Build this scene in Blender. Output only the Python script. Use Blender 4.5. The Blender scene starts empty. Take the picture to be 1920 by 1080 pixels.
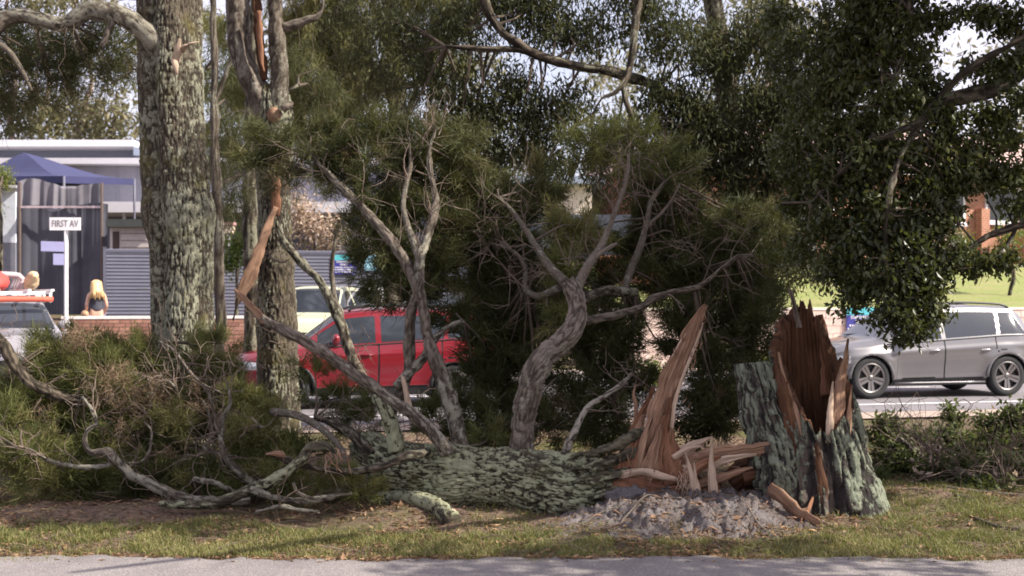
import bpy, math, random
import numpy as np
from mathutils import Vector, Matrix

SC = bpy.context.scene
COL = SC.collection
rng = np.random.default_rng(11)
random.seed(5)

# ------------------------------------------------------------------ camera, sky, sun, exposure
FPX, HOR, CAMH = 2200.0, 560.0, 1.8          # focal length and horizon row in photo pixels (1920 wide), eye height
cam = bpy.data.cameras.new('camera')
cam.sensor_width = 36.0
cam.lens = 36.0 * FPX / 1920.0
cam.shift_y = (HOR - 540.0) / 1920.0
cam.clip_start, cam.clip_end = 0.1, 2000.0
cam.dof.use_dof = True
cam.dof.focus_distance = 10.2
cam.dof.aperture_fstop = 2.6
camo = bpy.data.objects.new('camera', cam)
camo.location = (0, 0, CAMH)
camo.rotation_euler = (math.radians(90), 0, 0)
COL.objects.link(camo)
SC.camera = camo

SUN_AZ, SUN_EL = math.radians(-14), math.radians(41)      # azimuth from +X
TO_SUN = Vector((math.cos(SUN_EL) * math.cos(SUN_AZ), math.cos(SUN_EL) * math.sin(SUN_AZ), math.sin(SUN_EL)))
world = bpy.data.worlds.new('World')
SC.world = world
world.use_nodes = True
wn, wl = world.node_tree.nodes, world.node_tree.links
bg = wn['Background']
sky = wn.new('ShaderNodeTexSky')
sky.sky_type = 'NISHITA'
sky.sun_disc = False
sky.sun_elevation = SUN_EL
sky.sun_rotation = math.pi / 2 - SUN_AZ
sky.air_density, sky.dust_density, sky.ozone_density = 1.0, 1.6, 1.0
tcw = wn.new('ShaderNodeTexCoord')
cln = wn.new('ShaderNodeTexNoise')
cln.inputs['Scale'].default_value = 2.2
cln.inputs['Detail'].default_value = 6
wl.new(tcw.outputs['Generated'], cln.inputs['Vector'])
clr = wn.new('ShaderNodeMapRange')
clr.inputs[1].default_value, clr.inputs[2].default_value = 0.35, 0.65
clr.inputs[3].default_value, clr.inputs[4].default_value = 0.45, 0.9
wl.new(cln.outputs['Fac'], clr.inputs[0])
wmix = wn.new('ShaderNodeMixRGB')
wl.new(clr.outputs[0], wmix.inputs[0])
wl.new(sky.outputs[0], wmix.inputs[1])
wmix.inputs[2].default_value = (7.2, 6.75, 7.9, 1)          # thin high cloud
wl.new(wmix.outputs[0], bg.inputs['Color'])
bg.inputs['Strength'].default_value = 0.088

sunl = bpy.data.lights.new('sun', 'SUN')
sunl.energy = 5.0
sunl.angle = math.radians(0.55)
sunl.color = (1.0, 0.93, 0.82)
suno = bpy.data.objects.new('sun', sunl)
suno.rotation_euler = TO_SUN.to_track_quat('Z', 'Y').to_euler()
suno.location = (30, -8, 30)
COL.objects.link(suno)

SC.view_settings.view_transform = 'Standard'
SC.view_settings.look = 'None'
SC.view_settings.gamma = 1.0
SC.view_settings.use_curve_mapping = False
SC.view_settings.exposure = 1.05
SC.render.engine = 'CYCLES'
SC.cycles.max_bounces = 8
SC.cycles.transparent_max_bounces = 6
SC.cycles.use_denoising = True
SC.cycles.filter_width = 1.75

# ------------------------------------------------------------------ helpers
def P(px, py, d):
    """a point of the place seen at photo pixel (px, py), d metres in front of the camera"""
    return np.array([(px - 960.0) / FPX * d, d, CAMH - (py - HOR) / FPX * d])

def PX(d):                                   # photo pixels per metre at distance d
    return FPX / d

def hash3(i, j, k, s=0):
    n = (i * 374761393 + j * 668265263 + k * 2147483647 + s * 1274126177) & 0xffffffff
    n = ((n ^ (n >> 13)) * 1274126177) & 0xffffffff
    n = (n ^ (n >> 16)) & 0xffffffff
    n = (n * 2246822519) & 0xffffffff
    return ((n ^ (n >> 15)) & 0xffffff) / float(0xffffff)

def vnoise(p, s=0):
    p = np.asarray(p, float)
    f = np.floor(p)
    i = f.astype(np.int64)
    u = p - f
    u = u * u * (3 - 2 * u)
    r = 0
    for dx in (0, 1):
        wx = u[:, 0] if dx else 1 - u[:, 0]
        for dy in (0, 1):
            wy = u[:, 1] if dy else 1 - u[:, 1]
            for dz in (0, 1):
                wz = u[:, 2] if dz else 1 - u[:, 2]
                r = r + wx * wy * wz * hash3(i[:, 0] + dx, i[:, 1] + dy, i[:, 2] + dz, s)
    return r

def fbm(p, o=4, s=0):
    a, t, r = 0.5, 0.0, 0.0
    p = np.asarray(p, float)
    for k in range(o):
        r = r + a * vnoise(p, s + k)
        t += a
        a *= 0.5
        p = p * 2.03
    return r / t

def sstep(a, b, x):
    t = np.clip((x - a) / (b - a), 0, 1)
    return t * t * (3 - 2 * t)

def unit(v):
    v = np.asarray(v, float)
    return v / np.maximum(np.linalg.norm(v, axis=-1, keepdims=True), 1e-9)

class G:
    """collects quads and tris with point attributes, then links ONE mesh object"""
    def __init__(self):
        self.v, self.f4, self.f3, self.m4, self.m3, self.at, self.n = [], [], [], [], [], {}, 0

    def add(self, v, q=None, t=None, m=0, **at):
        v = np.asarray(v, float).reshape(-1, 3)
        k = len(v)
        self.v.append(v)
        if q is not None and len(q):
            q = np.asarray(q, np.int64).reshape(-1, 4)
            self.f4.append(q + self.n)
            self.m4.append(np.broadcast_to(np.asarray(m), (len(q),)))
        if t is not None and len(t):
            t = np.asarray(t, np.int64).reshape(-1, 3)
            self.f3.append(t + self.n)
            self.m3.append(np.broadcast_to(np.asarray(m), (len(t),)))
        for a, x in at.items():
            self.at.setdefault(a, []).append((self.n, np.asarray(x, float)))
        self.n += k
        return self

    def box(self, a, b, m=0):
        (x0, y0, z0), (x1, y1, z1) = a, b
        v = [(x0, y0, z0), (x1, y0, z0), (x1, y1, z0), (x0, y1, z0), (x0, y0, z1), (x1, y0, z1), (x1, y1, z1), (x0, y1, z1)]
        return self.add(v, [(0, 3, 2, 1), (4, 5, 6, 7), (0, 1, 5, 4), (1, 2, 6, 5), (2, 3, 7, 6), (3, 0, 4, 7)], m=m)

    def mesh(self, name, mats, smooth=False, origin=None):
        me = bpy.data.meshes.new(name)
        v = np.concatenate(self.v) if self.v else np.zeros((0, 3))
        if origin is not None:
            v = v - np.asarray(origin)
        q = np.concatenate(self.f4) if self.f4 else np.zeros((0, 4), np.int64)
        t = np.concatenate(self.f3) if self.f3 else np.zeros((0, 3), np.int64)
        me.vertices.add(len(v))
        me.vertices.foreach_set('co', v.astype(np.float32).ravel())
        me.loops.add(q.size + t.size)
        me.loops.foreach_set('vertex_index', np.concatenate([q.ravel(), t.ravel()]).astype(np.int32))
        me.polygons.add(len(q) + len(t))
        ls = np.concatenate([np.arange(len(q)) * 4, q.size + np.arange(len(t)) * 3]).astype(np.int32)
        me.polygons.foreach_set('loop_start', ls)
        mi = np.concatenate([np.concatenate(self.m4) if self.m4 else np.zeros(0), np.concatenate(self.m3) if self.m3 else np.zeros(0)]).astype(np.int32)
        me.polygons.foreach_set('material_index', mi)
        me.polygons.foreach_set('use_smooth', np.full(len(q) + len(t), smooth))
        me.update(calc_edges=True)
        for a, parts in self.at.items():
            vec = parts[0][1].ndim == 2
            arr = np.zeros((self.n, 3) if vec else self.n, np.float32)
            for o, x in parts:
                arr[o:o + len(x)] = x
            A = me.attributes.new(a, 'FLOAT_VECTOR' if vec else 'FLOAT', 'POINT')
            A.data.foreach_set('vector' if vec else 'value', arr.ravel())
        for mm in (mats if isinstance(mats, (list, tuple)) else [mats]):
            me.materials.append(mm)
        return me

    def obj(self, name, mats, parent=None, smooth=False, origin=None, local=False):
        return link(name, self.mesh(name, mats, smooth, origin), parent, local, origin)

def link(name, me, parent=None, local=False, origin=None):
    o = bpy.data.objects.new(name, me)
    COL.objects.link(o)
    if origin is not None:
        o.location = Vector(origin)
    if parent is not None:
        o.parent = parent
        if not local and parent.type == 'EMPTY':
            o.matrix_parent_inverse = Matrix.Translation(-Vector(parent.location))
    return o

def tag(o, label=None, cat=None, group=None, kind=None):
    for k, x in (('label', label), ('category', cat), ('group', group), ('kind', kind)):
        if x:
            o[k] = x
    return o

def thing(name, label, cat, loc=(0, 0, 0), rotz=0.0, group=None):
    o = bpy.data.objects.new(name, None)
    o.empty_display_size = 0.2
    o.location = Vector([float(x) for x in loc])
    o.rotation_euler = (0, 0, rotz)
    COL.objects.link(o)
    return tag(o, label, cat, group)

# ------------------------------------------------------------------ materials
def new_mat(name):
    m = bpy.data.materials.new(name)
    m.use_nodes = True
    n, l = m.node_tree.nodes, m.node_tree.links
    b = n['Principled BSDF']
    return m, n, l, b

def rgba(c):
    return (c[0], c[1], c[2], 1.0)

def ramp(n, l, fac, stops):
    r = n.new('ShaderNodeValToRGB')
    e = r.color_ramp.elements
    e[0].position, e[0].color = stops[0][0], rgba(stops[0][1])
    e[1].position, e[1].color = stops[-1][0], rgba(stops[-1][1])
    for p, c in stops[1:-1]:
        x = e.new(p)
        x.color = rgba(c)
    l.new(fac, r.inputs[0])
    return r.outputs[0]

def noise_node(n, l, vec, scale, detail=4, rough=0.55, mapping=None):
    if mapping is not None:
        mp = n.new('ShaderNodeMapping')
        mp.inputs['Scale'].default_value = mapping
        l.new(vec, mp.inputs['Vector'])
        vec = mp.outputs[0]
    t = n.new('ShaderNodeTexNoise')
    t.inputs['Scale'].default_value = scale
    t.inputs['Detail'].default_value = detail
    t.inputs['Roughness'].default_value = rough
    l.new(vec, t.inputs['Vector'])
    return t.outputs['Fac']

def mixc(n, l, fac, a, b, mode='MIX'):
    x = n.new('ShaderNodeMixRGB')
    x.blend_type = mode
    for i, s in ((0, fac), (1, a), (2, b)):
        if hasattr(s, 'is_linked') or hasattr(s, 'links'):
            l.new(s, x.inputs[i])
        elif i == 0:
            x.inputs[0].default_value = s
        else:
            x.inputs[i].default_value = rgba(s)
    return x.outputs[0]

def mathn(n, l, op, a, b=None, clamp=False):
    x = n.new('ShaderNodeMath')
    x.operation = op
    x.use_clamp = clamp
    for i, s in ((0, a), (1, b)):
        if s is None:
            continue
        if hasattr(s, 'links'):
            l.new(s, x.inputs[i])
        else:
            x.inputs[i].default_value = s
    return x.outputs[0]

def attr(n, name):
    a = n.new('ShaderNodeAttribute')
    a.attribute_name = name
    return a

def bump(n, l, b, h, strength=0.5, dist=0.02):
    x = n.new('ShaderNodeBump')
    x.inputs['Strength'].default_value = strength
    x.inputs['Distance'].default_value = dist
    l.new(h, x.inputs['Height'])
    l.new(x.outputs[0], b.inputs['Normal'])

def plain(name, c, rough=0.6, metal=0.0, var=0.12, scale=6.0, bumpy=0.0, coat=0.0):
    """a paint or plastic with slight uneven tone"""
    m, n, l, b = new_mat(name)
    tc = n.new('ShaderNodeTexCoord')
    f = noise_node(n, l, tc.outputs['Object'], scale, 5)
    lo = [x * (1 - var) for x in c]
    hi = [min(1, x * (1 + var)) for x in c]
    l.new(ramp(n, l, f, [(0.3, lo), (0.7, hi)]), b.inputs['Base Color'])
    b.inputs['Roughness'].default_value = rough
    b.inputs['Metallic'].default_value = metal
    if coat:
        b.inputs['Coat Weight'].default_value = coat
        b.inputs['Coat Roughness'].default_value = 0.06
    if bumpy:
        bump(n, l, b, f, bumpy, 0.01)
    return m

def bark_mat(name, dark, mid, lichen, moss=None, amount=1.0, sc=1.0, bias=0.0):
    m, n, l, b = new_mat(name)
    bk = attr(n, 'bk').outputs['Vector']
    h = attr(n, 'h').outputs['Fac']
    li = attr(n, 'li').outputs['Fac']
    fine = noise_node(n, l, bk, 38, 5, 0.65, (1, 1, 0.35))
    speck = noise_node(n, l, bk, 17 * sc, 5, 0.7, (1, 1, 0.5))
    speck2 = noise_node(n, l, bk, 60 * sc, 3, 0.6, (1, 1, 0.6))
    hh = mathn(n, l, 'ADD', h, mathn(n, l, 'MULTIPLY', mathn(n, l, 'SUBTRACT', fine, 0.5), 0.9))
    base = ramp(n, l, hh, [(0.05, [x * 0.5 for x in dark]), (0.4, dark), (0.9, mid)])
    lm = mathn(n, l, 'ADD', mathn(n, l, 'ADD', li, bias), mathn(n, l, 'MULTIPLY', mathn(n, l, 'SUBTRACT', speck, 0.5), 2.2))
    lm = mathn(n, l, 'ADD', lm, mathn(n, l, 'MULTIPLY', mathn(n, l, 'SUBTRACT', speck2, 0.5), 1.1))
    lm = mathn(n, l, 'ADD', lm, mathn(n, l, 'MULTIPLY', mathn(n, l, 'SUBTRACT', h, 0.6), 0.75))
    mr = n.new('ShaderNodeMapRange')
    mr.inputs[1].default_value, mr.inputs[2].default_value = 0.40, 0.66
    mr.inputs[4].default_value = amount
    l.new(lm, mr.inputs[0])
    tone = noise_node(n, l, bk, 14, 5, 0.7)
    lc = ramp(n, l, tone, [(0.3, [x * 0.66 for x in lichen]), (0.5, lichen), (0.72, [min(1, x * 1.3) for x in lichen])])
    col = mixc(n, l, mr.outputs[0], base, lc)
    if moss is not None:
        ms = noise_node(n, l, bk, 2.6, 3)
        mm = n.new('ShaderNodeMapRange')
        mm.inputs[1].default_value, mm.inputs[2].default_value = 0.56, 0.72
        mm.inputs[4].default_value = 0.7
        l.new(ms, mm.inputs[0])
        col = mixc(n, l, mm.outputs[0], col, moss)
    l.new(col, b.inputs['Base Color'])
    b.inputs['Roughness'].default_value = 0.92
    b.inputs['Specular IOR Level'].default_value = 0.2
    bump(n, l, b, mathn(n, l, 'ADD', fine, mathn(n, l, 'MULTIPLY', mr.outputs[0], 0.5)), 1.0, 0.014)
    return m

def wood_mat(name, a, bcol, dark, streak=1.0):
    m, n, l, b = new_mat(name)
    bk = attr(n, 'bk').outputs['Vector']
    g1 = noise_node(n, l, bk, 75, 6, 0.72, (1, 1, 0.05))
    g2 = noise_node(n, l, bk, 9, 4, 0.6, (1, 1, 0.22))
    c = ramp(n, l, g1, [(0.28, dark), (0.45, a), (0.62, bcol), (0.8, [min(1, x * 1.25) for x in bcol])])
    c2 = ramp(n, l, g2, [(0.3, [x * 0.5 for x in a]), (0.5, a), (0.75, bcol)])
    l.new(mixc(n, l, 0.45, c, c2), b.inputs['Base Color'])
    b.inputs['Roughness'].default_value = 0.8
    b.inputs['Specular IOR Level'].default_value = 0.25
    bump(n, l, b, g1, 0.8 * streak, 0.012)
    return m

def leaf_mat(name, stops, gloss=0.5, trans=0.3, tcol=None, spec=0.4):
    m, n, l, b = new_mat(name)
    lv = attr(n, 'lv').outputs['Fac']
    c = ramp(n, l, lv, stops)
    l.new(c, b.inputs['Base Color'])
    b.inputs['Roughness'].default_value = gloss
    b.inputs['Specular IOR Level'].default_value = spec
    t = n.new('ShaderNodeBsdfTranslucent')
    l.new(mixc(n, l, 0.5, c, tcol or (0.12, 0.16, 0.03)), t.inputs['Color'])
    mx = n.new('ShaderNodeMixShader')
    mx.inputs[0].default_value = trans
    l.new(b.outputs[0], mx.inputs[1])
    l.new(t.outputs[0], mx.inputs[2])
    l.new(mx.outputs[0], n['Material Output'].inputs['Surface'])
    return m

M = {}
M['bark_big'] = bark_mat('grey bark with lichen', (0.05, 0.04, 0.03), (0.11, 0.09, 0.066), (0.205, 0.2, 0.148), (0.12, 0.105, 0.035), 1.0, 1.25, -0.03)
M['bark_fallen'] = bark_mat('dark rough bark with pale lichen', (0.048, 0.041, 0.028), (0.115, 0.10, 0.068), (0.25, 0.255, 0.165), (0.085, 0.075, 0.025), 1.0, 1.3, -0.03)
M['bark_stump'] = bark_mat('stump bark with blue green lichen', (0.036, 0.03, 0.028), (0.09, 0.07, 0.058), (0.158, 0.172, 0.128), None, 1.0, 1.3, -0.04)
M['bark_limb'] = bark_mat('grey brown limb bark', (0.075, 0.06, 0.046), (0.165, 0.135, 0.108), (0.225, 0.21, 0.165), None, 0.9, 2.2, -0.06)
M['bark_pale'] = bark_mat('pale limb bark', (0.095, 0.076, 0.06), (0.205, 0.168, 0.138), (0.275, 0.25, 0.205), None, 0.9, 2.2, -0.06)
M['bark_dark'] = bark_mat('dark limb bark', (0.035, 0.028, 0.02), (0.12, 0.095, 0.07), (0.22, 0.22, 0.16), None, 0.6)
M['bark_gum'] = bark_mat('smooth pink gum bark', (0.22, 0.15, 0.11), (0.42, 0.32, 0.26), (0.5, 0.42, 0.36), None, 0.5)
M['twig'] = plain('twig bark', (0.125, 0.092, 0.07), 0.9, var=0.45, scale=9)
M['twig_dark'] = plain('dark twig bark', (0.075, 0.055, 0.04), 0.9, var=0.4, scale=9)
M['wood'] = wood_mat('fresh torn wood', (0.22, 0.122, 0.076), (0.42, 0.275, 0.185), (0.045, 0.02, 0.013))
M['wood_red'] = wood_mat('red brown heartwood', (0.19, 0.085, 0.048), (0.33, 0.17, 0.10), (0.045, 0.018, 0.011))
M['wood_pale'] = wood_mat('pale splintered sapwood', (0.42, 0.30, 0.215), (0.60, 0.47, 0.36), (0.18, 0.10, 0.065))
M['wood_rot'] = wood_mat('rotten shade darkened heartwood', (0.06, 0.026, 0.013), (0.17, 0.078, 0.038), (0.009, 0.004, 0.003))  # real rot brown, darkened further to stand in for the hollow's shade
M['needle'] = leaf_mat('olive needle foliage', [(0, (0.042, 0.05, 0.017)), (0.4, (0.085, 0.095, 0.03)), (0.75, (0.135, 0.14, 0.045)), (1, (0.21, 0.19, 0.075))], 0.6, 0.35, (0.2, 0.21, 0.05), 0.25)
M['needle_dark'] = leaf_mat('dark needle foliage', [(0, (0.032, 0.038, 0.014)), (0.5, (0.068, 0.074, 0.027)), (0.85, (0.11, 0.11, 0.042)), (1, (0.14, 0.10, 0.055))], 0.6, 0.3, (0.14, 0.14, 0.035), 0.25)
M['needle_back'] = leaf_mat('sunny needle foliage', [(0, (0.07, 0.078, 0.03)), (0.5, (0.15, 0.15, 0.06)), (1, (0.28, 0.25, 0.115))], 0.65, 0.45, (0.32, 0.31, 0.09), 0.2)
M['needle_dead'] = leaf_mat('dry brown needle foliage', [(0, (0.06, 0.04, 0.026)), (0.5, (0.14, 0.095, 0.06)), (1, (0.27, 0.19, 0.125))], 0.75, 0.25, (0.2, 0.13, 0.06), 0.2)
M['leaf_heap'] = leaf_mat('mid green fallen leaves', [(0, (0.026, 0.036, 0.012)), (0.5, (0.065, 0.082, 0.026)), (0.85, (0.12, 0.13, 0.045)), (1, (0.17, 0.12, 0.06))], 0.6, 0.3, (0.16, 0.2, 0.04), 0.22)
M['leaf_fig'] = leaf_mat('dark glossy broad leaves', [(0, (0.028, 0.034, 0.011)), (0.5, (0.058, 0.066, 0.019)), (0.85, (0.10, 0.105, 0.03)), (1, (0.14, 0.09, 0.04))], 0.4, 0.28, (0.15, 0.17, 0.03), 0.42)
M['leaf_mid'] = leaf_mat('dull green drooping leaves', [(0, (0.04, 0.046, 0.022)), (0.5, (0.078, 0.083, 0.04)), (0.85, (0.12, 0.12, 0.055)), (1, (0.16, 0.135, 0.07))], 0.6, 0.35, (0.16, 0.16, 0.05), 0.22)
M['leaf_gum'] = leaf_mat('olive gum leaves', [(0, (0.10, 0.10, 0.055)), (0.5, (0.18, 0.17, 0.095)), (1, (0.30, 0.25, 0.16))], 0.6, 0.4, (0.32, 0.30, 0.12), 0.25)
M['leaf_bright'] = leaf_mat('bright green leaves', [(0, (0.05, 0.085, 0.018)), (0.5, (0.10, 0.15, 0.03)), (1, (0.24, 0.24, 0.08))], 0.5, 0.35, (0.3, 0.34, 0.05))
M['leaf_flower'] = leaf_mat('pale pink blossom', [(0, (0.20, 0.18, 0.09)), (0.4, (0.40, 0.30, 0.22)), (1, (0.7, 0.55, 0.45))], 0.7, 0.3, (0.6, 0.45, 0.3))
M['grass'] = leaf_mat('short lawn grass', [(0, (0.055, 0.06, 0.02)), (0.4, (0.115, 0.125, 0.036)), (0.75, (0.21, 0.20, 0.07)), (1, (0.36, 0.28, 0.15))], 0.6, 0.3, (0.28, 0.32, 0.06))
M['dead_leaf'] = leaf_mat('dry fallen leaves', [(0, (0.07, 0.04, 0.022)), (0.5, (0.17, 0.095, 0.05)), (1, (0.36, 0.23, 0.13))], 0.8, 0.1, (0.3, 0.15, 0.05))

# ------------------------------------------------------------------ limbs, boards, twigs, leaves
def spline(pts, step, cols=None):
    """Catmull-Rom through pts (N,k), sampled about every `step` metres of the first three columns"""
    p = np.asarray(pts, float)
    if len(p) == 2:
        n = max(2, int(np.linalg.norm(p[1, :3] - p[0, :3]) / step) + 1)
        t = np.linspace(0, 1, n)[:, None]
        return p[0] * (1 - t) + p[1] * t
    e = np.vstack([2 * p[0] - p[1], p, 2 * p[-1] - p[-2]])
    out = []
    for i in range(1, len(e) - 2):
        a, b, c, d = e[i - 1], e[i], e[i + 1], e[i + 2]
        n = max(1, int(round(np.linalg.norm(c[:3] - b[:3]) / step)))
        t = (np.arange(n) / n)[:, None]
        out.append(0.5 * (2 * b + (c - a) * t + (2 * a - 5 * b + 4 * c - d) * t ** 2 + (3 * b - a - 3 * c + d) * t ** 3))
    out.append(p[-1:])
    return np.vstack(out)

def frames(c):
    t = np.gradient(c, axis=0)
    t = unit(t)
    u = np.zeros_like(t)
    a = np.array([0, 0, 1.0]) if abs(t[0, 2]) < 0.8 else np.array([0, 1.0, 0])
    x = unit(np.cross(a, t[0]))
    for i in range(len(t)):
        x = x - t[i] * np.dot(x, t[i])
        x = x / max(np.linalg.norm(x), 1e-9)
        u[i] = x
    return t, u, np.cross(t, u)

def tube(g, pts, rad, seg=12, step=0.05, bark=None, seed=0, wdir=None, wid=None, rfun=None, lich=0.5, caps=(True, True), m=0, lfun=None, flake=1.0):
    """a tapering limb through pts; bark = (amplitude m, fissure width m, fissure length m); wdir/wid flatten it to a board"""
    pts = np.asarray(pts, float)
    rad = np.broadcast_to(np.asarray(rad, float), (len(pts),))
    cols = [pts, np.abs(rad)[:, None]]
    if wid is not None:
        cols.append(np.broadcast_to(np.asarray(wid, float), (len(pts),))[:, None])
    s = spline(np.hstack(cols), step)
    c, r = s[:, :3], np.maximum(s[:, 3], 0.0015)
    w = np.maximum(s[:, 4], 0.0015) if wid is not None else r
    if bark is not None and wid is None:                # knots, uneven taper and small kinks
        L0 = np.concatenate([[0], np.cumsum(np.linalg.norm(np.diff(c, axis=0), axis=1))])
        k3 = lambda f_, s_: fbm(np.stack([L0 * f_ + seed * 1.37, L0 * 0, L0 * 0], -1), 3, s_) - 0.5
        big_ = float(np.median(r))
        f0_ = 0.35 / max(big_, 0.02) ** 0.8
        r = r * (1 + 0.55 * k3(min(f0_, 9), 201) + 0.35 * np.clip(k3(min(f0_ * 2.3, 16), 203), 0.12, 1) - 0.04)
        w = r
        amp_ = np.minimum(r, 0.05)[:, None] * 0.8
        c = c + amp_ * np.stack([k3(min(f0_, 8), 205), k3(min(f0_, 8), 206), k3(min(f0_, 8), 207)], -1)
    if bark is not None and wid is not None and len(c) > 6:    # ragged edges of a torn board
        L0 = np.concatenate([[0], np.cumsum(np.linalg.norm(np.diff(c, axis=0), axis=1))])
        w = w * (1 + 0.38 * (fbm(np.stack([L0 * 16 + seed * 2.1, L0 * 0, L0 * 0], -1), 3, 211) - 0.5))
        c = c + (fbm(np.stack([L0 * 11 + seed, L0 * 0, L0 * 0], -1), 3, 213) - 0.5)[:, None] * np.minimum(w, 0.06)[:, None] * unit(np.asarray(wdir, float))[None] * 0.4
    t, u, v = frames(c)
    if wdir is not None:
        d = np.asarray(wdir, float)
        u = unit(d[None] - t * (t @ d)[:, None])
        v = np.cross(t, u)
    L = np.concatenate([[0], np.cumsum(np.linalg.norm(np.diff(c, axis=0), axis=1))])
    th = np.arange(seg) / seg * 2 * math.pi
    ct, st = np.cos(th), np.sin(th)
    n = len(c)
    R0 = max(float(np.median(np.maximum(r, w))), 0.004)
    bk = np.stack([np.broadcast_to(ct * R0, (n, seg)), np.broadcast_to(st * R0, (n, seg)), np.broadcast_to(L[:, None], (n, seg))], -1).reshape(-1, 3)
    bk = bk + np.array([seed * 3.71 % 17, seed * 1.93 % 13, seed * 2.37 % 11])
    sc = np.ones((n, seg))
    if rfun is not None:
        sc = rfun(th[None, :], (L / max(L[-1], 1e-6))[:, None]) * sc
    h = np.full(n * seg, 0.6)
    li = np.full(n * seg, lich)
    add = np.zeros((n, seg))
    if bark is not None:
        amp, fw, fl = bark
        q = bk / np.array([fw, fw, fl])
        q = q + 0.6 * (np.stack([vnoise(q * 0.5, 31), vnoise(q * 0.5, 32), vnoise(q * 0.5, 33)], -1) - 0.5)
        n1 = vnoise(q, 3)
        n2 = vnoise(q * np.array([2.1, 2.1, 2.6]), 7)
        fis = 1 - np.abs(2 * n1 - 1)
        fis2 = 1 - np.abs(2 * n2 - 1)
        n3 = vnoise(q * np.array([4.3, 4.3, 4.6]), 13)
        h = np.clip(1 - 0.62 * sstep(0.6, 1.0, fis) - 0.42 * flake * sstep(0.6, 1.0, fis2) - 0.3 * (n3 - 0.3), 0, 1.2)
        h = h * (0.7 + 0.6 * fbm(q * 0.6, 3, 5))
        add = ((h - 0.6) * amp).reshape(n, seg)
        big = fbm(bk / np.array([0.3, 0.3, 0.5]), 4, 21)
        li = lich - 0.09 + (big - 0.5) * 1.5
        if lfun is not None:
            li = li + np.broadcast_to(lfun(th[None, :], (L / max(L[-1], 1e-6))[:, None]), (n, seg)).ravel()
    rr_u = w[:, None] * sc + add
    rr_v = r[:, None] * sc + add
    ring = c[:, None, :] + u[:, None, :] * (ct[None, :] * rr_u)[..., None] + v[:, None, :] * (st[None, :] * rr_v)[..., None]
    V = ring.reshape(-1, 3)
    idx = np.arange(n * seg).reshape(n, seg)
    a, b = idx[:-1], idx[1:]
    q = np.stack([a, np.roll(a, -1, 1), np.roll(b, -1, 1), b], -1).reshape(-1, 4)
    tr = []
    VV, BK, HH, LI = [V], [bk], [h], [li]
    k = len(V)
    for end, on in ((0, caps[0]), (n - 1, caps[1])):
        if on:
            VV.append(c[end:end + 1]); BK.append(bk[idx[end, 0]][None]); HH.append([0.5]); LI.append([0.0])
            e = idx[end]
            f = np.stack([np.full(seg, k), e, np.roll(e, -1)], -1)
            tr.append(f[:, ::-1] if end == 0 else f)
            k += 1
    g.add(np.concatenate(VV), q, np.concatenate(tr) if tr else None, m, bk=np.concatenate(BK), h=np.concatenate(HH), li=np.concatenate(LI))
    return c, r

def twig(g, p0, d, length, r, bend=0.35, seg=4, n=5, droop=0.0, rg=rng):
    """a thin crooked twig; returns its points"""
    pts = [np.asarray(p0, float)]
    d = unit(d)
    for i in range(n):
        d = unit(d + rg.normal(0, bend, 3) + np.array([0, 0, -droop]))
        pts.append(pts[-1] + d * length / n)
    pts = np.array(pts)
    t, u, v = frames(pts)
    rr = r * np.linspace(1, 0.35, len(pts))
    th = np.arange(seg) / seg * 2 * math.pi
    V = (pts[:, None] + u[:, None] * (np.cos(th)[None, :, None] * rr[:, None, None]) + v[:, None] * (np.sin(th)[None, :, None] * rr[:, None, None])).reshape(-1, 3)
    idx = np.arange(len(pts) * seg).reshape(len(pts), seg)
    a, b = idx[:-1], idx[1:]
    g.add(V, np.stack([a, np.roll(a, -1, 1), np.roll(b, -1, 1), b], -1).reshape(-1, 4))
    return pts

def branching(g, p0, d, length, r, depth, tips, bend=0.28, droop=0.0, spread=0.8, kids=3, rg=rng):
    pts = twig(g, p0, d, length, r, bend, 5 if r > 0.012 else 4, 5, droop, rg)
    if depth == 0:
        tips.append((pts[-1], unit(pts[-1] - pts[-2])))
        return
    for k in range(kids):
        i = rg.integers(2, len(pts))
        dd = unit(unit(pts[i] - pts[i - 1]) + rg.normal(0, spread, 3))
        branching(g, pts[i], dd, length * rg.uniform(0.45, 0.75), r * 0.6, depth - 1, tips, bend, droop, spread, kids, rg)

def needles(g, C, D, n, size, L, w, up=0.1, rg=rng, lvb=None, spread=0.75):
    """brushes of thin needles: one per centre C (k,3) along direction D"""
    C, D = np.asarray(C, float), unit(D)
    k = len(C)
    t = rg.random((k, n, 1)) * size
    base = C[:, None] + D[:, None] * t + rg.normal(0, size * 0.16, (k, n, 3))
    dr = unit(D[:, None] * 0.75 + rg.normal(0, spread, (k, n, 3)) + np.array([0, 0, up]))
    ln = L * rg.uniform(0.55, 1.15, (k, n, 1)) * rg.uniform(0.55, 1.45, (k, 1, 1))
    side = unit(np.cross(dr, rg.normal(0, 1, (k, n, 3)))) * w * 0.5
    v = np.stack([base - side, base + side, base + dr * ln], 2).reshape(-1, 3)
    lv = (rg.random((k, 1)) * 0.75 if lvb is None else np.asarray(lvb)[:, None] + rg.normal(0, 0.08, (k, 1))) + rg.normal(0, 0.13, (k, n))
    lv = np.repeat(np.clip(lv + (rg.random((k, 1)) < 0.06) * 0.45, 0, 1).ravel(), 3)
    g.add(v, t=np.arange(k * n * 3).reshape(-1, 3), lv=lv)

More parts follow.
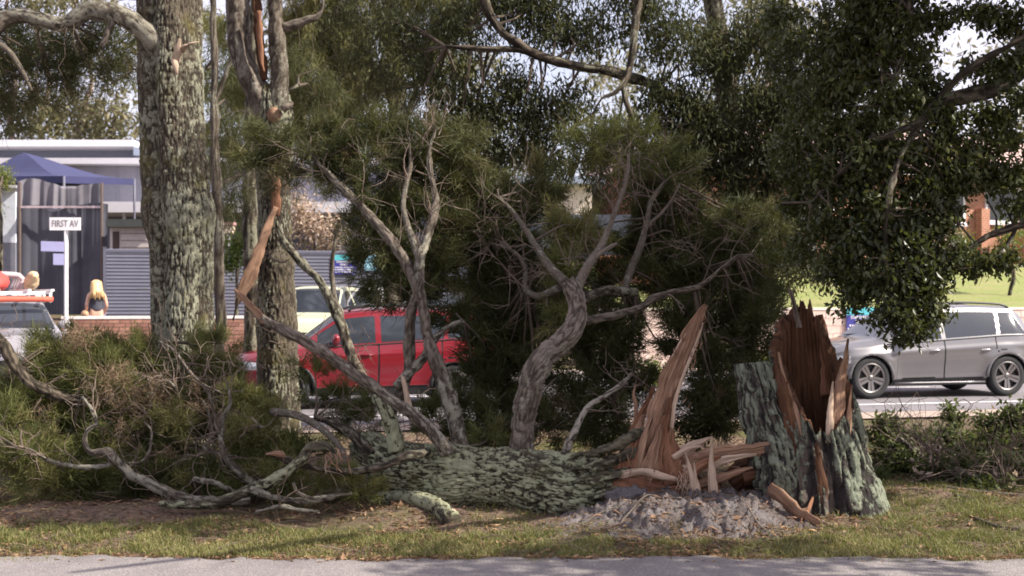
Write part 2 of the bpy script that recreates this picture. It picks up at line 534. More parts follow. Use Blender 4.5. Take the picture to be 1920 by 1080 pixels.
def leaves(g, C, n, rad, L, w, droop=0.4, fold=0.25, rg=rng, lvb=None, jit=0.5):
    """clusters of n diamond leaves (two folded triangles each) round the centres C"""
    C = np.asarray(C, float)
    k = len(C)
    base = C[:, None] + rg.normal(0, 1, (k, n, 3)) * np.asarray(rad) * 0.6
    dr = unit(rg.normal(0, 1, (k, n, 3)) + np.array([0, 0, -droop * 2]))
    side = unit(np.cross(dr, rg.normal(0, jit, (k, n, 3)) + np.array([0, 0, 1.0])))
    nrm = np.cross(dr, side)
    ln = (L * rg.uniform(0.45, 1.4, (k, n, 1)))
    ww = ln * (w / L) * 0.5
    mid = base + dr * ln * 0.45
    v = np.stack([base, mid + side * ww + nrm * ww * fold, base + dr * ln, mid - side * ww + nrm * ww * fold], 2).reshape(-1, 3)
    i = np.arange(k * n) * 4
    t = np.stack([i, i + 1, i + 2, i, i + 2, i + 3], -1).reshape(-1, 3)
    lv = (rg.random((k, 1)) * 0.7 if lvb is None else np.asarray(lvb)[:, None]) + rg.normal(0, 0.17, (k, n))
    g.add(v, t=t, lv=np.repeat(np.clip(lv, 0, 1).ravel(), 4))

def ball(n, c, r, shell=0.45, rg=rng):
    """n points in an ellipsoid, more of them towards the outside; also their outward directions"""
    u = unit(rg.normal(0, 1, (n, 3)))
    q = u * (rg.random((n, 1)) ** shell)
    return np.asarray(c, float) + q * np.asarray(r, float), u

ROAD_A = math.radians(13)
RU = np.array([math.cos(ROAD_A), math.sin(ROAD_A), 0.0])       # along the road
RN = np.array([-math.sin(ROAD_A), math.cos(ROAD_A), 0.0])      # away from the camera
R0 = np.array([2.73, 18.8, 0.0])                                # a point on the near edge line

def rs(x, y):
    return (y - R0[1]) * RN[1] + (x - R0[0]) * RN[0]

def road_pt(u, s, z=0.0):
    return R0 + RU * u + RN * s + np.array([0, 0, z])

def gz(x, y):
    """height of the ground"""
    x, y = np.asarray(x, float), np.asarray(y, float)
    s = rs(x, y)
    left = 1 - sstep(1.0, 4.0, x - 0.12 * (y - 20))
    rise = np.clip((s - 8.3) * 0.163, 0, 1.02) + np.clip(s - 14.6, 0, 60) * 0.008
    z = 0.12 * sstep(7.4, 7.7, s) + left * rise
    pp = np.stack([x * 1.3, y * 1.3, np.zeros_like(x)], -1).reshape(-1, 3)
    near = sstep(8.15, 9.2, y) * (1 - sstep(-2.8, -1.6, s))
    b = (fbm(pp, 4, 50).reshape(x.shape) - 0.5) * 0.22 + (fbm(pp * 6, 3, 60).reshape(x.shape) - 0.5) * 0.05
    return z + near * (b + 0.02) - 0.02 * (1 - sstep(7.9, 8.3, y))
# ------------------------------------------------------------------ ground, roads
def ground_mat():
    m, n, l, b = new_mat('dirt leaf litter and thin turf')
    tc = n.new('ShaderNodeTexCoord')
    o = tc.outputs['Object']
    big = noise_node(n, l, o, 0.55, 5, 0.6)
    fin = noise_node(n, l, o, 26, 6, 0.7)
    mid = noise_node(n, l, o, 5, 5, 0.65)
    dirt = ramp(n, l, fin, [(0.3, (0.05, 0.034, 0.024)), (0.5, (0.13, 0.09, 0.066)), (0.66, (0.22, 0.15, 0.11)), (0.8, (0.36, 0.25, 0.18))])
    turf = ramp(n, l, fin, [(0.3, (0.045, 0.045, 0.018)), (0.55, (0.10, 0.105, 0.036)), (0.8, (0.17, 0.17, 0.06))])
    f = mathn(n, l, 'ADD', mathn(n, l, 'MULTIPLY', big, 0.6), mathn(n, l, 'MULTIPLY', mid, 0.4))
    mr = n.new('ShaderNodeMapRange')
    mr.inputs[1].default_value, mr.inputs[2].default_value = 0.47, 0.62
    l.new(f, mr.inputs[0])
    l.new(mixc(n, l, mr.outputs[0], dirt, turf), b.inputs['Base Color'])
    b.inputs['Roughness'].default_value = 0.95
    b.inputs['Specular IOR Level'].default_value = 0.15
    bump(n, l, b, fin, 0.8, 0.03)
    return m

def lawn_mat():
    m, n, l, b = new_mat('mown sunlit lawn')
    o = n.new('ShaderNodeTexCoord').outputs['Object']
    fin = noise_node(n, l, o, 14, 6, 0.7)
    mid = noise_node(n, l, o, 0.9, 4, 0.6)
    a = ramp(n, l, fin, [(0.3, (0.10, 0.125, 0.03)), (0.55, (0.19, 0.22, 0.055)), (0.8, (0.30, 0.29, 0.10))])
    c = ramp(n, l, fin, [(0.3, (0.14, 0.13, 0.05)), (0.7, (0.33, 0.28, 0.13))])
    l.new(mixc(n, l, ramp(n, l, mid, [(0.42, (0, 0, 0)), (0.72, (0.8, 0.8, 0.8))]), a, c), b.inputs['Base Color'])
    b.inputs['Roughness'].default_value = 0.95
    bump(n, l, b, fin, 0.7, 0.03)
    return m

def asphalt_mat(name, base, spread, grain=1.0):
    m, n, l, b = new_mat(name)
    o = n.new('ShaderNodeTexCoord').outputs['Object']
    vo = n.new('ShaderNodeTexVoronoi')
    vo.inputs['Scale'].default_value = 95
    l.new(o, vo.inputs['Vector'])
    fin = noise_node(n, l, o, 120, 3, 0.7)
    mid = noise_node(n, l, o, 1.6, 5, 0.65)
    st = ramp(n, l, vo.outputs['Color'], [(0.15, [x * 0.45 for x in base]), (0.55, base), (0.9, spread)])
    st = mixc(n, l, 0.5 * grain, ramp(n, l, fin, [(0.3, [x * 0.6 for x in base]), (0.7, [x * 1.35 for x in base])]), st)
    l.new(mixc(n, l, 0.5, st, ramp(n, l, mid, [(0.3, [x * 0.75 for x in base]), (0.7, [x * 1.4 for x in base])])), b.inputs['Base Color'])
    b.inputs['Roughness'].default_value = 0.85
    bump(n, l, b, vo.outputs['Distance'], 0.5 * grain, 0.012)
    return m

M['ground'] = ground_mat()
M['lawn'] = lawn_mat()
M['asphalt_near'] = asphalt_mat('coarse grey chip seal', (0.185, 0.165, 0.16), (0.52, 0.46, 0.44))
M['asphalt_road'] = asphalt_mat('worn pale road asphalt', (0.17, 0.155, 0.165), (0.26, 0.24, 0.25), 0.6)
M['line'] = plain('worn white road paint', (0.70, 0.68, 0.68), 0.7, var=0.25, scale=14)
M['concrete'] = plain('pale concrete', (0.42, 0.37, 0.34), 0.85, var=0.22, scale=7)

xs = np.concatenate([-9.2 - np.geomspace(0.2, 420, 34)[::-1], np.arange(-9.2, 9.21, 0.1), 9.2 + np.geomspace(0.2, 420, 34)])
ys = np.concatenate([[-60, -20, -5, 2, 5, 6.5, 7.3], np.arange(7.6, 17.0, 0.09), np.arange(17.2, 40, 0.4), 40 + np.geomspace(0.5, 700, 26)])
X, Y = np.meshgrid(xs, ys)
Z = gz(X, Y)
idx = np.arange(X.size).reshape(X.shape)
g = G()
g.add(np.stack([X, Y, Z], -1).reshape(-1, 3), np.stack([idx[:-1, :-1], idx[:-1, 1:], idx[1:, 1:], idx[1:, :-1]], -1).reshape(-1, 4))
tag(g.obj('ground', M['ground'], smooth=True), kind='structure')

# the bitumen the camera stands beside, with a crumbling edge
ex = np.arange(-30, 30.01, 0.06)
en = fbm(np.stack([ex * 1.1, ex * 0, ex * 0], -1), 4, 71) - 0.5
en2 = fbm(np.stack([ex * 7, ex * 0, ex * 0], -1), 3, 75) - 0.5
ey = 8.06 + en * 0.35 + en2 * 0.16 + 0.02 * np.maximum(-ex - 3, 0) * -1
g = G()
rows = [ey, ey - 0.04, ey - 0.4, np.full_like(ex, 6.4), np.full_like(ex, 3.0), np.full_like(ex, -25.0)]
hz = [0.0, 0.022, 0.03, 0.035, 0.04, 0.04]
V = np.stack([np.stack([ex, r, np.full_like(ex, h)], -1) for r, h in zip(rows, hz)])
i2 = np.arange(V.shape[0] * V.shape[1]).reshape(V.shape[:2])
g.add(V.reshape(-1, 3), np.stack([i2[1:, :-1], i2[1:, 1:], i2[:-1, 1:], i2[:-1, :-1]], -1).reshape(-1, 4))
tag(g.obj('near_road', M['asphalt_near'], smooth=True), kind='structure')

def strip(name, s0, s1, z, mat, u0=-60, u1=70, nu=65, kind='structure', thick=None):
    g = G()
    us = np.linspace(u0, u1, nu)
    if thick is None:
        v = np.stack([np.stack([road_pt(u, s0, z) for u in us]), np.stack([road_pt(u, s1, z) for u in us])])
        i = np.arange(v.shape[0] * v.shape[1]).reshape(v.shape[:2])
        g.add(v.reshape(-1, 3), np.stack([i[:-1, :-1], i[:-1, 1:], i[1:, 1:], i[1:, :-1]], -1).reshape(-1, 4))
    else:
        pr = [(s0, z - thick), (s0, z - 0.02), (s0 + 0.02, z), (s1 - 0.02, z), (s1, z - 0.02), (s1, z - thick)]
        v = np.stack([np.stack([road_pt(u, s, zz) for u in us]) for s, zz in pr])
        i = np.arange(v.shape[0] * v.shape[1]).reshape(v.shape[:2])
        g.add(v.reshape(-1, 3), np.stack([i[:-1, :-1], i[:-1, 1:], i[1:, 1:], i[1:, :-1]], -1).reshape(-1, 4))
    return tag(g.obj(name, mat), kind=kind)

strip('road', -1.15, 7.35, 0.035, M['asphalt_road'])
strip('edge_line', -0.06, 0.06, 0.040, M['line'])
strip('far_edge_line', 6.8, 6.9, 0.040, M['line'])
for k in range(9):
    strip('centre_dash', 3.2, 3.3, 0.040, M['line'], -21 + k * 5.0, -18.5 + k * 5.0, 4)
strip('gravel_shoulder', -2.0, -1.152, 0.032, plain('pinkish road gravel', (0.33, 0.255, 0.21), 0.95, var=0.3, scale=40, bumpy=0.4))
strip('kerb', 7.352, 7.6, 0.16, M['concrete'], thick=0.2)
strip('footpath', 7.604, 8.4, 0.165, plain('pink beige footpath concrete', (0.50, 0.40, 0.34), 0.9, var=0.16, scale=4))

# ------------------------------------------------------------------ walls beyond the road
def prismbox(u0, u1, s0, s1, z0, z1):
    """eight corners of a box laid along the road direction"""
    return [road_pt(u, s, z) for z in (z0, z1) for u, s in ((u0, s0), (u1, s0), (u1, s1), (u0, s1))]

BOXF = [(0, 3, 2, 1), (4, 5, 6, 7), (0, 1, 5, 4), (1, 2, 6, 5), (2, 3, 7, 6), (3, 0, 4, 7)]

def rbox(g, u0, u1, s0, s1, z0, z1, m=0):
    return g.add(prismbox(u0, u1, s0, s1, z0, z1), BOXF, m=m)

def brick_wall(name, label, cat, u0, u1, s, z0, z1, bl, bh, bu0, bu1, mats, mortar, cap):
    """a wall with a mortar core; every brick between bu0 and bu1 is a piece of its own, proud of the joints"""
    root = thing(name, label, cat, road_pt(bu0, s, z0))
    g = G()
    rbox(g, u0, u1, s + 0.012, s + 0.22, z0 - 0.3, z1 - 0.06)
    g.obj('mortar', mortar, root)
    g = G()
    rbox(g, u0, u1, s - 0.02, s + 0.25, z1 - 0.058, z1)
    g.obj('coping', cap, root)
    gb = G()
    lx, ly, lz = bl - 0.012, 0.03, bh - 0.012
    e = 0.006
    gb.add([(0, 0, 0), (lx, 0, 0), (lx, ly, 0), (0, ly, 0), (0, 0, lz), (lx, 0, lz), (lx, ly, lz), (0, ly, lz)], BOXF)
    meshes = [gb.mesh('brick', mm) for mm in mats]
    n = 0
    rows = int((z1 - 0.06 - z0) / bh)
    rest = [G() for _ in mats]
    r2 = np.random.default_rng(int(abs(u0) * 10) + 3)
    for r in range(rows):
        u = u0 + (bl / 2 if r % 2 else 0)
        while u < u1 - bl:
            k = r2.integers(len(mats))
            p = road_pt(u, s - r2.uniform(0, 0.008), z1 - 0.062 - (r + 1) * bh)
            if bu0 <= u <= bu1 and n < 290:
                o = bpy.data.objects.new('brick', meshes[k])
                o.location = Vector(p)
                o.rotation_euler = (0, 0, ROAD_A)
                COL.objects.link(o)
                o.parent = root
                o.matrix_parent_inverse = Matrix.Translation(-Vector(root.location))
                n += 1
            else:
                rbox(rest[k], u, u + lx, s - 0.004, s + 0.02, p[2], p[2] + lz)
            u += bl
    for k, g in enumerate(rest):
        if g.n:
            tag(g.obj('brickwork', mats[k], root), kind='stuff')
    return root

def u_of(px, s):
    """position along the road of photo column px on the line s metres beyond the edge line"""
    # (y-18.8)cos - (x-2.73) sin = s with x = k y
    k = (px - 960) / FPX
    y = (s + R0[1] * RN[1] + R0[0] * RN[0]) / (RN[1] + k * RN[0])
    p = np.array([k * y, y, 0]) - R0
    return float(p @ RU), y

BR = [plain('red brown brick %d' % i, c, 0.9, var=0.2, scale=12, bumpy=0.3) for i, c in enumerate([(0.24, 0.115, 0.085), (0.20, 0.09, 0.07), (0.29, 0.15, 0.11)])]
PB = [plain('pale pink block %d' % i, c, 0.9, var=0.15, scale=9, bumpy=0.3) for i, c in enumerate([(0.56, 0.43, 0.37), (0.52, 0.40, 0.35), (0.60, 0.47, 0.41)])]
MORT = plain('grey mortar', (0.36, 0.33, 0.31), 0.95)
ua, _ = u_of(115, 9.0)
ub, _ = u_of(292, 9.0)
uc, _ = u_of(545, 9.0)
brick_wall('brick_wall', 'low red brown brick wall with pale coping, in front of the blonde person', 'wall', ua, uc, 9.0, 0.22, 1.42, 0.24, 0.086, u_of(175, 9)[0], ub - 0.2, BR, MORT, plain('pale wall coping', (0.62, 0.57, 0.55), 0.8))
ua, _ = u_of(1120, 8.6)
ub, _ = u_of(2250, 8.6)
brick_wall('retaining_wall', 'pale pink block retaining wall behind the silver car, below the lawn', 'wall', ua, ub, 8.6, 0.15, 1.58, 0.39, 0.19, u_of(1180, 8.6)[0], u_of(1950, 8.6)[0], PB, plain('pale mortar', (0.62, 0.52, 0.47), 0.95), plain('cream wall coping', (0.70, 0.62, 0.52), 0.85))

# lawn held up by the retaining wall
us = np.linspace(u_of(1190, 8.6)[0], 60, 70)
ss = np.concatenate([[8.8], np.linspace(9.2, 26, 30), [40, 80]])
U, S = np.meshgrid(us, ss)
LX = R0[0] + RU[0] * U + RN[0] * S
LY = R0[1] + RU[1] * U + RN[1] * S
def lawn_z(x, y):
    s = rs(x, y)
    return 1.54 + np.clip(s - 8.8, 0, 11.5) * 0.135 + 0.1 * (fbm(np.stack([np.asarray(x) * 0.5, np.asarray(y) * 0.5, np.zeros_like(np.asarray(x, float))], -1).reshape(-1, 3), 3, 81).reshape(np.shape(x)) - 0.5)
LZ = lawn_z(LX, LY)
i2 = np.arange(LX.size).reshape(LX.shape)
g = G()
g.add(np.stack([LX, LY, LZ], -1).reshape(-1, 3), np.stack([i2[:-1, :-1], i2[:-1, 1:], i2[1:, 1:], i2[1:, :-1]], -1).reshape(-1, 4))
tag(g.obj('lawn', M['lawn'], smooth=True), kind='structure')

# ------------------------------------------------------------------ blue grey sheet fence
M['fence'] = plain('blue grey sheet steel', (0.155, 0.155, 0.20), 0.55, 0.1, var=0.08, scale=2)
M['fence_post'] = plain('blue grey fence post', (0.12, 0.12, 0.16), 0.55, 0.1, var=0.05)
FS = 14.5
f0, f1 = u_of(196, FS)[0], u_of(860, FS)[0]
root = thing('sheet_fence', 'blue grey ribbed sheet steel fence behind the parked cars', 'fence', road_pt(f0, FS, 1.15))
npan = int(round((f1 - f0) / 2.38))
pw = (f1 - f0) / npan
g = G()
pr = []
z = 0.0
while z < 1.86:                                  # horizontal ribs
    pr += [(z, 0.0), (z + 0.055, 0.0), (z + 0.065, 0.016), (z + 0.08, 0.016), (z + 0.09, 0.0)]
    z += 0.093
v = np.array([[(0.04, -d, zz) for zz, d in pr], [(pw - 0.04, -d, zz) for zz, d in pr]])
i2 = np.arange(v.shape[0] * v.shape[1]).reshape(v.shape[:2])
g.add(v.reshape(-1, 3), np.stack([i2[:-1, :-1], i2[1:, :-1], i2[1:, 1:], i2[:-1, 1:]], -1).reshape(-1, 4))
pm = g.mesh('panel', M['fence'])
gp = G()
gp.box((-0.035, -0.03, 0), (0.035, 0.03, 1.98))
gp.box((-0.045, -0.04, 1.98), (0.045, 0.04, 2.0))
pom = gp.mesh('post', M['fence_post'])
gr = G()
gr.box((0.036, -0.025, 1.868), (pw - 0.036, 0.02, 1.93))
rm = gr.mesh('rail', M['fence_post'])
for k in range(npan + 1):
    for nm, me in (('panel', pm), ('rail', rm), ('post', pom)):
        if nm != 'post' and k == npan:
            continue
        o = bpy.data.objects.new(nm, me)
        o.location = Vector(road_pt(f0 + k * pw, FS, 1.15))
        o.rotation_euler = (0, 0, ROAD_A)
        COL.objects.link(o)
        o.parent = root
        o.matrix_parent_inverse = Matrix.Translation(-Vector(root.location))

# ------------------------------------------------------------------ words
def words(text, size, mat, parent, loc, rotz=0.0, name='lettering', align='CENTER', sx=1.0, bold=0.0):
    c = bpy.data.curves.new(name, 'FONT')
    c.body = text
    c.size = size
    c.align_x = align
    c.align_y = 'CENTER'
    c.extrude = 0.002
    c.offset = bold
    c.materials.append(mat)
    o = bpy.data.objects.new(name, c)
    COL.objects.link(o)
    me = bpy.data.meshes.new_from_object(o.evaluated_get(bpy.context.evaluated_depsgraph_get()))
    bpy.data.objects.remove(o)
    o = bpy.data.objects.new(name, me)
    COL.objects.link(o)
    o.location = Vector(loc)
    o.rotation_euler = (math.pi / 2, 0, rotz)
    o.scale = (sx, 1, 1)
    o.parent = parent
    return o

def signboard(g, w, h, t=0.012, m=0, x0=None):
    x0 = -w / 2 if x0 is None else x0
    return g.box((x0, -t, 0), (x0 + w, 0, h), m)

M['white'] = plain('white paint', (0.80, 0.78, 0.78), 0.5, var=0.05)
M['navy'] = plain('navy sign print', (0.03, 0.03, 0.22), 0.5, var=0.08)
M['teal'] = plain('teal sign print', (0.08, 0.42, 0.48), 0.5, var=0.2, scale=3)
M['ink'] = plain('overexposed black lettering', (0.16, 0.15, 0.16), 0.6)  # black print, its colour lightened to stand in for overexposure
M['blade'] = plain('lilac sign back', (0.20, 0.195, 0.34), 0.5, var=0.06)

def staff_sign(label, loc, rotz, w=0.64, h=0.52):
    t = thing('parking_sign', label, 'sign', loc, rotz)
    g = G(); g.box((-w / 2, -0.012, 0), (w / 2, 0, h * 0.72)); g.obj('board', M['navy'], t, local=True)
    g = G(); g.box((-w / 2, -0.013, h * 0.722), (w / 2, 0, h)); g.obj('header', M['teal'], t, local=True)
    words('STAFF PARKING', h * 0.155, M['white'], t, (0, -0.016, h * 0.635), 0, sx=w / 0.64 * 0.80 * 0.52 / h, bold=0.001)
    words('ONLY', h * 0.15, M['white'], t, (-0.02, -0.016, h * 0.49), 0, bold=0.001)
    g = G()                                                     # small print, too small to read
    r2 = np.random.default_rng(4)
    for row, (a, b) in enumerate(((-0.40, 0.36), (-0.46, 0.46), (-0.40, 0.40))):
        x = a * w
        while x < b * w:
            ww = r2.uniform(0.02, 0.05) * w
            zc = h * (0.35 - row * 0.115)
            g.box((x, -0.0155, zc - h * 0.032), (min(x + ww, b * w), -0.0125, zc + h * r2.uniform(0.02, 0.034)))
            x += ww + (0.012 if r2.random() < 0.75 else 0.035) * w
    tag(g.obj('small_print', M['white'], t, local=True), kind='stuff')
    return t

p = road_pt(u_of(646, FS)[0], FS - 0.045, 0)
y = u_of(646, FS)[1]
staff_sign('navy and teal staff parking sign fixed to the blue grey fence', (p[0], p[1], CAMH - (514 - HOR) / FPX * y), ROAD_A)
p = road_pt(u_of(1612, 8.6)[0], 8.6 - 0.05, 0)
y = u_of(1612, 8.6)[1]
staff_sign('navy and teal staff parking sign on the pale wall, half behind the silver car', (p[0], p[1], CAMH - (628 - HOR) / FPX * y), ROAD_A, 0.78, 0.68)

# light blue banner beside the first sign
g = G()
y = u_of(702, FS)[1]
a, b = u_of(682, FS)[0], u_of(742, FS)[0]
us = np.linspace(a, b, 14)
v = []
for zz in np.linspace(0, 0.42, 5):
    for k, u in enumerate(us):
        v.append(road_pt(u, FS - 0.06 - 0.02 * math.sin(k * 1.3 + zz * 5), CAMH - (507 - HOR) / FPX * y + zz))
v = np.array(v)
i2 = np.arange(len(v)).reshape(5, 14)
g.add(v, np.stack([i2[:-1, :-1], i2[:-1, 1:], i2[1:, 1:], i2[1:, :-1]], -1).reshape(-1, 4))
tag(g.obj('banner', plain('pale teal banner cloth', (0.22, 0.42, 0.52), 0.7, var=0.15, scale=3)), 'pale teal cloth banner tied along the top of the blue grey fence', 'banner')

# street name sign
d = 25.0
base = P(124, 640, d)
base[2] = float(gz(np.array([base[0]]), np.array([base[1]]))[0])
t = thing('street_sign', 'white street name sign on a tall white pole at the corner', 'sign', base)
top = P(124, 432, d)[2]
g = G(); tube(g, [(0, 0, -0.1), (0, 0, top - base[2] + 0.12)], 0.042, 12, 0.5); g.obj('pole', M['white'], t, local=True, smooth=True)
w, h = 58 / PX(d), 24 / PX(d)
g = G(); g.box((-w / 2, -0.065, top - base[2]), (w / 2, -0.045, top - base[2] + h)); bo = g.obj('name_blade', M['white'], t, local=True)
lt = words('FIRST AV', h * 0.74, M['ink'], bo, (0, -0.068, top - base[2] + h * 0.5), 0, sx=0.72)
z2 = P(124, 472, d)[2] - base[2]
g = G(); g.box((-0.52, -0.012, z2), (-0.02, 0.008, z2 + 0.21)); o = g.obj('side_blade', M['blade'], t, local=True); o.rotation_euler = (0, 0, math.radians(38))
z3 = P(124, 497, d)[2] - base[2]
g = G(); g.box((-0.27, -0.012, z3), (-0.02, 0.008, z3 + 0.24)); o = g.obj('side_blade', M['blade'], t, local=True); o.rotation_euler = (0, 0, math.radians(38))

# ------------------------------------------------------------------ buildings
M['wall_grey'] = plain('grey painted wall cladding', (0.26, 0.255, 0.30), 0.7, var=0.06)
M['wall_dark'] = plain('dark blue grey wall', (0.13, 0.14, 0.18), 0.7, var=0.08)
M['fascia'] = plain('white fascia board', (0.60, 0.58, 0.61), 0.5, var=0.04)
M['cream'] = plain('cream wall cladding', (0.68, 0.58, 0.50), 0.7, var=0.05)
M['bluefascia'] = plain('blue grey fascia', (0.25, 0.29, 0.36), 0.5, var=0.05)
M['glass'] = plain('dark window glass', (0.02, 0.024, 0.03), 0.06, var=0.1)
M['roof'] = plain('grey metal roof', (0.40, 0.40, 0.43), 0.45, 0.3, var=0.06)

def wbox(g, px0, px1, d, py0, py1, depth, m=0, off=0.0):
    """box whose front face fills photo rows py0..py1 (py1 None: down to the ground) between two columns at depth d"""
    a, b = P(px0, py0, d), P(px1, py0, d)
    z1 = a[2]
    z0 = P(px0, py1, d)[2] if py1 is not None else 0.9
    return g.box((a[0], d - off, z0), (b[0], d + depth, z1), m)

root = thing('school_building', 'long pale grey school building with two white flat roof edges', 'building', (P(300, 500, 48)[0], 48, 1.3))
g = G(); wbox(g, -300, 790, 48, 312, None, 9); g.obj('wall', M['wall_grey'], root)
ux0, ux1 = P(-300, 0, 48)[0], P(790, 0, 48)[0]
k = 0
x = ux0 + 0.3
while x < ux1:                                    # cladding ribs
    if -420 < (x / 48 * FPX) < -40 or (-960 < x / 48 * FPX < -600):
        g = G(); g.box((x, 47.955, 3.6), (x + 0.05, 48.0, 7.15)); g.obj('cladding_batten', M['wall_grey'], root)
    x += 0.85
g = G(); wbox(g, -320, 800, 47.2, 296, 307, 11); g.obj('roof', M['fascia'], root)
g = G(); wbox(g, -320, 770, 53, 262, 300, 6); g.obj('upper_wall', M['wall_dark'], root)
g = G(); wbox(g, -340, 250, 51.5, 262, 274, 9); g.obj('upper_roof', M['fascia'], root)
g = G(); wbox(g, 250, 770, 51.5, 276, 291, 9); g.obj('upper_roof', M['bluefascia'], root)
g = G(); wbox(g, 150, 760, 44.5, 378, 398, 4.5); g.obj('awning', M['fascia'], root)
g = G(); wbox(g, 150, 760, 46.9, 399, None, 0.9); g.obj('lower_wall', M['wall_dark'], root)
for px in range(170, 760, 60):
    g = G(); wbox(g, px, px + 4, 44.8, 398, None, 0.12); g.obj('awning_post', M['fascia'], root)
for px in (655, 688, 722):
    g = G(); wbox(g, px, px + 26, 47.9, 322, 352, 0.05); f = g.obj('window', M['fascia'], root)
    g = G(); wbox(g, px + 2, px + 24, 47.86, 325, 350, 0.03); g.obj('pane', plain('grey blind glass', (0.22, 0.23, 0.28), 0.2), f)

root = thing('cream_building', 'cream clad building with blue grey roof edge above the fallen crown', 'building', (P(1020, 500, 42)[0], 42, 1.5))
g = G(); wbox(g, 985, 1110, 42, 345, 402, 7); g.obj('wall', M['cream'], root)
for px in (1010, 1038, 1066):
    g = G(); wbox(g, px, px + 1.6, 41.97, 347, 400, 0.04); g.obj('cover_strip', plain('cream cover strip', (0.6, 0.5, 0.43), 0.7), root)
g = G(); wbox(g, 960, 1135, 41.4, 330, 344, 8.5); g.obj('roof', M['bluefascia'], root)
g = G(); wbox(g, 830, 1250, 41.9, 402.5, None, 7); g.obj('lower_wall', M['wall_dark'], root)
g = G(); wbox(g, 1010, 1054, 41.85, 402, 409, 0.1); g.obj('sill', M['bluefascia'], root)

root = thing('low_roof_building', 'low building with a sunlit tilted eave left of the cream walls', 'building', (P(850, 500, 45)[0], 45, 1.4))
g = G(); wbox(g, 640, 930, 45, 372, None, 6); g.obj('wall', plain('dim violet grey wall', (0.22, 0.21, 0.27), 0.7), root)
a, b = P(760, 372, 44.2), P(915, 344, 44.2)
g = G()
g.add([(a[0], 44.2, a[2]), (b[0], 44.2, b[2]), (b[0], 51, b[2] + .9), (a[0], 51, a[2] + .9), (a[0], 44.2, a[2] + .24), (b[0], 44.2, b[2] + .24), (b[0], 51, b[2] + 1.14), (a[0], 51, a[2] + 1.14)], BOXF)
g.obj('roof', plain('cream eave', (0.62, 0.46, 0.36), 0.6), root)

# shed, timber panel shed, letterbox behind the fence
root = thing('cream_shed', 'small cream shed with dark doorway behind the fence, right of the mesh screen', 'shed', (P(245, 480, 33.5)[0], 33.5, 1.25))
g = G(); wbox(g, 206, 285, 33.5, 426, None, 2.2); g.obj('wall', plain('weathered cream boards', (0.50, 0.44, 0.42), 0.8, var=0.1), root)
for k, py in enumerate((437, 450, 463)):
    g = G(); wbox(g, 226, 284, 33.48, py, py + 1.5, 0.03); g.obj('board_joint', plain('shadow groove strip', (0.24, 0.2, 0.19), 0.9), root)
g = G(); wbox(g, 211, 223, 33.47, 434, 478, 0.05); g.obj('door', plain('dark brown door', (0.06, 0.035, 0.03), 0.7), root)
g = G(); wbox(g, 198, 292, 33.2, 411, 425.5, 2.9); g.obj('roof', plain('dark green gutter roof', (0.05, 0.055, 0.05), 0.7), root)

root = thing('timber_shed', 'grey timber boarded shed just above the blue grey fence', 'shed', (P(680, 480, 35.5)[0], 35.5, 1.25))
g = G(); wbox(g, 636, 745, 35.5, 424, None, 2.5); g.obj('wall', plain('shed lining', (0.2, 0.18, 0.16), 0.9), root)
bd = plain('grey weathered boards', (0.34, 0.31, 0.29), 0.9, var=0.25, scale=8)
for k in range(10):
    g = G(); wbox(g, 637 + k * 10.8, 637 + k * 10.8 + 10.0, 35.46, 426 - (k % 3), None, 0.035); g.obj('board', bd, root)
g = G(); wbox(g, 678, 682, 35.3, 400, None, 0.1); g.obj('post', M['white'], root)

# blue shade tent
apex = P(45, 286, 40.0)
N_, R_, L_ = P(120, 330, 36.0), P(252, 335, 41.0), P(-75, 330, 39.5)
B_ = R_ + L_ - N_
B_[2] = N_[2] + 0.2
root = thing('shade_tent', 'navy blue peaked shade tent beside the school building', 'tent', (apex[0], apex[1], 1.3))
M['tent'] = plain('navy tent cloth', (0.03, 0.032, 0.095), 0.85, var=0.1, scale=1.5)
g = G()
for a, b in ((N_, R_), (R_, B_), (B_, L_), (L_, N_)):
    n1 = 8
    rows = []
    for j in range(n1 + 1):
        tt = j / n1
        rows.append([(a * (1 - s) + b * s) * (1 - tt) + apex * tt - np.array([0, 0, 0.28 * math.sin(math.pi * tt) * (1 - tt)]) for s in np.linspace(0, 1, 9)])
    v = np.array(rows)
    i2 = np.arange(v.shape[0] * v.shape[1]).reshape(v.shape[:2])
    g.add(v.reshape(-1, 3), np.stack([i2[:-1, :-1], i2[:-1, 1:], i2[1:, 1:], i2[1:, :-1]], -1).reshape(-1, 4))
g.obj('canopy', M['tent'], root)
for a, b in ((N_, R_), (L_, N_)):
    g = G()
    g.add([a, b, b - (0, 0, .22), a - (0, 0, .22)], [(0, 1, 2, 3)])
    g.obj('valance', M['tent'], root)
for q in (N_, R_, L_, B_):
    g = G(); tube(g, [(q[0], q[1], 0.9), (q[0], q[1], q[2])], 0.04, 8, 1.0); g.obj('pole', M['fence_post'], root, smooth=True)

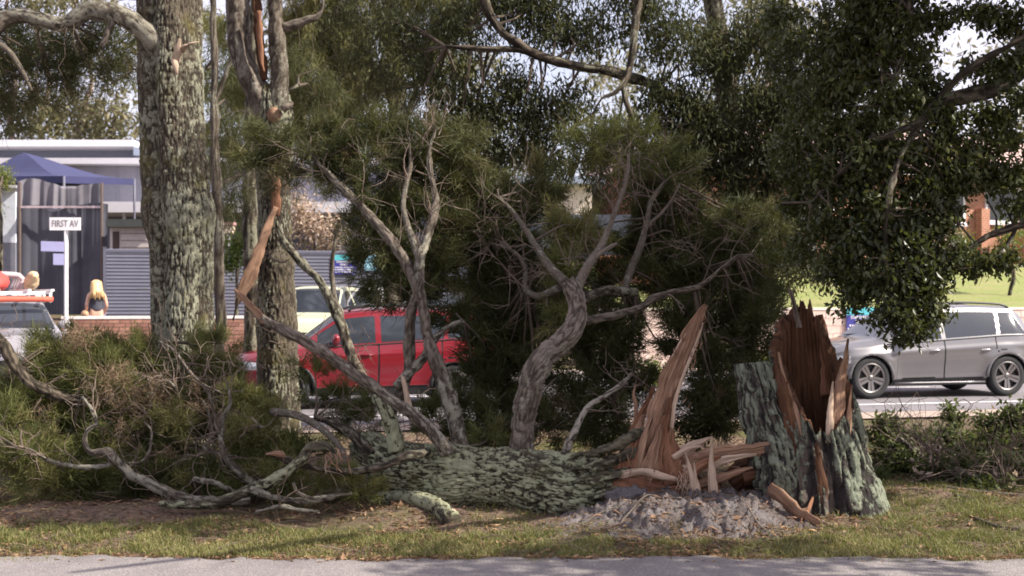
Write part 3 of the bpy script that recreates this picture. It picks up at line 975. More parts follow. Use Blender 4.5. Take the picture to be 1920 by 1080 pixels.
# hanging dark mesh screen with folds
root = thing('mesh_screen', 'tall dark grey shade mesh screen behind the street sign', 'screen', (P(110, 560, 34.5)[0], 34.5, 1.1))
def curtain(px0, px1, d, py0, py1, amp, nx, name, mat, seed):
    g = G()
    a, b = P(px0, py0, d), P(px1, py0, d)
    z1 = a[2]; z0 = P(px0, py1, d)[2]
    xx = np.linspace(a[0], b[0], nx)
    f = (fbm(np.stack([xx * 2.4, xx * 0, xx * 0], -1), 3, seed) - 0.5) * amp
    zs = np.linspace(z0, z1, 10)
    wob = (fbm(np.stack([xx * 1.2, xx * 0, xx * 0 + 5], -1), 3, seed + 1) - 0.5) * 0.5
    v = np.array([[(x, d + ff * (1.2 - 0.5 * k / 9), zz + (w if k == 9 else 0)) for x, ff, w in zip(xx, f, wob)] for k, zz in enumerate(zs)])
    i2 = np.arange(v.shape[0] * v.shape[1]).reshape(v.shape[:2])
    g.add(v.reshape(-1, 3), np.stack([i2[:-1, :-1], i2[:-1, 1:], i2[1:, 1:], i2[1:, :-1]], -1).reshape(-1, 4))
    return g.obj(name, mat, root, smooth=True)
curtain(34, 191, 34.8, 344, 392, 0.5, 90, 'upper_mesh', plain('grey shade mesh', (0.155, 0.145, 0.165), 0.9, var=0.3, scale=1.2), 91)
curtain(30, 203, 34.5, 388, 590, 0.4, 90, 'lower_mesh', plain('charcoal shade mesh', (0.07, 0.07, 0.09), 0.9, var=0.35, scale=0.9), 95)
g = G(); wbox(g, 34, 192, 34.3, 386, 390, 0.06); g.obj('rail', plain('pinkish rail', (0.45, 0.36, 0.38), 0.6, var=0.5, scale=3), root)
for px in (36, 190):
    g = G(); wbox(g, px - 1.3, px + 1.3, 34.25, 342, None, 0.09); g.obj('post', plain('brown screen post', (0.12, 0.085, 0.07), 0.7), root)

root = thing('white_shed', 'white walled shed at the left edge under the tent', 'shed', (P(-10, 500, 36)[0], 36, 1.2))
g = G(); wbox(g, -160, 29, 36.5, 352, 455, 2.5); g.obj('wall', plain('white blue cladding', (0.66, 0.68, 0.76), 0.6), root)
g = G(); wbox(g, -165, 31, 36.3, 347, 352, 3.0); g.obj('roof', M['fascia'], root)
g = G(); wbox(g, -160, 29, 36.5, 455.5, None, 2.5); g.obj('lower_wall', plain('grey lower wall', (0.2, 0.2, 0.24), 0.7), root)

d = 33.2
root = thing('letterbox', 'small cream box with a pink top on a short post, between the two trunks', 'box', P(428, 470, d))
g = G(); wbox(g, 420, 436, d, 422, 438, 0.3); g.obj('box', plain('cream box', (0.62, 0.5, 0.4), 0.6), root)
g = G(); wbox(g, 418, 438, d - 0.03, 416, 421.5, 0.36); g.obj('lid', plain('pink lid', (0.62, 0.35, 0.34), 0.6), root)
g = G(); wbox(g, 425, 431, d + 0.1, 438.5, None, 0.08); g.obj('post', M['white'], root)

# red brick house on the rise
HA = math.radians(24)
hc = P(1620, 490, 44.0)
HU = np.array([math.cos(HA), math.sin(HA), 0]); HN = np.array([-math.sin(HA), math.cos(HA), 0])
def hou(px):
    k = (px - 960) / FPX
    # intersection of the sight line with the facade line
    A = np.array([[k, -HU[0]], [1.0, -HU[1]]])
    y, u = np.linalg.solve(A, hc[:2])
    return float(u), float(y)
def hrow(px, py):
    return CAMH - (py - HOR) / FPX * hou(px)[1]
def hbox(g, u0, u1, n0, n1, z0, z1, m=0):
    v = [hc * [1, 1, 0] + HU * u + HN * nn + np.array([0, 0, z]) for z in (z0, z1) for u, nn in ((u0, n0), (u1, n0), (u1, n1), (u0, n1))]
    return g.add(v, BOXF, m=m)
def house_brick():
    m, n, l, b = new_mat('orange red brickwork')
    tc = n.new('ShaderNodeTexCoord')
    br = n.new('ShaderNodeTexBrick')
    mp = n.new('ShaderNodeMapping')
    mp.inputs['Rotation'].default_value = (math.pi / 2, 0, 0)
    l.new(tc.outputs['Object'], mp.inputs['Vector'])
    l.new(mp.outputs[0], br.inputs['Vector'])
    br.inputs['Scale'].default_value = 1.0
    br.inputs['Brick Width'].default_value = 0.23
    br.inputs['Row Height'].default_value = 0.086
    br.inputs['Mortar Size'].default_value = 0.008
    br.inputs['Color1'].default_value = (0.36, 0.15, 0.085, 1)
    br.inputs['Color2'].default_value = (0.28, 0.11, 0.065, 1)
    br.inputs['Mortar'].default_value = (0.42, 0.30, 0.24, 1)
    l.new(br.outputs['Color'], b.inputs['Base Color'])
    b.inputs['Roughness'].default_value = 0.9
    return m
M['hbrick'] = house_brick()
root = thing('brick_house', 'red brick house with white window frames on the rise behind the lawn', 'house', hc * [1, 1, 0] + np.array([0, 0, 3.0]))
hu0, hu1 = hou(1290)[0], hou(2250)[0]
ztop = hrow(1620, 322)
g = G(); hbox(g, hu0, hu1, 0, 8, 2.4, ztop); g.obj('wall', M['hbrick'], root)
g = G()
e = 0.7
c8 = [hc * [1, 1, 0] + HU * u + HN * nn + np.array([0, 0, z]) for u, nn, z in ((hu0 - e, -e, ztop), (hu1 + e, -e, ztop), (hu1 + e, 8 + e, ztop), (hu0 - e, 8 + e, ztop), (hu0 + 4, 4, ztop + 2.3), (hu1 - 4, 4, ztop + 2.3))]
g.add(c8, [(0, 1, 5, 4), (2, 3, 4, 5)], [(1, 2, 5), (3, 0, 4), (0, 2, 1), (0, 3, 2)])
g.obj('roof', plain('pinkish tile roof', (0.36, 0.25, 0.22), 0.8, var=0.2, scale=6), root)
g = G(); hbox(g, hu0 - e, hu1 + e, -e - 0.1, -e, ztop - 0.12, ztop + 0.1); g.obj('gutter', M['fascia'], root)
for px0, px1, py0, py1 in ((1766, 1808, 356, 420), (1846, 1928, 350, 418), (1500, 1560, 352, 392), (1985, 2060, 350, 418)):
    (ua, _), (ub, _) = hou(px0), hou(px1)
    za, zb = hrow(px0, py1), hrow(px0, py0)
    g = G()
    fw = 0.11
    hbox(g, ua, ub, -0.07, -0.002, za, za + fw); hbox(g, ua, ub, -0.07, -0.002, zb - fw, zb)
    hbox(g, ua, ua + fw, -0.068, -0.002, za + fw, zb - fw); hbox(g, ub - fw, ub, -0.068, -0.002, za + fw, zb - fw)
    hbox(g, ua - .06, ub + .06, -0.13, -0.072, za - 0.07, za + 0.04)
    f = g.obj('window', M['fascia'], root)
    g = G(); hbox(g, ua + fw, ub - fw, -0.03, -0.004, za + fw, zb - fw); g.obj('pane', M['glass'], f)
# brick pier and orange palings under the windows
for px0, px1, py0, n0 in ((1828, 1843, 392, -0.35), (1872, 1881, 415, -1.35)):
    ua, ub = hou(px0)[0], hou(px1)[0]
    g = G(); hbox(g, ua, ub, n0, n0 + 0.34, 2.4, hrow(px0, py0)); g.obj('pier', M['hbrick'], root)
slat = plain('orange stained paling', (0.50, 0.20, 0.11), 0.8, var=0.15, scale=5)
root2 = thing('paling_fence', 'orange stained paling fence in front of the brick house', 'fence', hc * [1, 1, 0] + HU * hou(1850)[0] + HN * -1.0 + np.array([0, 0, 3.0]))
ua, ub = hou(1842)[0], hou(2010)[0]
u = ua
while u < ub:
    g = G(); hbox(g, u, u + 0.10, -1.02, -0.99, 2.6, hrow(1860, 424) + 0.03 * math.sin(u * 7)); g.obj('paling', slat, root2)
    u += 0.125
g = G(); hbox(g, ua, ub, -0.985, -0.93, hrow(1860, 436), hrow(1860, 431)); g.obj('rail', slat, root2)

# garage with ribbed door, terracotta wall on the lawn
d = 39.0
root = thing('garage', 'grey garage with a ribbed roller door left of the brick house', 'garage', (P(1480, 500, d)[0], d, 2.6))
g = G(); wbox(g, 1430, 1530, d, 420, 520, 4); g.obj('wall', plain('garage wall', (0.26, 0.24, 0.27), 0.8), root)
sm = plain('grey roller slat', (0.33, 0.33, 0.37), 0.5, 0.2)
for k in range(12):
    g = G(); wbox(g, 1452, 1506, d - 0.03, 428 + k * 6, 428 + k * 6 + 4.6, 0.028); g.obj('slat', sm, root)
g = G(); wbox(g, 1420, 1545, d - 0.5, 408, 419.5, 5.2); g.obj('roof', M['roof'], root)
root = thing('terracotta_wall', 'terracotta rendered wall behind the fallen crown', 'wall', (P(1270, 540, 33)[0], 33, 2.0))
g = G(); wbox(g, 1120, 1440, 33, 484, 560, 0.3); g.obj('render', plain('terracotta render', (0.50, 0.20, 0.13), 0.85, var=0.15, scale=3, bumpy=0.3), root)
g = G(); wbox(g, 1117, 1443, 32.96, 479, 483.7, 0.38); g.obj('coping', plain('terracotta coping', (0.42, 0.17, 0.11), 0.8), root)
d = 29.5
b0 = P(1603, 560, d); b0[2] = float(lawn_z(np.array([b0[0]]), np.array([d]))[0])
root = thing('marker_post', 'short white marker post standing on the lawn edge', 'post', b0)
g = G(); tube(g, [b0 - (0, 0, .1), [b0[0], d, P(1603, 503, d)[2]]], 0.045, 8, 0.3); g.obj('shaft', M['white'], root, smooth=True)
g = G(); q = P(1603, 512, d); g.box((q[0] - .04, d - .052, q[2] - .1), (q[0] + .04, d - .044, q[2])); g.obj('reflector', plain('red reflector', (0.4, 0.03, 0.02), 0.3), root)
# ------------------------------------------------------------------ cars
M['tyre'] = plain('tyre rubber', (0.022, 0.022, 0.024), 0.85, var=0.2)
M['alloy'] = plain('alloy wheel', (0.22, 0.205, 0.20), 0.35, 0.85, var=0.08)
M['alloy_dark'] = plain('dark brake and hub', (0.03, 0.03, 0.032), 0.5, 0.3)
M['trim'] = plain('black plastic trim', (0.02, 0.02, 0.022), 0.55, var=0.2)
M['seam'] = plain('panel gap', (0.015, 0.015, 0.016), 0.7)
M['chrome'] = plain('chrome', (0.7, 0.7, 0.7), 0.15, 0.95, var=0.02)
M['lamp_red'] = plain('red tail lamp', (0.30, 0.012, 0.012), 0.15, coat=0.6)
M['lamp_clear'] = plain('clear head lamp', (0.45, 0.47, 0.5), 0.12, 0.3, coat=0.8)
M['carglass'] = plain('tinted car glass', (0.03, 0.035, 0.045), 0.04, var=0.05, coat=0.5)
M['plate'] = plain('plate', (0.7, 0.68, 0.6), 0.5)

def paint(name, c, metal=0.3, rough=0.35):
    return plain(name, c, rough, metal, var=0.04, scale=3, coat=0.8)

def wheel(parent, x, y, r, width, side, spokes=10):
    root = bpy.data.objects.new('wheel', None)
    COL.objects.link(root)
    root.parent = parent
    root.location = (x, y, r)
    def lathe(prof, seg=40):
        g = G()
        th = np.arange(seg) / seg * 2 * math.pi
        v = np.array([[(a * math.cos(t), yy * side, a * math.sin(t)) for t in th] for a, yy in prof])
        i2 = np.arange(v.shape[0] * v.shape[1]).reshape(v.shape[:2])
        a, b = i2[:-1], i2[1:]
        g.add(v.reshape(-1, 3), np.stack([a, np.roll(a, -1, 1), np.roll(b, -1, 1), b], -1).reshape(-1, 4))
        return g
    w = width / 2
    rr = r * 0.70
    lathe([(rr, -w), (r * 0.93, -w), (r * 0.985, -w * 0.75), (r, -w * 0.4), (r, w * 0.4), (r * 0.985, w * 0.75), (r * 0.94, w * 0.98), (r * 0.8, w * 1.03), (rr, w * 0.92)]).obj('tyre', M['tyre'], root, smooth=True, local=True)
    g = lathe([(rr * 1.0, w * 0.93), (rr * 0.97, w * 0.96), (rr * 0.90, w * 0.88), (rr * 0.88, -w * 0.6)])
    for k in range(spokes):
        t = k / spokes * 2 * math.pi + (0.16 if k % 2 else -0.16)
        c, s = math.cos(t), math.sin(t)
        t2 = (k // 2 * 2 + 0.5) / spokes * 2 * math.pi
        h = 0.028
        pts = []
        for (rad, tt, yy, hw) in ((rr * 0.14, t2, w * 0.72, 0.022), (rr * 0.93, t, w * 0.90, h)):
            for dt, dy in ((-hw, 0), (hw, 0), (hw, -0.03), (-hw, -0.03)):
                pts.append((rad * math.cos(tt) - dt * math.sin(tt), (yy + dy) * side, rad * math.sin(tt) + dt * math.cos(tt)))
        g.add(pts, BOXF)
    g.obj('rim', M['alloy'], root, local=True)
    g = lathe([(rr * 0.88, w * 0.25), (0.002, w * 0.25)])
    g.obj('brake_disc', M['alloy_dark'], root, local=True, smooth=True)
    g = lathe([(rr * 0.2, w * 0.6), (rr * 0.19, w * 0.78), (rr * 0.12, w * 0.84), (0.002, w * 0.85)], 16)
    g.obj('hub', M['alloy'], root, local=True, smooth=True)

def car(name, label, loc, rotz, body, L=4.3, Wd=1.78, H=1.6, wb=2.67, fo=0.86, r=0.345, cowl=1.06, hoodz=1.0, belt=(1.02, 1.10), roof=(0.42, 0.86), ws=0.245, tail='hatch', group=None, rails=True, fine=1.0, lower=None, cat='car', spokes=10):
    """a five door car along +x (front at +x), a skin of panels split where the real panels part"""
    root = thing(name, label, cat, loc, rotz, group)
    X0, X1 = -L / 2, L / 2
    fx = X1 - fo                 # front axle
    rx = fx - wb
    Wh = Wd / 2
    n = int(150 * fine)
    t = np.linspace(0, 1, n)
    xs_ = X0 + L * (t + 0.035 * np.sin(2 * math.pi * t) * -1)       # denser at the ends
    f = lambda pts: np.interp(xs_, [p[0] for p in pts], [p[1] for p in pts])
    def smooth(y, k=5):
        k = max(1, int(k * fine))
        p = np.pad(y, k, mode='edge')
        ker = np.hanning(2 * k + 3)[1:-1]
        return np.convolve(p, ker / ker.sum(), 'valid')
    xc = X1 - L * ws                                   # base of the windscreen
    xr1 = X1 - L * roof[0]                             # front edge of the roof
    xr0 = X1 - L * roof[1]                             # rear edge of the roof
    nose = [(X1, 0.62), (X1 - 0.03, 0.76), (X1 - 0.16, 0.88), (X1 - 0.45, hoodz - 0.03), (xc + 0.15, cowl - 0.02), (xc, cowl)]
    if tail == 'hatch':
        tailp = [(X0, 0.72), (X0 + 0.02, 0.95), (X0 + 0.09, 1.08), (X0 + 0.30, H - 0.2), (xr0 - 0.1, H - 0.055), (xr0, H - 0.02)]
    elif tail == 'van':
        tailp = [(X0, 0.7), (X0 + 0.03, 1.1), (X0 + 0.12, H - 0.12), (X0 + 0.25, H - 0.02), (xr0, H)]
    else:
        tailp = [(X0, 0.7), (X0 + 0.03, 0.92), (X0 + 0.5, 1.02), (xr0 - 0.25, 1.08), (xr0, H - 0.03)]
    roofp = [(xr0 * 0.6 + xr1 * 0.4, H), (xr0 * 0.2 + xr1 * 0.8, H - 0.005), (xr1 + 0.0, H - 0.045)]
    zt = smooth(f(sorted(tailp + roofp + nose)), 4)
    zb = smooth(f([(X0, 0.66), (X0 + 0.05, 0.92), (X0 + 0.3, belt[1]), (rx, belt[1]), (fx - 0.4, belt[0] - 0.04), (xc, belt[0] - 0.05), (X1 - 0.45, hoodz - 0.12), (X1 - 0.14, 0.78), (X1, 0.58)]), 4)
    zb = np.minimum(zb, zt - 0.02)
    zs_ = smooth(f([(X0, 0.42), (X0 + 0.1, 0.33), (X0 + 0.45, 0.24), (X1 - 0.5, 0.22), (X1 - 0.1, 0.26), (X1, 0.36)]), 3)
    dx = np.minimum(xs_ - X0, X1 - xs_)
    Wp = Wh * (1 - 0.30 * (1 - np.clip(dx / 0.65, 0, 1)) ** 2.6)
    Wp = Wp * np.where(dx < 1e-6, 0.97, 1)
    Wr = smooth(f([(X0, Wh * 0.62), (xr0, Wh * 0.66), (xr1, Wh * 0.68), (xc, Wh * 0.80), (X1 - 0.3, Wh * 0.78), (X1, Wh * 0.6)]), 4)
    ze = zt - np.interp(xs_, [X0, xr0, xr1, xc, X1], [0.03, 0.075, 0.085, 0.03, 0.03])
    ze = np.maximum(ze, zb + 0.012)
    nl, ns, nr = int(26 * fine), int(16 * fine), int(12 * fine)
    ring, band, sv = [], [], []
    for k in range(nl):                                 # lower body
        s = k / nl
        z = zs_ + (zb - zs_) * s
        prof = 0.90 + 0.10 * np.sin(np.clip(s / 0.62, 0, 1) * math.pi / 2) - 0.045 * max(0, (s - 0.72) / 0.28) ** 1.5
        crease = 0.012 * math.exp(-((s - 0.80) / 0.05) ** 2) - 0.016 * math.exp(-((s - 0.42) / 0.16) ** 2) + 0.014 * math.exp(-((s - 0.16) / 0.05) ** 2)
        ring.append((Wp * (prof + crease), z)); band.append(0); sv.append(s)
    for k in range(ns):                                 # glass band
        s = k / ns
        w0 = Wp * 0.955
        w = w0 + (Wr - w0) * (s + 0.12 * s * (1 - s) * -1.4)
        ring.append((np.minimum(w, Wp * 0.97), zb + (ze - zb) * s)); band.append(1); sv.append(s)
    for k in range(nr + 1):                             # roof and bonnet
        s = k / nr
        a = s * math.pi / 2
        w = np.minimum(Wr, Wp * 0.97) * np.cos(a) ** 0.75 if k < nr else Wr * 0
        ring.append((w, ze + (zt - ze) * math.sin(a) ** 0.9)); band.append(2); sv.append(s)
    m = len(ring)
    Yv = np.array([q[0] for q in ring]).T               # n,m
    Zv = np.array([q[1] for q in ring]).T
    # widen over the wheels
    for ax in (fx, rx):
        dd = np.sqrt((xs_[:, None] - ax) ** 2 + (Zv - r) ** 2)
        Yv = Yv + 0.028 * np.exp(-((dd - r * 1.12) / 0.12) ** 2) * (np.array(band)[None] == 0)
    Xv = np.broadcast_to(xs_[:, None], (n, m)).copy()
    # nose and tail bow in plan
    bow = 0.14 * (Yv / Wh) ** 2
    Xv = Xv - np.where(Xv > 0, 1, -1) * bow * np.exp(-dx / 0.5)[:, None]
    Xc = 0.25 * (Xv[:-1, :-1] + Xv[1:, :-1] + Xv[:-1, 1:] + Xv[1:, 1:])
    Zc = 0.25 * (Zv[:-1, :-1] + Zv[1:, :-1] + Zv[:-1, 1:] + Zv[1:, 1:])
    Bc = np.broadcast_to(np.array(band)[None, :-1], Xc.shape)
    Sc = np.broadcast_to((np.array(sv)[:-1] + 0.5 / np.where(np.array(band)[:-1] == 0, nl, np.where(np.array(band)[:-1] == 1, ns, nr)))[None], Xc.shape)
    hgt = np.broadcast_to((ze - zb)[:-1, None], Xc.shape)
    reg = np.full(Xc.shape, 0)                          # 0 body
    REG = ['body', 'front_door', 'rear_door', 'bonnet', 'windscreen', 'rear_window', 'side_window', 'headlamp', 'tail_lamp', 'gap', 'sill', 'bumper', 'tailgate', 'none']
    xB = 0.5 * (fx + rx) - 0.02 * L
    xdf = fx - r * 1.35 - 0.12
    xdr = rx + r * 0.62
    low = Bc == 0
    dz_lo = Zc > 0.36
    arch_r = np.sqrt((Xc - rx) ** 2 + (Zc - r) ** 2)
    reg[low & dz_lo & (Xc < xdf) & (Xc > xB)] = 1
    reg[low & dz_lo & (Xc < xB) & (Xc > xdr) & (arch_r > r * 1.32)] = 2
    reg[low & (Zc < 0.345)] = 10
    reg[low & (Xc > X1 - 0.42) & (Zc < 0.55)] = 11
    reg[low & (Xc < X0 + 0.42) & (Zc < 0.55)] = 11
    reg[(Bc == 2) & (Xc > xc + 0.03)] = 3
    reg[(Bc == 2) & (Xc < xc - 0.02) & (Xc > xr1 + 0.04) & (Sc > 0.10)] = 4
    if tail == 'sedan':
        reg[(Bc == 2) & (Xc < xr0 - 0.03) & (Xc > xr0 - 0.5) & (Sc > 0.1)] = 5
    else:
        reg[(Bc == 2) & (Xc < xr0 - 0.04) & (Zc > belt[1] + 0.05) & (Sc > 0.12)] = 5
        reg[(Bc == 2) & (Zc <= belt[1] + 0.05) & (Xc < X0 + 0.4)] = 12
    glass = (Bc == 1) & (Sc > 0.06) & (Sc < 0.88) & (hgt > 0.12)
    xq = X0 + L * 0.085
    reg[glass & (Xc < xc - 0.28) & (Xc > xq + 0.25 * Sc)] = 6
    reg[(reg == 6) & (np.abs(Xc - xB) < 0.045)] = 0
    xC = xdr - 0.06
    reg[(reg == 6) & (np.abs(Xc - (xC - 0.1 * Sc)) < 0.035)] = 0
    pill = (Bc == 1) & (Sc < 0.9) & (Xc < xc - 0.2) & (Xc > xq) & (reg == 0) & (np.abs(Xc - xB) < 0.06)
    reg[low & (Xc > X1 - 0.5) & (Zc > 0.64) & (Zc < 0.64 + 0.16 + (X1 - Xc) * -0.1)] = 7
    reg[((Bc < 2) & (Xc < X0 + 0.30) & (Zc > 0.78) & (Zc < 1.06))] = 8
    for xg in (xdf, xB, xdr):
        gapm = low & (np.abs(Xc - xg) < 0.008) & (Zc > 0.36)
        if xg == xdr:
            gapm &= (arch_r > r * 1.32)
        reg[gapm] = 9
    reg[low & (np.abs(Zc - 0.352) < 0.008) & (Xc < xdf) & (Xc > rx + r * 1.3)] = 9
    reg[low & (np.abs(arch_r - r * 1.33) < 0.01) & (Xc < xdr) & (Zc > 0.4) & (Xc > rx)] = 9
    for ax in (fx, rx):
        reg[low & (np.sqrt((Xc - ax) ** 2 + (Zc - r) ** 2) < r * 1.13)] = 13
    lo_m = lower or M['trim']
    mats = {'body': body, 'front_door': body, 'rear_door': body, 'bonnet': body, 'windscreen': M['carglass'], 'rear_window': M['carglass'], 'side_window': M['carglass'], 'headlamp': M['lamp_clear'], 'tail_lamp': M['lamp_red'], 'gap': M['seam'], 'sill': lo_m, 'bumper': body, 'tailgate': body}
    # shared smooth normals
    Pv = np.stack([Xv, Yv, Zv], -1)
    du = np.gradient(Pv, axis=0); dv = np.gradient(Pv, axis=1)
    nr_ = unit(np.cross(du, dv))
    idx = np.arange(n * m).reshape(n, m)
    Q = np.stack([idx[:-1, :-1], idx[:-1, 1:], idx[1:, 1:], idx[1:, :-1]], -1)
    out = {}
    for side in (-1, 1):
        Ps = Pv.reshape(-1, 3) * [1, side, 1]
        Ns = nr_.reshape(-1, 3) * [1, side, 1]
        if Ns[idx[n // 2, nl // 2], 1] * side < 0:
            Ns = -Ns
        for ri, rn in enumerate(REG[:-1]):
            q = Q[reg == ri].reshape(-1, 4)
            if len(q) == 0:
                continue
            if side > 0:
                q = q[:, ::-1]
            used, inv = np.unique(q, return_inverse=True)
            vv, nn, qq = Ps[used], Ns[used], inv.reshape(-1, 4)
            split = rn not in ('body', 'bonnet', 'windscreen', 'rear_window', 'tailgate', 'gap')
            key = (rn, side if split else 0)
            if rn == 'bumper':
                for wi, sel in enumerate((Xc[reg == ri] > 0, Xc[reg == ri] <= 0)):
                    if sel.any():
                        u2, i3 = np.unique(q[sel], return_inverse=True)
                        out.setdefault((rn, side, wi), []).append((Ps[u2], Ns[u2], i3.reshape(-1, 4)))
                continue
            if rn == 'side_window':
                xm = Xc[reg == ri]
                for wi, sel in enumerate((xm > xB, (xm <= xB) & (xm > xC - 0.05), xm <= xC - 0.05)):
                    if sel.any():
                        q2 = q[sel]
                        u2, i3 = np.unique(q2, return_inverse=True)
                        out.setdefault((rn, side, wi), []).append((Ps[u2], Ns[u2], i3.reshape(-1, 4)))
                continue
            if rn == 'gap':
                vv = vv - nn * 0.006
            out.setdefault(key, []).append((vv, nn, qq))
    made = {}
    for key, parts in out.items():
        g = G()
        nrm = []
        for vv, nn, qq in parts:
            g.add(vv, qq)
            nrm.append(nn)
        o = g.obj(key[0], mats[key[0]], root, smooth=True, local=True)
        # face winding against the shared normals
        nrm = np.concatenate(nrm)
        me = o.data
        me.polygons[0].normal
        pn = np.array(me.polygons[len(me.polygons) // 2].normal)
        vi = me.polygons[len(me.polygons) // 2].vertices[0]
        if pn @ nrm[vi] < 0:
            me.flip_normals()
        me.normals_split_custom_set_from_vertices(nrm.tolist())
        made[key] = o
        if key[0] == 'gap':
            o['kind'] = 'stuff'
    # end caps, underbody
    for xi, nm in ((0, 'rear_panel'), (n - 1, 'grille')):
        g = G()
        Lp = Pv[xi]
        Rp = Lp * [1, -1, 1]
        i = np.arange(m)
        g.add(np.concatenate([Lp, Rp]), np.stack([i[:-1], i[1:], i[1:] + m, i[:-1] + m], -1))
        g.obj(nm, M['trim'] if xi else body, root, local=True)
    g = G()
    g.box((X0 + 0.35, -Wh * 0.80, 0.21), (X1 - 0.35, Wh * 0.80, 0.30))
    g.box((xc - 0.2, -Wh * 0.74, 0.30), (rx - 0.1, Wh * 0.74, 0.80))
    g.obj('underbody', M['seam'], root, local=True)
    for ax in (fx, rx):
        for side in (-1, 1):
            g = G()                                     # dark wheel housing and the arch lip
            th = np.linspace(-0.25, math.pi + 0.25, 25)
            v = np.array([[(ax + r * 1.14 * math.cos(a), side * yy, max(0.2, r + r * 1.14 * math.sin(a))) for a in th] for yy in (Wh * 0.975, Wh * 0.55)])
            i2 = np.arange(50).reshape(2, 25)
            g.add(v.reshape(-1, 3), np.stack([i2[0, :-1], i2[0, 1:], i2[1, 1:], i2[1, :-1]], -1))
            c = [(ax, side * Wh * 0.56, r)] + [(ax + r * 1.14 * math.cos(a), side * Wh * 0.56, max(0.2, r + r * 1.14 * math.sin(a))) for a in th]
            g.add(c, t=[(0, k, k + 1) for k in range(1, 25)])
            g.obj('wheel_housing', M['seam'], root, local=True)
            g = G()
            dists = [(ax + r * 1.14 * math.cos(a), side * Wh * 0.995, r + r * 1.14 * math.sin(a)) for a in np.linspace(-0.28, math.pi + 0.28, 15)]
            dists = [q for q in dists if q[2] > 0.26]
            tube(g, dists, 0.03, 6, 0.08)
            g.obj('arch_trim', lo_m if lower else body, root, local=True, smooth=True)
            wheel(root, ax, side * (Wh - 0.115), r, 0.215, side, spokes)
    for side in (-1, 1):
        ymid = side * (Wh + 0.006)
        for xh, key in ((xB + 0.20, 'front_door'), (xdr + 0.22, 'rear_door')):
            par = made.get((key, side), root)
            g = G()
            zh = belt[0] - 0.16
            tube(g, [(xh - 0.10, ymid * 0.985, zh), (xh - 0.05, ymid * 1.02, zh + 0.01), (xh + 0.05, ymid * 1.02, zh + 0.01), (xh + 0.10, ymid * 0.985, zh)], 0.014, 8, 0.02)
            h = g.obj('handle', M['chrome'] if metal_handles(name) else body, par, local=True, smooth=True)
        g = G()
        xm = xc - 0.55
        y0 = side * Wh * 0.93
        tube(g, [(xm - 0.02, y0, belt[0] + 0.02), (xm, y0 + side * 0.07, belt[0] + 0.06)], 0.03, 8, 0.02)
        g.obj('mirror_arm', M['trim'], root, local=True, smooth=True)
        g = G()
        tube(g, [(xm, y0 + side * 0.03, belt[0] + 0.095), (xm, y0 + side * 0.10, belt[0] + 0.10), (xm, y0 + side * 0.20, belt[0] + 0.10), (xm, y0 + side * 0.25, belt[0] + 0.09)], [0.03, 0.055, 0.06, 0.03], 12, 0.02, wid=[0.05, 0.085, 0.085, 0.05], wdir=(0, 0, 1))
        g.obj('mirror', body, root, local=True, smooth=True)
        if rails:
            g = G()
            tube(g, [(xr1 - 0.10, side * Wh * 0.67, H - 0.06), (xr1 - 0.25, side * Wh * 0.665, H + 0.01), (0.5 * (xr0 + xr1), side * Wh * 0.655, H + 0.035), (xr0 + 0.2, side * Wh * 0.64, H + 0.0), (xr0 + 0.02, side * Wh * 0.62, H - 0.07)], 0.02, 8, 0.08)
            g.obj('roof_rail', M['trim'] if rails == 'black' else body, root, local=True, smooth=True)
        g = G()                                          # dark belt line strip
        k0, k1 = [int(np.argmin(np.abs(xs_ - v_))) for v_ in (xq + 0.03, xc - 0.12)]
        kk = np.linspace(k0, k1, 16).astype(int)
        tube(g, [(Xv[k, nl], side * (Yv[k, nl] + 0.004), Zv[k, nl]) for k in kk], 0.011, 5, 0.2)
        g.obj('belt_strip', M['trim'], root, local=True, smooth=True)
        if lower is None:
            g = G()
            tube(g, [(fx - r * 1.25, side * Wh * 0.965, 0.27), (rx + r * 1.25, side * Wh * 0.965, 0.27)], 0.02, 6, 0.3)
            g.obj('sill_strip', body, root, local=True, smooth=True)
    for xi, sx in ((X0 - 0.012, -1),):
        g = G(); g.box((xi - 0.01, -0.26, 0.62), (xi + 0.01, 0.26, 0.74)); g.obj('number_plate', M['plate'], root, local=True)
    g = G()
    tube(g, [(xc - 0.02, -Wh * 0.55, cowl + 0.035), (xc - 0.10, 0.0, cowl + 0.06), (xc - 0.05, Wh * 0.4, cowl + 0.045)], 0.009, 5, 0.1)
    g.obj('wiper', M['trim'], root, local=True)
    return root

def metal_handles(name):
    return name == 'silver_car'

FACE = math.pi + ROAD_A
def place(px, s):
    u, y = u_of(px, s)
    return road_pt(u, s, 0.036)

# silver SUV: near wheels stand about 1.2 m beyond the edge line
c0 = place(1709, 0.92 + 0.9)
car('silver_car', 'silver grey wagon with alloy wheels on the road, partly behind hanging leaves', c0, FACE, paint('silver grey metallic', (0.17, 0.163, 0.17), 0.45, 0.34), L=4.45, H=1.66, wb=2.72, fo=0.90, r=0.37, fine=1.3, belt=(1.0, 1.10), roof=(0.41, 0.87), rails='black')
c0 = place(686, 1.05 + 0.9)
car('red_car', 'bright red wagon on the road behind the upright branches of the fallen tree', c0, FACE, paint('red car paint', (0.21, 0.009, 0.019), 0.15, 0.3), L=4.4, H=1.62, wb=2.66, fo=0.9, r=0.35, fine=1.2, belt=(1.02, 1.10), roof=(0.40, 0.88), rails='black', lower=M['trim'])
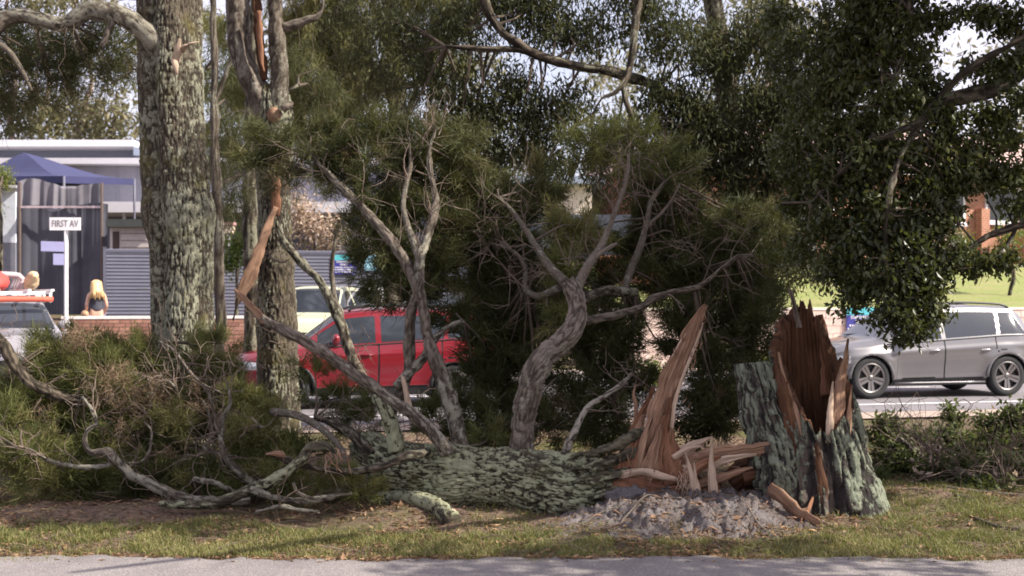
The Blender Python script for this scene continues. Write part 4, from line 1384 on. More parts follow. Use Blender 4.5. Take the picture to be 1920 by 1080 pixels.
# parked beyond the brick wall
q = P(600, 600, 27.4); q[2] = float(gz(q[:1], q[1:2])[0])
car('yellow_car', 'pale yellow green hatchback facing the road in front of the fence', q, math.radians(262), paint('pale yellow paint', (0.50, 0.50, 0.32), 0.0, 0.4), L=4.0, H=1.72, fine=0.8, rails=False)
q = P(690, 600, 29.0); q[2] = float(gz(q[:1], q[1:2])[0])
car('white_car', 'white car parked by the fence between the yellow and the black car', q, math.radians(188), paint('white car paint', (0.74, 0.73, 0.76), 0.0, 0.35), L=3.9, H=1.52, fine=0.8, rails=False)
q = P(800, 600, 27.6); q[2] = float(gz(q[:1], q[1:2])[0])
car('black_car', 'black hatchback with its rear window to the road, half hidden by foliage', q, math.radians(196), paint('black car paint', (0.03, 0.03, 0.035), 0.2, 0.3), L=4.1, H=1.62, fine=0.8, rails='black')

# work ute at the left edge, facing the camera a little
q = P(12, 620, 23.2); q[2] = float(gz(q[:1], q[1:2])[0]) + 0.03
UT = math.radians(-58)
ute = car('work_ute', 'silver work ute with a loaded roof rack at the left edge', q, UT, paint('pale silver paint', (0.30, 0.28, 0.295), 0.3, 0.35), L=4.9, Wd=1.82, H=1.78, wb=3.0, fo=0.9, r=0.37, cowl=1.18, hoodz=1.12, belt=(1.16, 1.2), roof=(0.40, 0.66), ws=0.27, tail='sedan', fine=0.9, rails=False, cat='ute')
g = G()
for x in (-0.9, -0.1, 0.55):
    g.box((x - 0.03, -0.75, 1.86), (x + 0.03, 0.75, 1.91))
    for s in (-1, 1):
        g.box((x - 0.025, s * 0.72 - 0.025, 1.70), (x + 0.025, s * 0.72 + 0.025, 1.86))
for s in (-1, -0.4, 0.4, 1):
    g.box((-1.3, s * 0.70 - 0.03, 1.912), (0.9, s * 0.70 + 0.03, 1.955))
g.obj('roof_rack', M['white'], ute, local=True)
g = G()
for x, y in ((-2.3, -0.8), (-2.3, 0.8), (-1.0, -0.8), (-1.0, 0.8)):
    g.box((x - 0.025, y - 0.025, 1.0), (x + 0.025, y + 0.025, 1.84))
for y in (-0.8, 0.8):
    g.box((-2.3, y - 0.025, 1.842), (-0.98, y + 0.025, 1.89))
g.box((-2.325, -0.77, 1.842), (-2.275, 0.77, 1.89))
g.obj('ladder_frame', M['white'], ute, local=True)
def on_ute(x, y, z):
    c, s = math.cos(UT), math.sin(UT)
    return np.array([q[0] + x * c - y * s, q[1] + x * s + y * c, q[2] + z])
g = G(); tube(g, [on_ute(-1.2, -0.35, 2.02), on_ute(-0.9, -0.3, 2.09), on_ute(0.1, -0.25, 2.10), on_ute(0.6, -0.3, 2.03)], [0.05, 0.22, 0.22, 0.05], 12, 0.08, wid=[0.08, 0.30, 0.30, 0.08], wdir=(math.cos(UT + 1.57), math.sin(UT + 1.57), 0))
tag(g.obj('load_bag', plain('red canvas', (0.52, 0.06, 0.05), 0.7), smooth=True), 'red canvas bundle lying on the roof rack of the ute', 'bundle')
g = G(); tube(g, [on_ute(-0.6, 0.55, 1.98), on_ute(-0.5, 0.55, 2.1), on_ute(-0.35, 0.55, 2.22), on_ute(-0.2, 0.55, 2.25)], [0.10, 0.14, 0.12, 0.04], 14, 0.04, (0.05, 0.08, 0.1), 3)
tag(g.obj('sack', plain('tan sacking', (0.50, 0.38, 0.24), 0.9, var=0.25), smooth=True), 'tan sack on the roof rack of the ute, left of the red bundle', 'sack')
g = G()
for k in range(4):
    p0 = on_ute(-1.7 + k * 0.32, -0.75, 1.90)
    p1 = on_ute(-1.7 + k * 0.32, 0.35, 1.90)
    tube(g, [p0 + [0, 0, .02], p0 + [0, 0, .3], p1 + [0, 0, .34], p1 + [0, 0, .02]], 0.06, 8, 0.1)
g2 = tag(g.obj('load_crate', plain('grey pink crate', (0.42, 0.36, 0.38), 0.7), smooth=True), 'grey open crate at the back of the roof rack on the ute', 'crate')
g = G(); tube(g, [on_ute(1.0, -0.7, 1.76), on_ute(0.9, 0.7, 1.76)], 0.055, 8, 0.2)
tag(g.obj('rolled_cloth', plain('orange red cloth roll', (0.55, 0.10, 0.06), 0.7), smooth=True), 'orange red rolled cloth tied under the front of the ute roof rack', 'roll')

# ------------------------------------------------------------------ the blonde person behind the brick wall
def skin_body(joints, edges, radii, name, mat, parent, levels=2, rootv=0):
    me = bpy.data.meshes.new(name)
    me.from_pydata([tuple(j) for j in joints], edges, [])
    o = bpy.data.objects.new(name, me)
    COL.objects.link(o)
    md = o.modifiers.new('s', 'SKIN')
    for i, r in enumerate(radii):
        v = me.skin_vertices[0].data[i]
        v.radius = (r, r) if not isinstance(r, tuple) else r
        v.use_root = (i == rootv)
    md.use_smooth_shade = True
    sd = o.modifiers.new('d', 'SUBSURF')
    sd.levels = sd.render_levels = levels
    dg = bpy.context.evaluated_depsgraph_get()
    m2 = bpy.data.meshes.new_from_object(o.evaluated_get(dg))
    m2.name = name
    m2.materials.clear()
    m2.materials.append(mat)
    bpy.data.objects.remove(o)
    for p in m2.polygons:
        p.use_smooth = True
    return link(name, m2, parent, True)

pp = P(181, 590, 27.0); pp[2] = float(gz(pp[:1], pp[1:2])[0])
pr = thing('person', 'person with long blonde hair in a dark strappy top behind the low brick wall', 'person', pp, math.radians(118))
SKIN = plain('sunlit skin', (0.56, 0.33, 0.24), 0.55, var=0.06)
J = [(0, 0, 0.93), (0, 0, 1.10), (0.01, 0, 1.27), (0.01, 0, 1.40), (0.02, 0, 1.47), (0.045, 0, 1.53), (0.04, 0, 1.60), (0.03, 0, 1.655),   # 0-7 pelvis to crown
     (0.0, 0.09, 0.88), (0.03, 0.10, 0.50), (-0.02, 0.10, 0.09), (0.11, 0.11, 0.03), (0.0, -0.09, 0.88), (0.05, -0.10, 0.50), (-0.01, -0.10, 0.09), (0.12, -0.11, 0.03),  # legs
     (0.0, 0.165, 1.37), (-0.02, 0.22, 1.12), (0.12, 0.20, 0.92), (0.18, 0.17, 0.88), (0.0, -0.165, 1.37), (-0.03, -0.22, 1.12), (0.10, -0.19, 0.95), (0.16, -0.16, 0.90),
     (0.115, 0, 1.555)]
E = [(0, 1), (1, 2), (2, 3), (3, 4), (4, 5), (5, 6), (6, 7), (0, 8), (8, 9), (9, 10), (10, 11), (0, 12), (12, 13), (13, 14), (14, 15), (3, 16), (16, 17), (17, 18), (18, 19), (3, 20), (20, 21), (21, 22), (22, 23), (5, 24)]
R = [(0.13, 0.16), (0.10, 0.125), (0.105, 0.14), (0.09, 0.12), 0.05, 0.075, 0.088, 0.055, 0.088, 0.06, 0.04, 0.035, 0.088, 0.06, 0.04, 0.035, 0.055, 0.04, 0.028, 0.032, 0.055, 0.04, 0.028, 0.032, 0.02]
skin_body(J, E, R, 'body', SKIN, pr)
for s in (-1, 1):                                       # hands with fingers
    for k in range(5):
        x0 = 0.17 if s > 0 else 0.15
        b0 = np.array([x0 + 0.01, s * (0.16 + 0.012 * (k - 2)), 0.885 if s > 0 else 0.905])
        g = G()
        tube(g, [b0, b0 + [0.035, 0.004 * (k - 2) * s, -0.015], b0 + [0.05 - 0.006 * abs(k - 2), 0.004 * (k - 2) * s, -0.045]], [0.010, 0.009, 0.006], 6, 0.01)
        g.obj('finger', SKIN, pr, local=True, smooth=True)
Jt = [(0, 0, 0.95), (0, 0, 1.10), (0.01, 0, 1.26), (0.01, 0, 1.33)]
skin_body(Jt, [(0, 1), (1, 2), (2, 3)], [(0.14, 0.175), (0.112, 0.138), (0.118, 0.152), (0.10, 0.125)], 'top', plain('dark top', (0.05, 0.05, 0.07), 0.85), pr)
for s in (-1, 1):
    g = G(); tube(g, [(0.10, s * 0.08, 1.33), (0.04, s * 0.085, 1.435), (-0.05, s * 0.085, 1.40), (-0.09, s * 0.07, 1.32)], 0.012, 6, 0.02); g.obj('strap', plain('dark strap', (0.05, 0.05, 0.07), 0.85), pr, local=True, smooth=True)
Js = [(0, 0, 0.98), (0, 0.09, 0.86), (0.03, 0.10, 0.52), (-0.01, 0.10, 0.14), (0, -0.09, 0.86), (0.05, -0.10, 0.52), (0.0, -0.10, 0.14)]
skin_body(Js, [(0, 1), (1, 2), (2, 3), (0, 4), (4, 5), (5, 6)], [(0.14, 0.175), 0.10, 0.072, 0.055, 0.10, 0.072, 0.055], 'trousers', plain('pale blue trousers', (0.40, 0.42, 0.58), 0.8), pr)
g = G()                                                 # long hair: a cap and falling locks
hr = np.random.default_rng(3)
th = np.linspace(0, math.pi * 2, 16, endpoint=False)
for k in range(110):
    a = hr.uniform(0.55, 2 * math.pi - 0.55)
    ca, sa = math.cos(a), math.sin(a)
    ln = hr.uniform(0.30, 0.46)
    tube(g, [(0.03 + 0.03 * ca, 0.03 * sa, 1.70), (0.03 + 0.10 * ca, 0.095 * sa, 1.66), (0.02 + 0.118 * ca, 0.11 * sa, 1.57), (-0.02 + 0.125 * ca, 0.12 * sa, 1.46), (-0.05 + 0.15 * ca, 0.16 * sa * hr.uniform(0.9, 1.15), 1.70 - ln)], [0.02, 0.024, 0.024, 0.02, 0.006], 5, 0.08)
g.obj('hair', plain('blonde hair', (0.62, 0.40, 0.20), 0.5, var=0.25, scale=30), pr, local=True, smooth=True)
for s in (-1, 1):
    g = G(); tube(g, [(0.112, s * 0.033, 1.588), (0.122, s * 0.033, 1.588)], 0.012, 8, 0.005); g.obj('eye', plain('eye', (0.05, 0.04, 0.04), 0.2), pr, local=True, smooth=True)
g = G(); tube(g, [(0.112, -0.025, 1.515), (0.122, 0, 1.513), (0.112, 0.025, 1.515)], 0.007, 6, 0.01); g.obj('mouth', plain('lips', (0.42, 0.16, 0.14), 0.5), pr, local=True, smooth=True)
g = G(); tube(g, [(0.10, 0.20, 0.92), (0.05, 0.25, 0.93), (-0.08, 0.25, 0.92), (-0.12, 0.20, 0.90)], [0.02, 0.08, 0.08, 0.02], 12, 0.05)
tag(link('bag', g.mesh('bag', plain('tan bag', (0.40, 0.24, 0.14), 0.7), True), None), 'tan shoulder bag held by the blonde person', 'bag')
b = bpy.data.objects['bag']; b.location = Vector(pp); b.rotation_euler = (0, 0, math.radians(118))
# ------------------------------------------------------------------ standing trees
def path(rows, d, dd=None):
    """photo pixels (x, y, width) -> points at depth d (+ dd per row) and radii"""
    pts, rad = [], []
    for i, r in enumerate(rows):
        de = d + (r[3] if len(r) > 3 else 0.0)
        pts.append(P(r[0], r[1], de))
        rad.append(r[2] * 0.5 / PX(de))
    return np.array(pts), np.array(rad)

def limb(parent, rows, d, mat, seg=14, step=0.05, bark=(0.012, 0.05, 0.16), seed=1, lich=0.5, name='limb', jag=0.0, **kw):
    p, r = path(rows, d)
    g = G()
    c, rr = tube(g, p, r, seg, step, bark, seed, lich=lich, **kw)
    o = g.obj(name, mat, parent, smooth=True)
    return o, c, rr

def side_twigs(parent, c, n, length, r, depth=1, mat='twig', kids=3, bend=0.3, up=0.3, t0=0.35, rg=rng, spread=0.8, name='twig'):
    """side twigs of one limb, joined; returns their tips"""
    g = G()
    tips = []
    for k in range(n):
        i = int(rg.uniform(t0, 1.0) * (len(c) - 1))
        t = unit(c[min(i + 1, len(c) - 1)] - c[max(i - 1, 0)])
        d = unit(t * 0.7 + rg.normal(0, 0.7, 3) + np.array([0, 0, up]))
        branching(g, c[i], d, length * rg.uniform(0.6, 1.2), r * rg.uniform(0.7, 1.2), depth, tips, bend, 0.0, spread, kids, rg)
    if g.n:
        tag(g.obj(name, M[mat], parent), kind='stuff')
    return tips

def brushes(parent, blobs, mat, L=0.15, w=0.0045, size=0.17, n=60, up=0.12, name='foliage', connect=None, rg=rng, spread=0.7, out=0.6, lv=None):
    """needle foliage: blobs of (px, py, rx, ry, d, count[, lightness]) in photo pixels"""
    g = G()
    gt = G()
    for b in blobs:
        px, py, rx, ry, d, cnt = b[:6]
        s = 1 / PX(d)
        c = P(px, py, d)
        C, u = ball(cnt, c, (rx * s, min(rx, ry) * s * 0.9, ry * s), 0.5, rg)
        D = unit(u * out + rg.normal(0, 0.45, C.shape) + np.array([0, 0, 0.25]))
        lvb = None
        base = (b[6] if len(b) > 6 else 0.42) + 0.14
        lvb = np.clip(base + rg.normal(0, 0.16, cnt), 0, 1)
        needles(g, C, D, n, size, L, w, up, rg, lvb, spread)
        for q in range(0, cnt, 3):
            st = C[q] - D[q] * 0.05
            twig(gt, st, D[q] * -1 + rg.normal(0, 0.5, 3), rg.uniform(0.2, 0.45), 0.004, 0.3, 3, 4, 0, rg)
        if connect is not None:
            for q in range(max(1, cnt // 12)):
                k = rg.integers(cnt)
                a = connect[np.argmin(np.linalg.norm(connect - C[k], axis=1))]
                mid = (a + C[k]) / 2 + rg.normal(0, 0.08, 3)
                tube(gt, [a, mid, C[k]], [0.012, 0.008, 0.004], 5, 0.12)
    o = tag(g.obj(name, M[mat], parent), kind='stuff')
    if gt.n:
        tag(gt.obj('twig', M['twig_dark'], parent, smooth=True), kind='stuff')
    return o

# --- big left tree (double trunk)
d = 13.6
base = P(340, 856, d); base[2] = 0
big = thing('lichen_tree', 'thick lichen covered trunk with a crease down it, left of the two standing trees', 'tree', base)
p, r = path([(338, 872, 128), (338, 845, 112), (340, 780, 106), (342, 690, 110), (340, 600, 118), (336, 450, 122), (328, 330, 130), (322, 200, 132), (318, 90, 132), (318, 0, 130), (318, -150, 130), (322, -330, 110), (330, -560, 80)], d)
def crease(th, t):
    k = th - math.radians(248)
    k = np.arctan2(np.sin(k), np.cos(k))
    k2 = th - math.radians(65)
    k2 = np.arctan2(np.sin(k2), np.cos(k2))
    return 1 - 0.26 * np.exp(-(k / 0.20) ** 2) * sstep(0.08, 0.4, t) - 0.15 * np.exp(-(k2 / 0.3) ** 2) + 0.03 * np.sin(5 * th + 3 * t)
g = G()
tube(g, p, r, 250, 0.02, (0.030, 0.027, 0.085), 3, rfun=crease, lich=0.60, flake=0.8, lfun=lambda th, t: -0.40 * np.exp(-(np.arctan2(np.sin(th - math.radians(310)), np.cos(th - math.radians(310))) / 0.55) ** 2) * sstep(0.3, 0.6, t) - 0.35 * np.exp(-(np.arctan2(np.sin(th - math.radians(205)), np.cos(th - math.radians(205))) / 0.4) ** 2) + 0.12 * (1 - sstep(0.2, 0.5, t)))  # lichen thinned on the left side stands in for its shade
g.obj('trunk', M['bark_big'], big, smooth=True)
lb, lc, lr = limb(big, [(326, 190, 60, .42), (312, 125, 60, .25), (285, 75, 46, .05), (245, 42, 38), (205, 26, 34), (165, 22, 33), (125, 43, 32), (85, 40, 30), (45, 30, 30), (10, 36, 28), (-40, 70, 26), (-120, 60, 22)], d - 0.3, M['bark_limb'], 20, 0.04, (0.012, 0.04, 0.12), 5, 0.52)
limb(big, [(212, 30, 16), (206, 55, 14), (196, 75, 11), (190, 88, 8)], d - 0.35, M['bark_pale'], 10, 0.03, (0.01, 0.03, 0.08), 6, 0.4, name='broken_stub')
limb(big, [(-40, 70, 16), (10, 90, 12), (40, 130, 9), (60, 170, 5)], d - 0.3, M['bark_limb'], 8, 0.06, None, 7, 0.4)
g = G()
for a, b_, w_ in (((330, 118), (338, 72), 15), ((336, 92), (374, 78), 9), ((326, 110), (333, 140), 14), ((341, 96), (352, 84), 12)):
    q0, q1 = P(a[0], a[1], d - 0.47), P(b_[0], b_[1], d - 0.56)
    tube(g, [q0, (q0 + q1) / 2 + [0, -.02, 0.01], q1], np.array([w_, w_ * 0.8, 2]) / 2 / PX(d) * 0.6, 8, 0.03, (0.012, 0.02, 0.2), 3, wid=np.array([w_, w_ * 0.8, 3]) / 2 / PX(d), wdir=(1, 0, 0.3))
g.obj('torn_wood', M['wood_pale'], big, smooth=True)
side_twigs(big, lc, 14, 0.7, 0.008, 1, 'twig_dark', up=-0.6, t0=0.2)
brushes(big, [(60, 140, 95, 60, 14.2, 95, 0.12), (165, 120, 75, 70, 14.4, 85, 0.10), (210, 90, 50, 60, 14.5, 40, 0.12), (20, 60, 60, 40, 14.6, 40, 0.15), (-90, 140, 100, 90, 14.2, 60, 0.2), (-30, 215, 60, 30, 14, 20, 0.3)], 'needle_dark', 0.2, 0.008, 0.24, 46, -0.15, connect=lc)
# crown above the frame: it shades the verge
crown_blobs = [(330, -420, 330, 160, 13.6, 36), (80, -300, 260, 130, 12.6, 30), (620, -520, 300, 160, 14, 28), (280, -700, 300, 150, 13, 28)]
cpts = np.array([P(318, y_, d) for y_ in range(-560, -50, 40)])
brushes(big, crown_blobs, 'needle_dark', 0.34, 0.03, 0.4, 40, 0.0, name='crown', connect=cpts)

# --- second standing tree, forked, with a long torn strip
d = 15.0
base = P(524, 800, d); base[2] = 0
two = thing('forked_tree', 'slimmer standing tree that forks high up, with a strip of bark torn down its front', 'tree', base)
p, r = path([(526, 815, 88), (524, 780, 72), (522, 700, 70), (519, 600, 71), (516, 480, 68), (514, 380, 66), (513, 300, 66), (512, 240, 70), (510, 190, 62), (508, 160, 45)], d)
g = G(); tube(g, p, r, 130, 0.02, (0.024, 0.025, 0.085), 9, lich=0.52); g.obj('trunk', M['bark_big'], two, smooth=True)
_, f1, _ = limb(two, [(506, 225, 56), (486, 180, 50), (464, 135, 46), (450, 90, 44), (446, 40, 43), (445, -30, 42), (440, -140, 36), (430, -320, 26)], d, M['bark_pale'], 36, 0.03, (0.014, 0.05, 0.14), 10, 0.55)
_, f2, _ = limb(two, [(517, 260, 44), (522, 190, 34), (521, 110, 31), (517, 40, 28), (514, -40, 27), (518, -160, 22), (530, -300, 14)], d - 0.1, M['bark_limb'], 28, 0.03, (0.012, 0.04, 0.14), 11, 0.42)
limb(two, [(527, 52, 18), (552, 46, 17), (572, 40, 14), (592, 33, 11), (604, 15, 6), (606, -5, 4)], d - 0.1, M['bark_pale'], 10, 0.04, (0.01, 0.03, 0.1), 12, 0.4)
limb(two, [(530, 206, 14), (540, 200, 12), (549, 192, 7)], d - 0.25, M['bark_pale'], 8, 0.02, (0.008, 0.03, 0.1), 13, 0.4, name='broken_stub')
g = G()
q = P(513, 215, d - 0.245)
tube(g, [q + [0, 0.06, 0], q], [0.1, 0.1], 22, 0.03, (0.01, 0.02, 0.1), 4, wid=[0.085, 0.085], wdir=(1, 0, 0))
g.obj('cut_scar', M['wood'], two, smooth=True)
g = G()                                                # dark torn cleft between the forks
p, r = path([(497, 150, 14), (489, 95, 17), (484, 50, 17), (481, -10, 17)], d - 0.1)
tube(g, p, r * 0.6, 12, 0.03, (0.02, 0.03, 0.3), 6, wid=r, wdir=(1, 0.3, 0))
g.obj('torn_wood', M['wood_rot'], two, smooth=True)
p, r = path([(486, 20, 10), (487, 60, 12), (490, 110, 8), (496, 135, 3)], d - 0.2)
g = G(); tube(g, p, r * 0.5, 8, 0.03, (0.008, 0.02, 0.2), 6, wid=r, wdir=(1, 0, 0)); g.obj('torn_wood', M['wood_red'], two, smooth=True)
g = G()                                                # peeled face and the hanging strip
p, r = path([(517, 325, 5), (518, 345, 15), (518, 375, 18), (516, 405, 15)], d - 0.235)
tube(g, p, r * 0.25, 10, 0.03, (0.008, 0.02, 0.3), 7, wid=r, wdir=(1, 0, 0)); g.obj('peeled_face', M['wood_red'], two, smooth=True)
p, r = path([(517, 388, 9, 0), (507, 412, 13, -.08), (495, 445, 17, -.2), (481, 485, 21, -.3), (467, 522, 25, -.36), (452, 553, 17, -.38), (442, 572, 5, -.36)], d - 0.26)
g = G(); tube(g, p, r * 0.18, 14, 0.025, (0.010, 0.02, 0.3), 8, wid=r, wdir=(1, 0.2, 0.1)); g.obj('torn_strip', M['wood'], two, smooth=True)
p, r = path([(449, 552, 9, -.38), (444, 575, 11, -.36), (437, 600, 10, -.3)], d - 0.26)
g = G(); tube(g, p, r * 0.4, 8, 0.03, (0.01, 0.02, 0.1), 9); g.obj('torn_strip', M['bark_limb'], two, smooth=True)
for rows in ([(500, 470, 4, -.3), (512, 486, 4, -.4), (530, 492, 3, -.42), (543, 486, 2, -.4)], [(486, 470, 3, -.3), (496, 478, 3, -.35), (503, 476, 2, -.35)]):
    limb(two, rows, d, M['bark_pale'], 6, 0.03, None, 3, 0.3, name='twig')
_, f3, _ = limb(two, [(521, 428, 8, -.25), (540, 462, 13, -.3), (572, 500, 16, -.4), (604, 532, 17, -.5), (628, 580, 19, -.7), (650, 640, 20, -.9), (668, 690, 19, -1.1), (690, 725, 17, -1.3)], d - 0.1, M['bark_dark'], 14, 0.04, (0.012, 0.03, 0.1), 14, 0.5, name='hanging_branch')
_, f4, _ = limb(two, [(634, 420, 7, -.4), (628, 460, 8, -.4), (622, 510, 9, -.4), (628, 560, 11, -.5), (642, 610, 15, -.7)], d - 0.1, M['bark_limb'], 10, 0.05, (0.01, 0.03, 0.1), 15, 0.45, name='hanging_branch')
side_twigs(two, f3, 8, 0.5, 0.006, 1, 'twig', t0=0.5)
brushes(two, [(440, -330, 240, 130, 15, 24), (560, -420, 260, 140, 15.5, 24), (360, -240, 150, 60, 16, 14)], 'needle_dark', 0.34, 0.03, 0.4, 40, 0.0, name='crown', connect=np.vstack([f1[-12:], f2[-10:]]))

# ------------------------------------------------------------------ the fallen tree
d0 = 10.0
fb = P(1130, 930, d0); fb[2] = 0
fal = thing('fallen_tree', 'large snapped tree lying on the verge with its torn butt at the right', 'tree', fb)
p, r = path([(690, 838, 74, 0.9), (712, 862, 92, 0.6), (760, 880, 104, 0.4), (850, 890, 106, 0.25), (930, 896, 108, 0.15), (1000, 906, 118, 0.05), (1060, 917, 122, 0), (1110, 922, 118, 0), (1160, 918, 104, 0), (1185, 912, 92, 0)], d0)
g = G()
tube(g, p, r, 200, 0.016, (0.036, 0.022, 0.05), 17, flake=0.7, lich=0.62, rfun=lambda th, t: 1 + 0.05 * np.sin(3 * th + 5 * t) + 0.07 * np.sin(2 * th - 9 * t) * sstep(0.5, 0.95, t))
g.obj('trunk', M['bark_fallen'], fal, smooth=True)
# bark ridges that run into the torn butt
for k, (y0, y1) in enumerate(((845, 800), (870, 830), (895, 872), (930, 905))):
    p, r = path([(1070, y0 + 12, 8, -.24), (1130, y0, 18, -.27), (1180, (y0 + y1) / 2, 20, -.22), (1215, y1, 10, -.15)], d0)
    g = G(); tube(g, p, r, 14, 0.02, (0.03, 0.03, 0.1), 30 + k, lich=0.35); g.obj('bark_ridge', M['bark_fallen'], fal, smooth=True)

L = []
def fl(rows, mat='bark_limb', seg=16, bark=(0.014, 0.035, 0.11), lich=0.52, step=0.035, name='limb', dd=0.0, **kw):
    o, c, rr = limb(fal, rows, d0 + dd, M[mat], seg, step, bark, 40 + len(L) * 3, lich, name=name, **kw)
    L.append(c)
    return o, c, rr
# upright curved limb
U, Uc, _ = fl([(978, 862, 62, .15), (976, 838, 54, .15), (978, 800, 47, .15), (988, 750, 45, .12), (1000, 705, 46, .1), (1020, 668, 45, .1), (1048, 645, 44, .12), (1070, 622, 40, .15), (1082, 596, 37, .2), (1083, 568, 34, .25), (1074, 540, 33, .3), (1064, 524, 26, .3)], 'bark_pale', 64, (0.024, 0.035, 0.10), 0.42, 0.016)
_, c1, _ = fl([(1078, 552, 22, .3), (1090, 522, 19, .35), (1106, 492, 17, .4), (1124, 468, 15, .45), (1140, 432, 10, .5), (1152, 400, 9, .55), (1168, 360, 8, .6), (1178, 318, 7, .65), (1178, 290, 5, .7)], 'bark_pale', 12, None, 0.4)
_, c2, _ = fl([(1112, 486, 10, .4), (1130, 472, 9, .4), (1146, 462, 8, .4), (1158, 456, 5, .4)], 'bark_pale', 8, None, 0.3)
_, c3, _ = fl([(1088, 566, 22, .35), (1112, 552, 21, .5), (1140, 545, 20, .7), (1168, 549, 18, .9), (1190, 546, 14, 1.1)], 'bark_dark', 16, (0.012, 0.03, 0.1), 0.6)
_, c4, _ = fl([(1092, 602, 16, .3), (1120, 596, 15, .4), (1160, 588, 15, .5), (1195, 578, 14, .6), (1230, 558, 13, .7), (1265, 547, 12, .7), (1300, 541, 11, .8), (1322, 530, 9, .8), (1350, 505, 7, .9), (1385, 478, 6, 1.0)], 'bark_limb', 12, (0.008, 0.03, 0.1), 0.35)
_, c5, _ = fl([(1060, 530, 20, .4), (1035, 505, 17, .6), (1010, 470, 14, .8), (985, 430, 11, .9), (960, 395, 8, 1.0), (935, 370, 6, 1.1)], 'bark_limb', 12, None, 0.5)
_, c6, _ = fl([(1050, 540, 18, .5), (1010, 555, 14, .8), (985, 540, 12, 1.0), (985, 500, 9, 1.1), (960, 470, 7, 1.2), (920, 455, 5, 1.3)], 'bark_limb', 10, None, 0.5)
_, c7, _ = fl([(1170, 545, 14, 1.2), (1185, 500, 15, 1.3), (1198, 470, 14, 1.3), (1212, 420, 10, 1.4), (1222, 375, 8, 1.5), (1245, 340, 5, 1.6)], 'bark_limb', 10, None, 0.5)
_, c7b, _ = fl([(1214, 422, 6, 1.4), (1240, 400, 5, 1.4), (1262, 370, 4, 1.5), (1275, 345, 3, 1.5)], 'bark_pale', 8, None, 0.3)
_, c8, _ = fl([(1055, 852, 14, .0), (1075, 815, 14, .0), (1088, 785, 12, .05), (1108, 758, 10, .1), (1140, 738, 9, .15), (1172, 715, 7, .2), (1182, 700, 4, .25)], 'bark_pale', 10, (0.01, 0.03, 0.08), 0.75)
# long branch falling to the left, its end torn orange
_, c9, _ = fl([(838, 850, 30, .05), (828, 832, 26, .05), (800, 798, 24, .0), (760, 768, 23, -.05), (715, 735, 22, -.1), (672, 705, 21, -.15), (630, 675, 20, -.15), (590, 652, 18, -.1), (555, 632, 18, -.1), (520, 612, 17, -.05), (490, 592, 14, 0)], 'bark_pale', 22, (0.012, 0.03, 0.09), 0.5, 0.025)
p, r = path([(498, 604, 16, 0), (478, 582, 14, 0), (458, 560, 11, 0), (440, 542, 4, 0)], d0 - 0.02)
g = G(); tube(g, p, r * 0.5, 12, 0.02, (0.01, 0.02, 0.2), 3, wid=r * 1.0, wdir=(0.7, 0, 0.7)); g.obj('torn_end', M['wood'], fal, smooth=True)
# long limbs rising up and left
_, c10, _ = fl([(868, 850, 34, .25), (862, 820, 31, .25), (850, 775, 28, .28), (834, 725, 26, .3), (815, 670, 24, .35), (802, 620, 23, .4), (795, 575, 23, .45), (782, 530, 23, .5), (758, 486, 22, .6), (725, 440, 20, .7), (690, 402, 18, .8), (655, 365, 15, .9), (625, 335, 13, 1.0), (600, 310, 10, 1.1), (580, 285, 7, 1.2)], 'bark_limb', 22, (0.012, 0.03, 0.10), 0.45, 0.025)
_, c11, _ = fl([(736, 775, 22, .5), (752, 735, 24, .5), (768, 690, 22, .5), (768, 640, 23, .5), (772, 590, 20, .5), (784, 545, 20, .45), (787, 495, 19, .5), (797, 455, 17, .6), (812, 410, 15, .7), (817, 370, 12, .8), (806, 320, 10, .9), (806, 275, 8, 1.0), (815, 245, 5, 1.0)], 'bark_limb', 18, (0.012, 0.03, 0.10), 0.58, 0.025)
_, c12, _ = fl([(790, 500, 15, .5), (778, 462, 14, .6), (765, 425, 12, .7), (756, 385, 10, .8), (762, 345, 9, .9), (770, 310, 8, 1.0), (768, 270, 6, 1.1)], 'bark_limb', 12, None, 0.55)
_, c13, _ = fl([(742, 725, 14, .4), (768, 700, 17, .45), (795, 668, 16, .5), (812, 640, 13, .55), (838, 615, 11, .6), (868, 602, 8, .7)], 'bark_limb', 14, (0.014, 0.03, 0.08), 0.75)
_, c14, _ = fl([(745, 845, 36, .25), (735, 800, 30, .25), (722, 770, 26, .25), (706, 742, 20, .3)], 'bark_fallen', 26, (0.02, 0.04, 0.09), 0.82, 0.02)
p, r = path([(768, 775, 14, .35), (764, 745, 14, .35), (757, 715, 9, .35), (753, 704, 2, .35)], d0)
g = G(); tube(g, p, r * 0.6, 12, 0.02, (0.012, 0.02, 0.2), 5, wid=r, wdir=(1, 0, 0)); g.obj('splinter', M['wood_pale'], fal, smooth=True)
_, c15, _ = fl([(700, 852, 22, .4), (665, 820, 19, .5), (630, 798, 15, .6), (590, 782, 11, .7)], 'bark_dark', 14, (0.01, 0.03, 0.1), 0.4)
_, c16, _ = fl([(655, 886, 8, .0), (645, 850, 10, .1), (622, 820, 12, .2), (590, 795, 14, .4), (555, 778, 15, .5), (510, 772, 16, .7)], 'bark_limb', 12, None, 0.5)
_, c17, _ = fl([(800, 845, 16, .1), (775, 852, 16, -.25), (735, 868, 15, -.3), (690, 882, 14, -.25), (640, 884, 12, -.2)], 'bark_dark', 12, (0.01, 0.03, 0.1), 0.5)

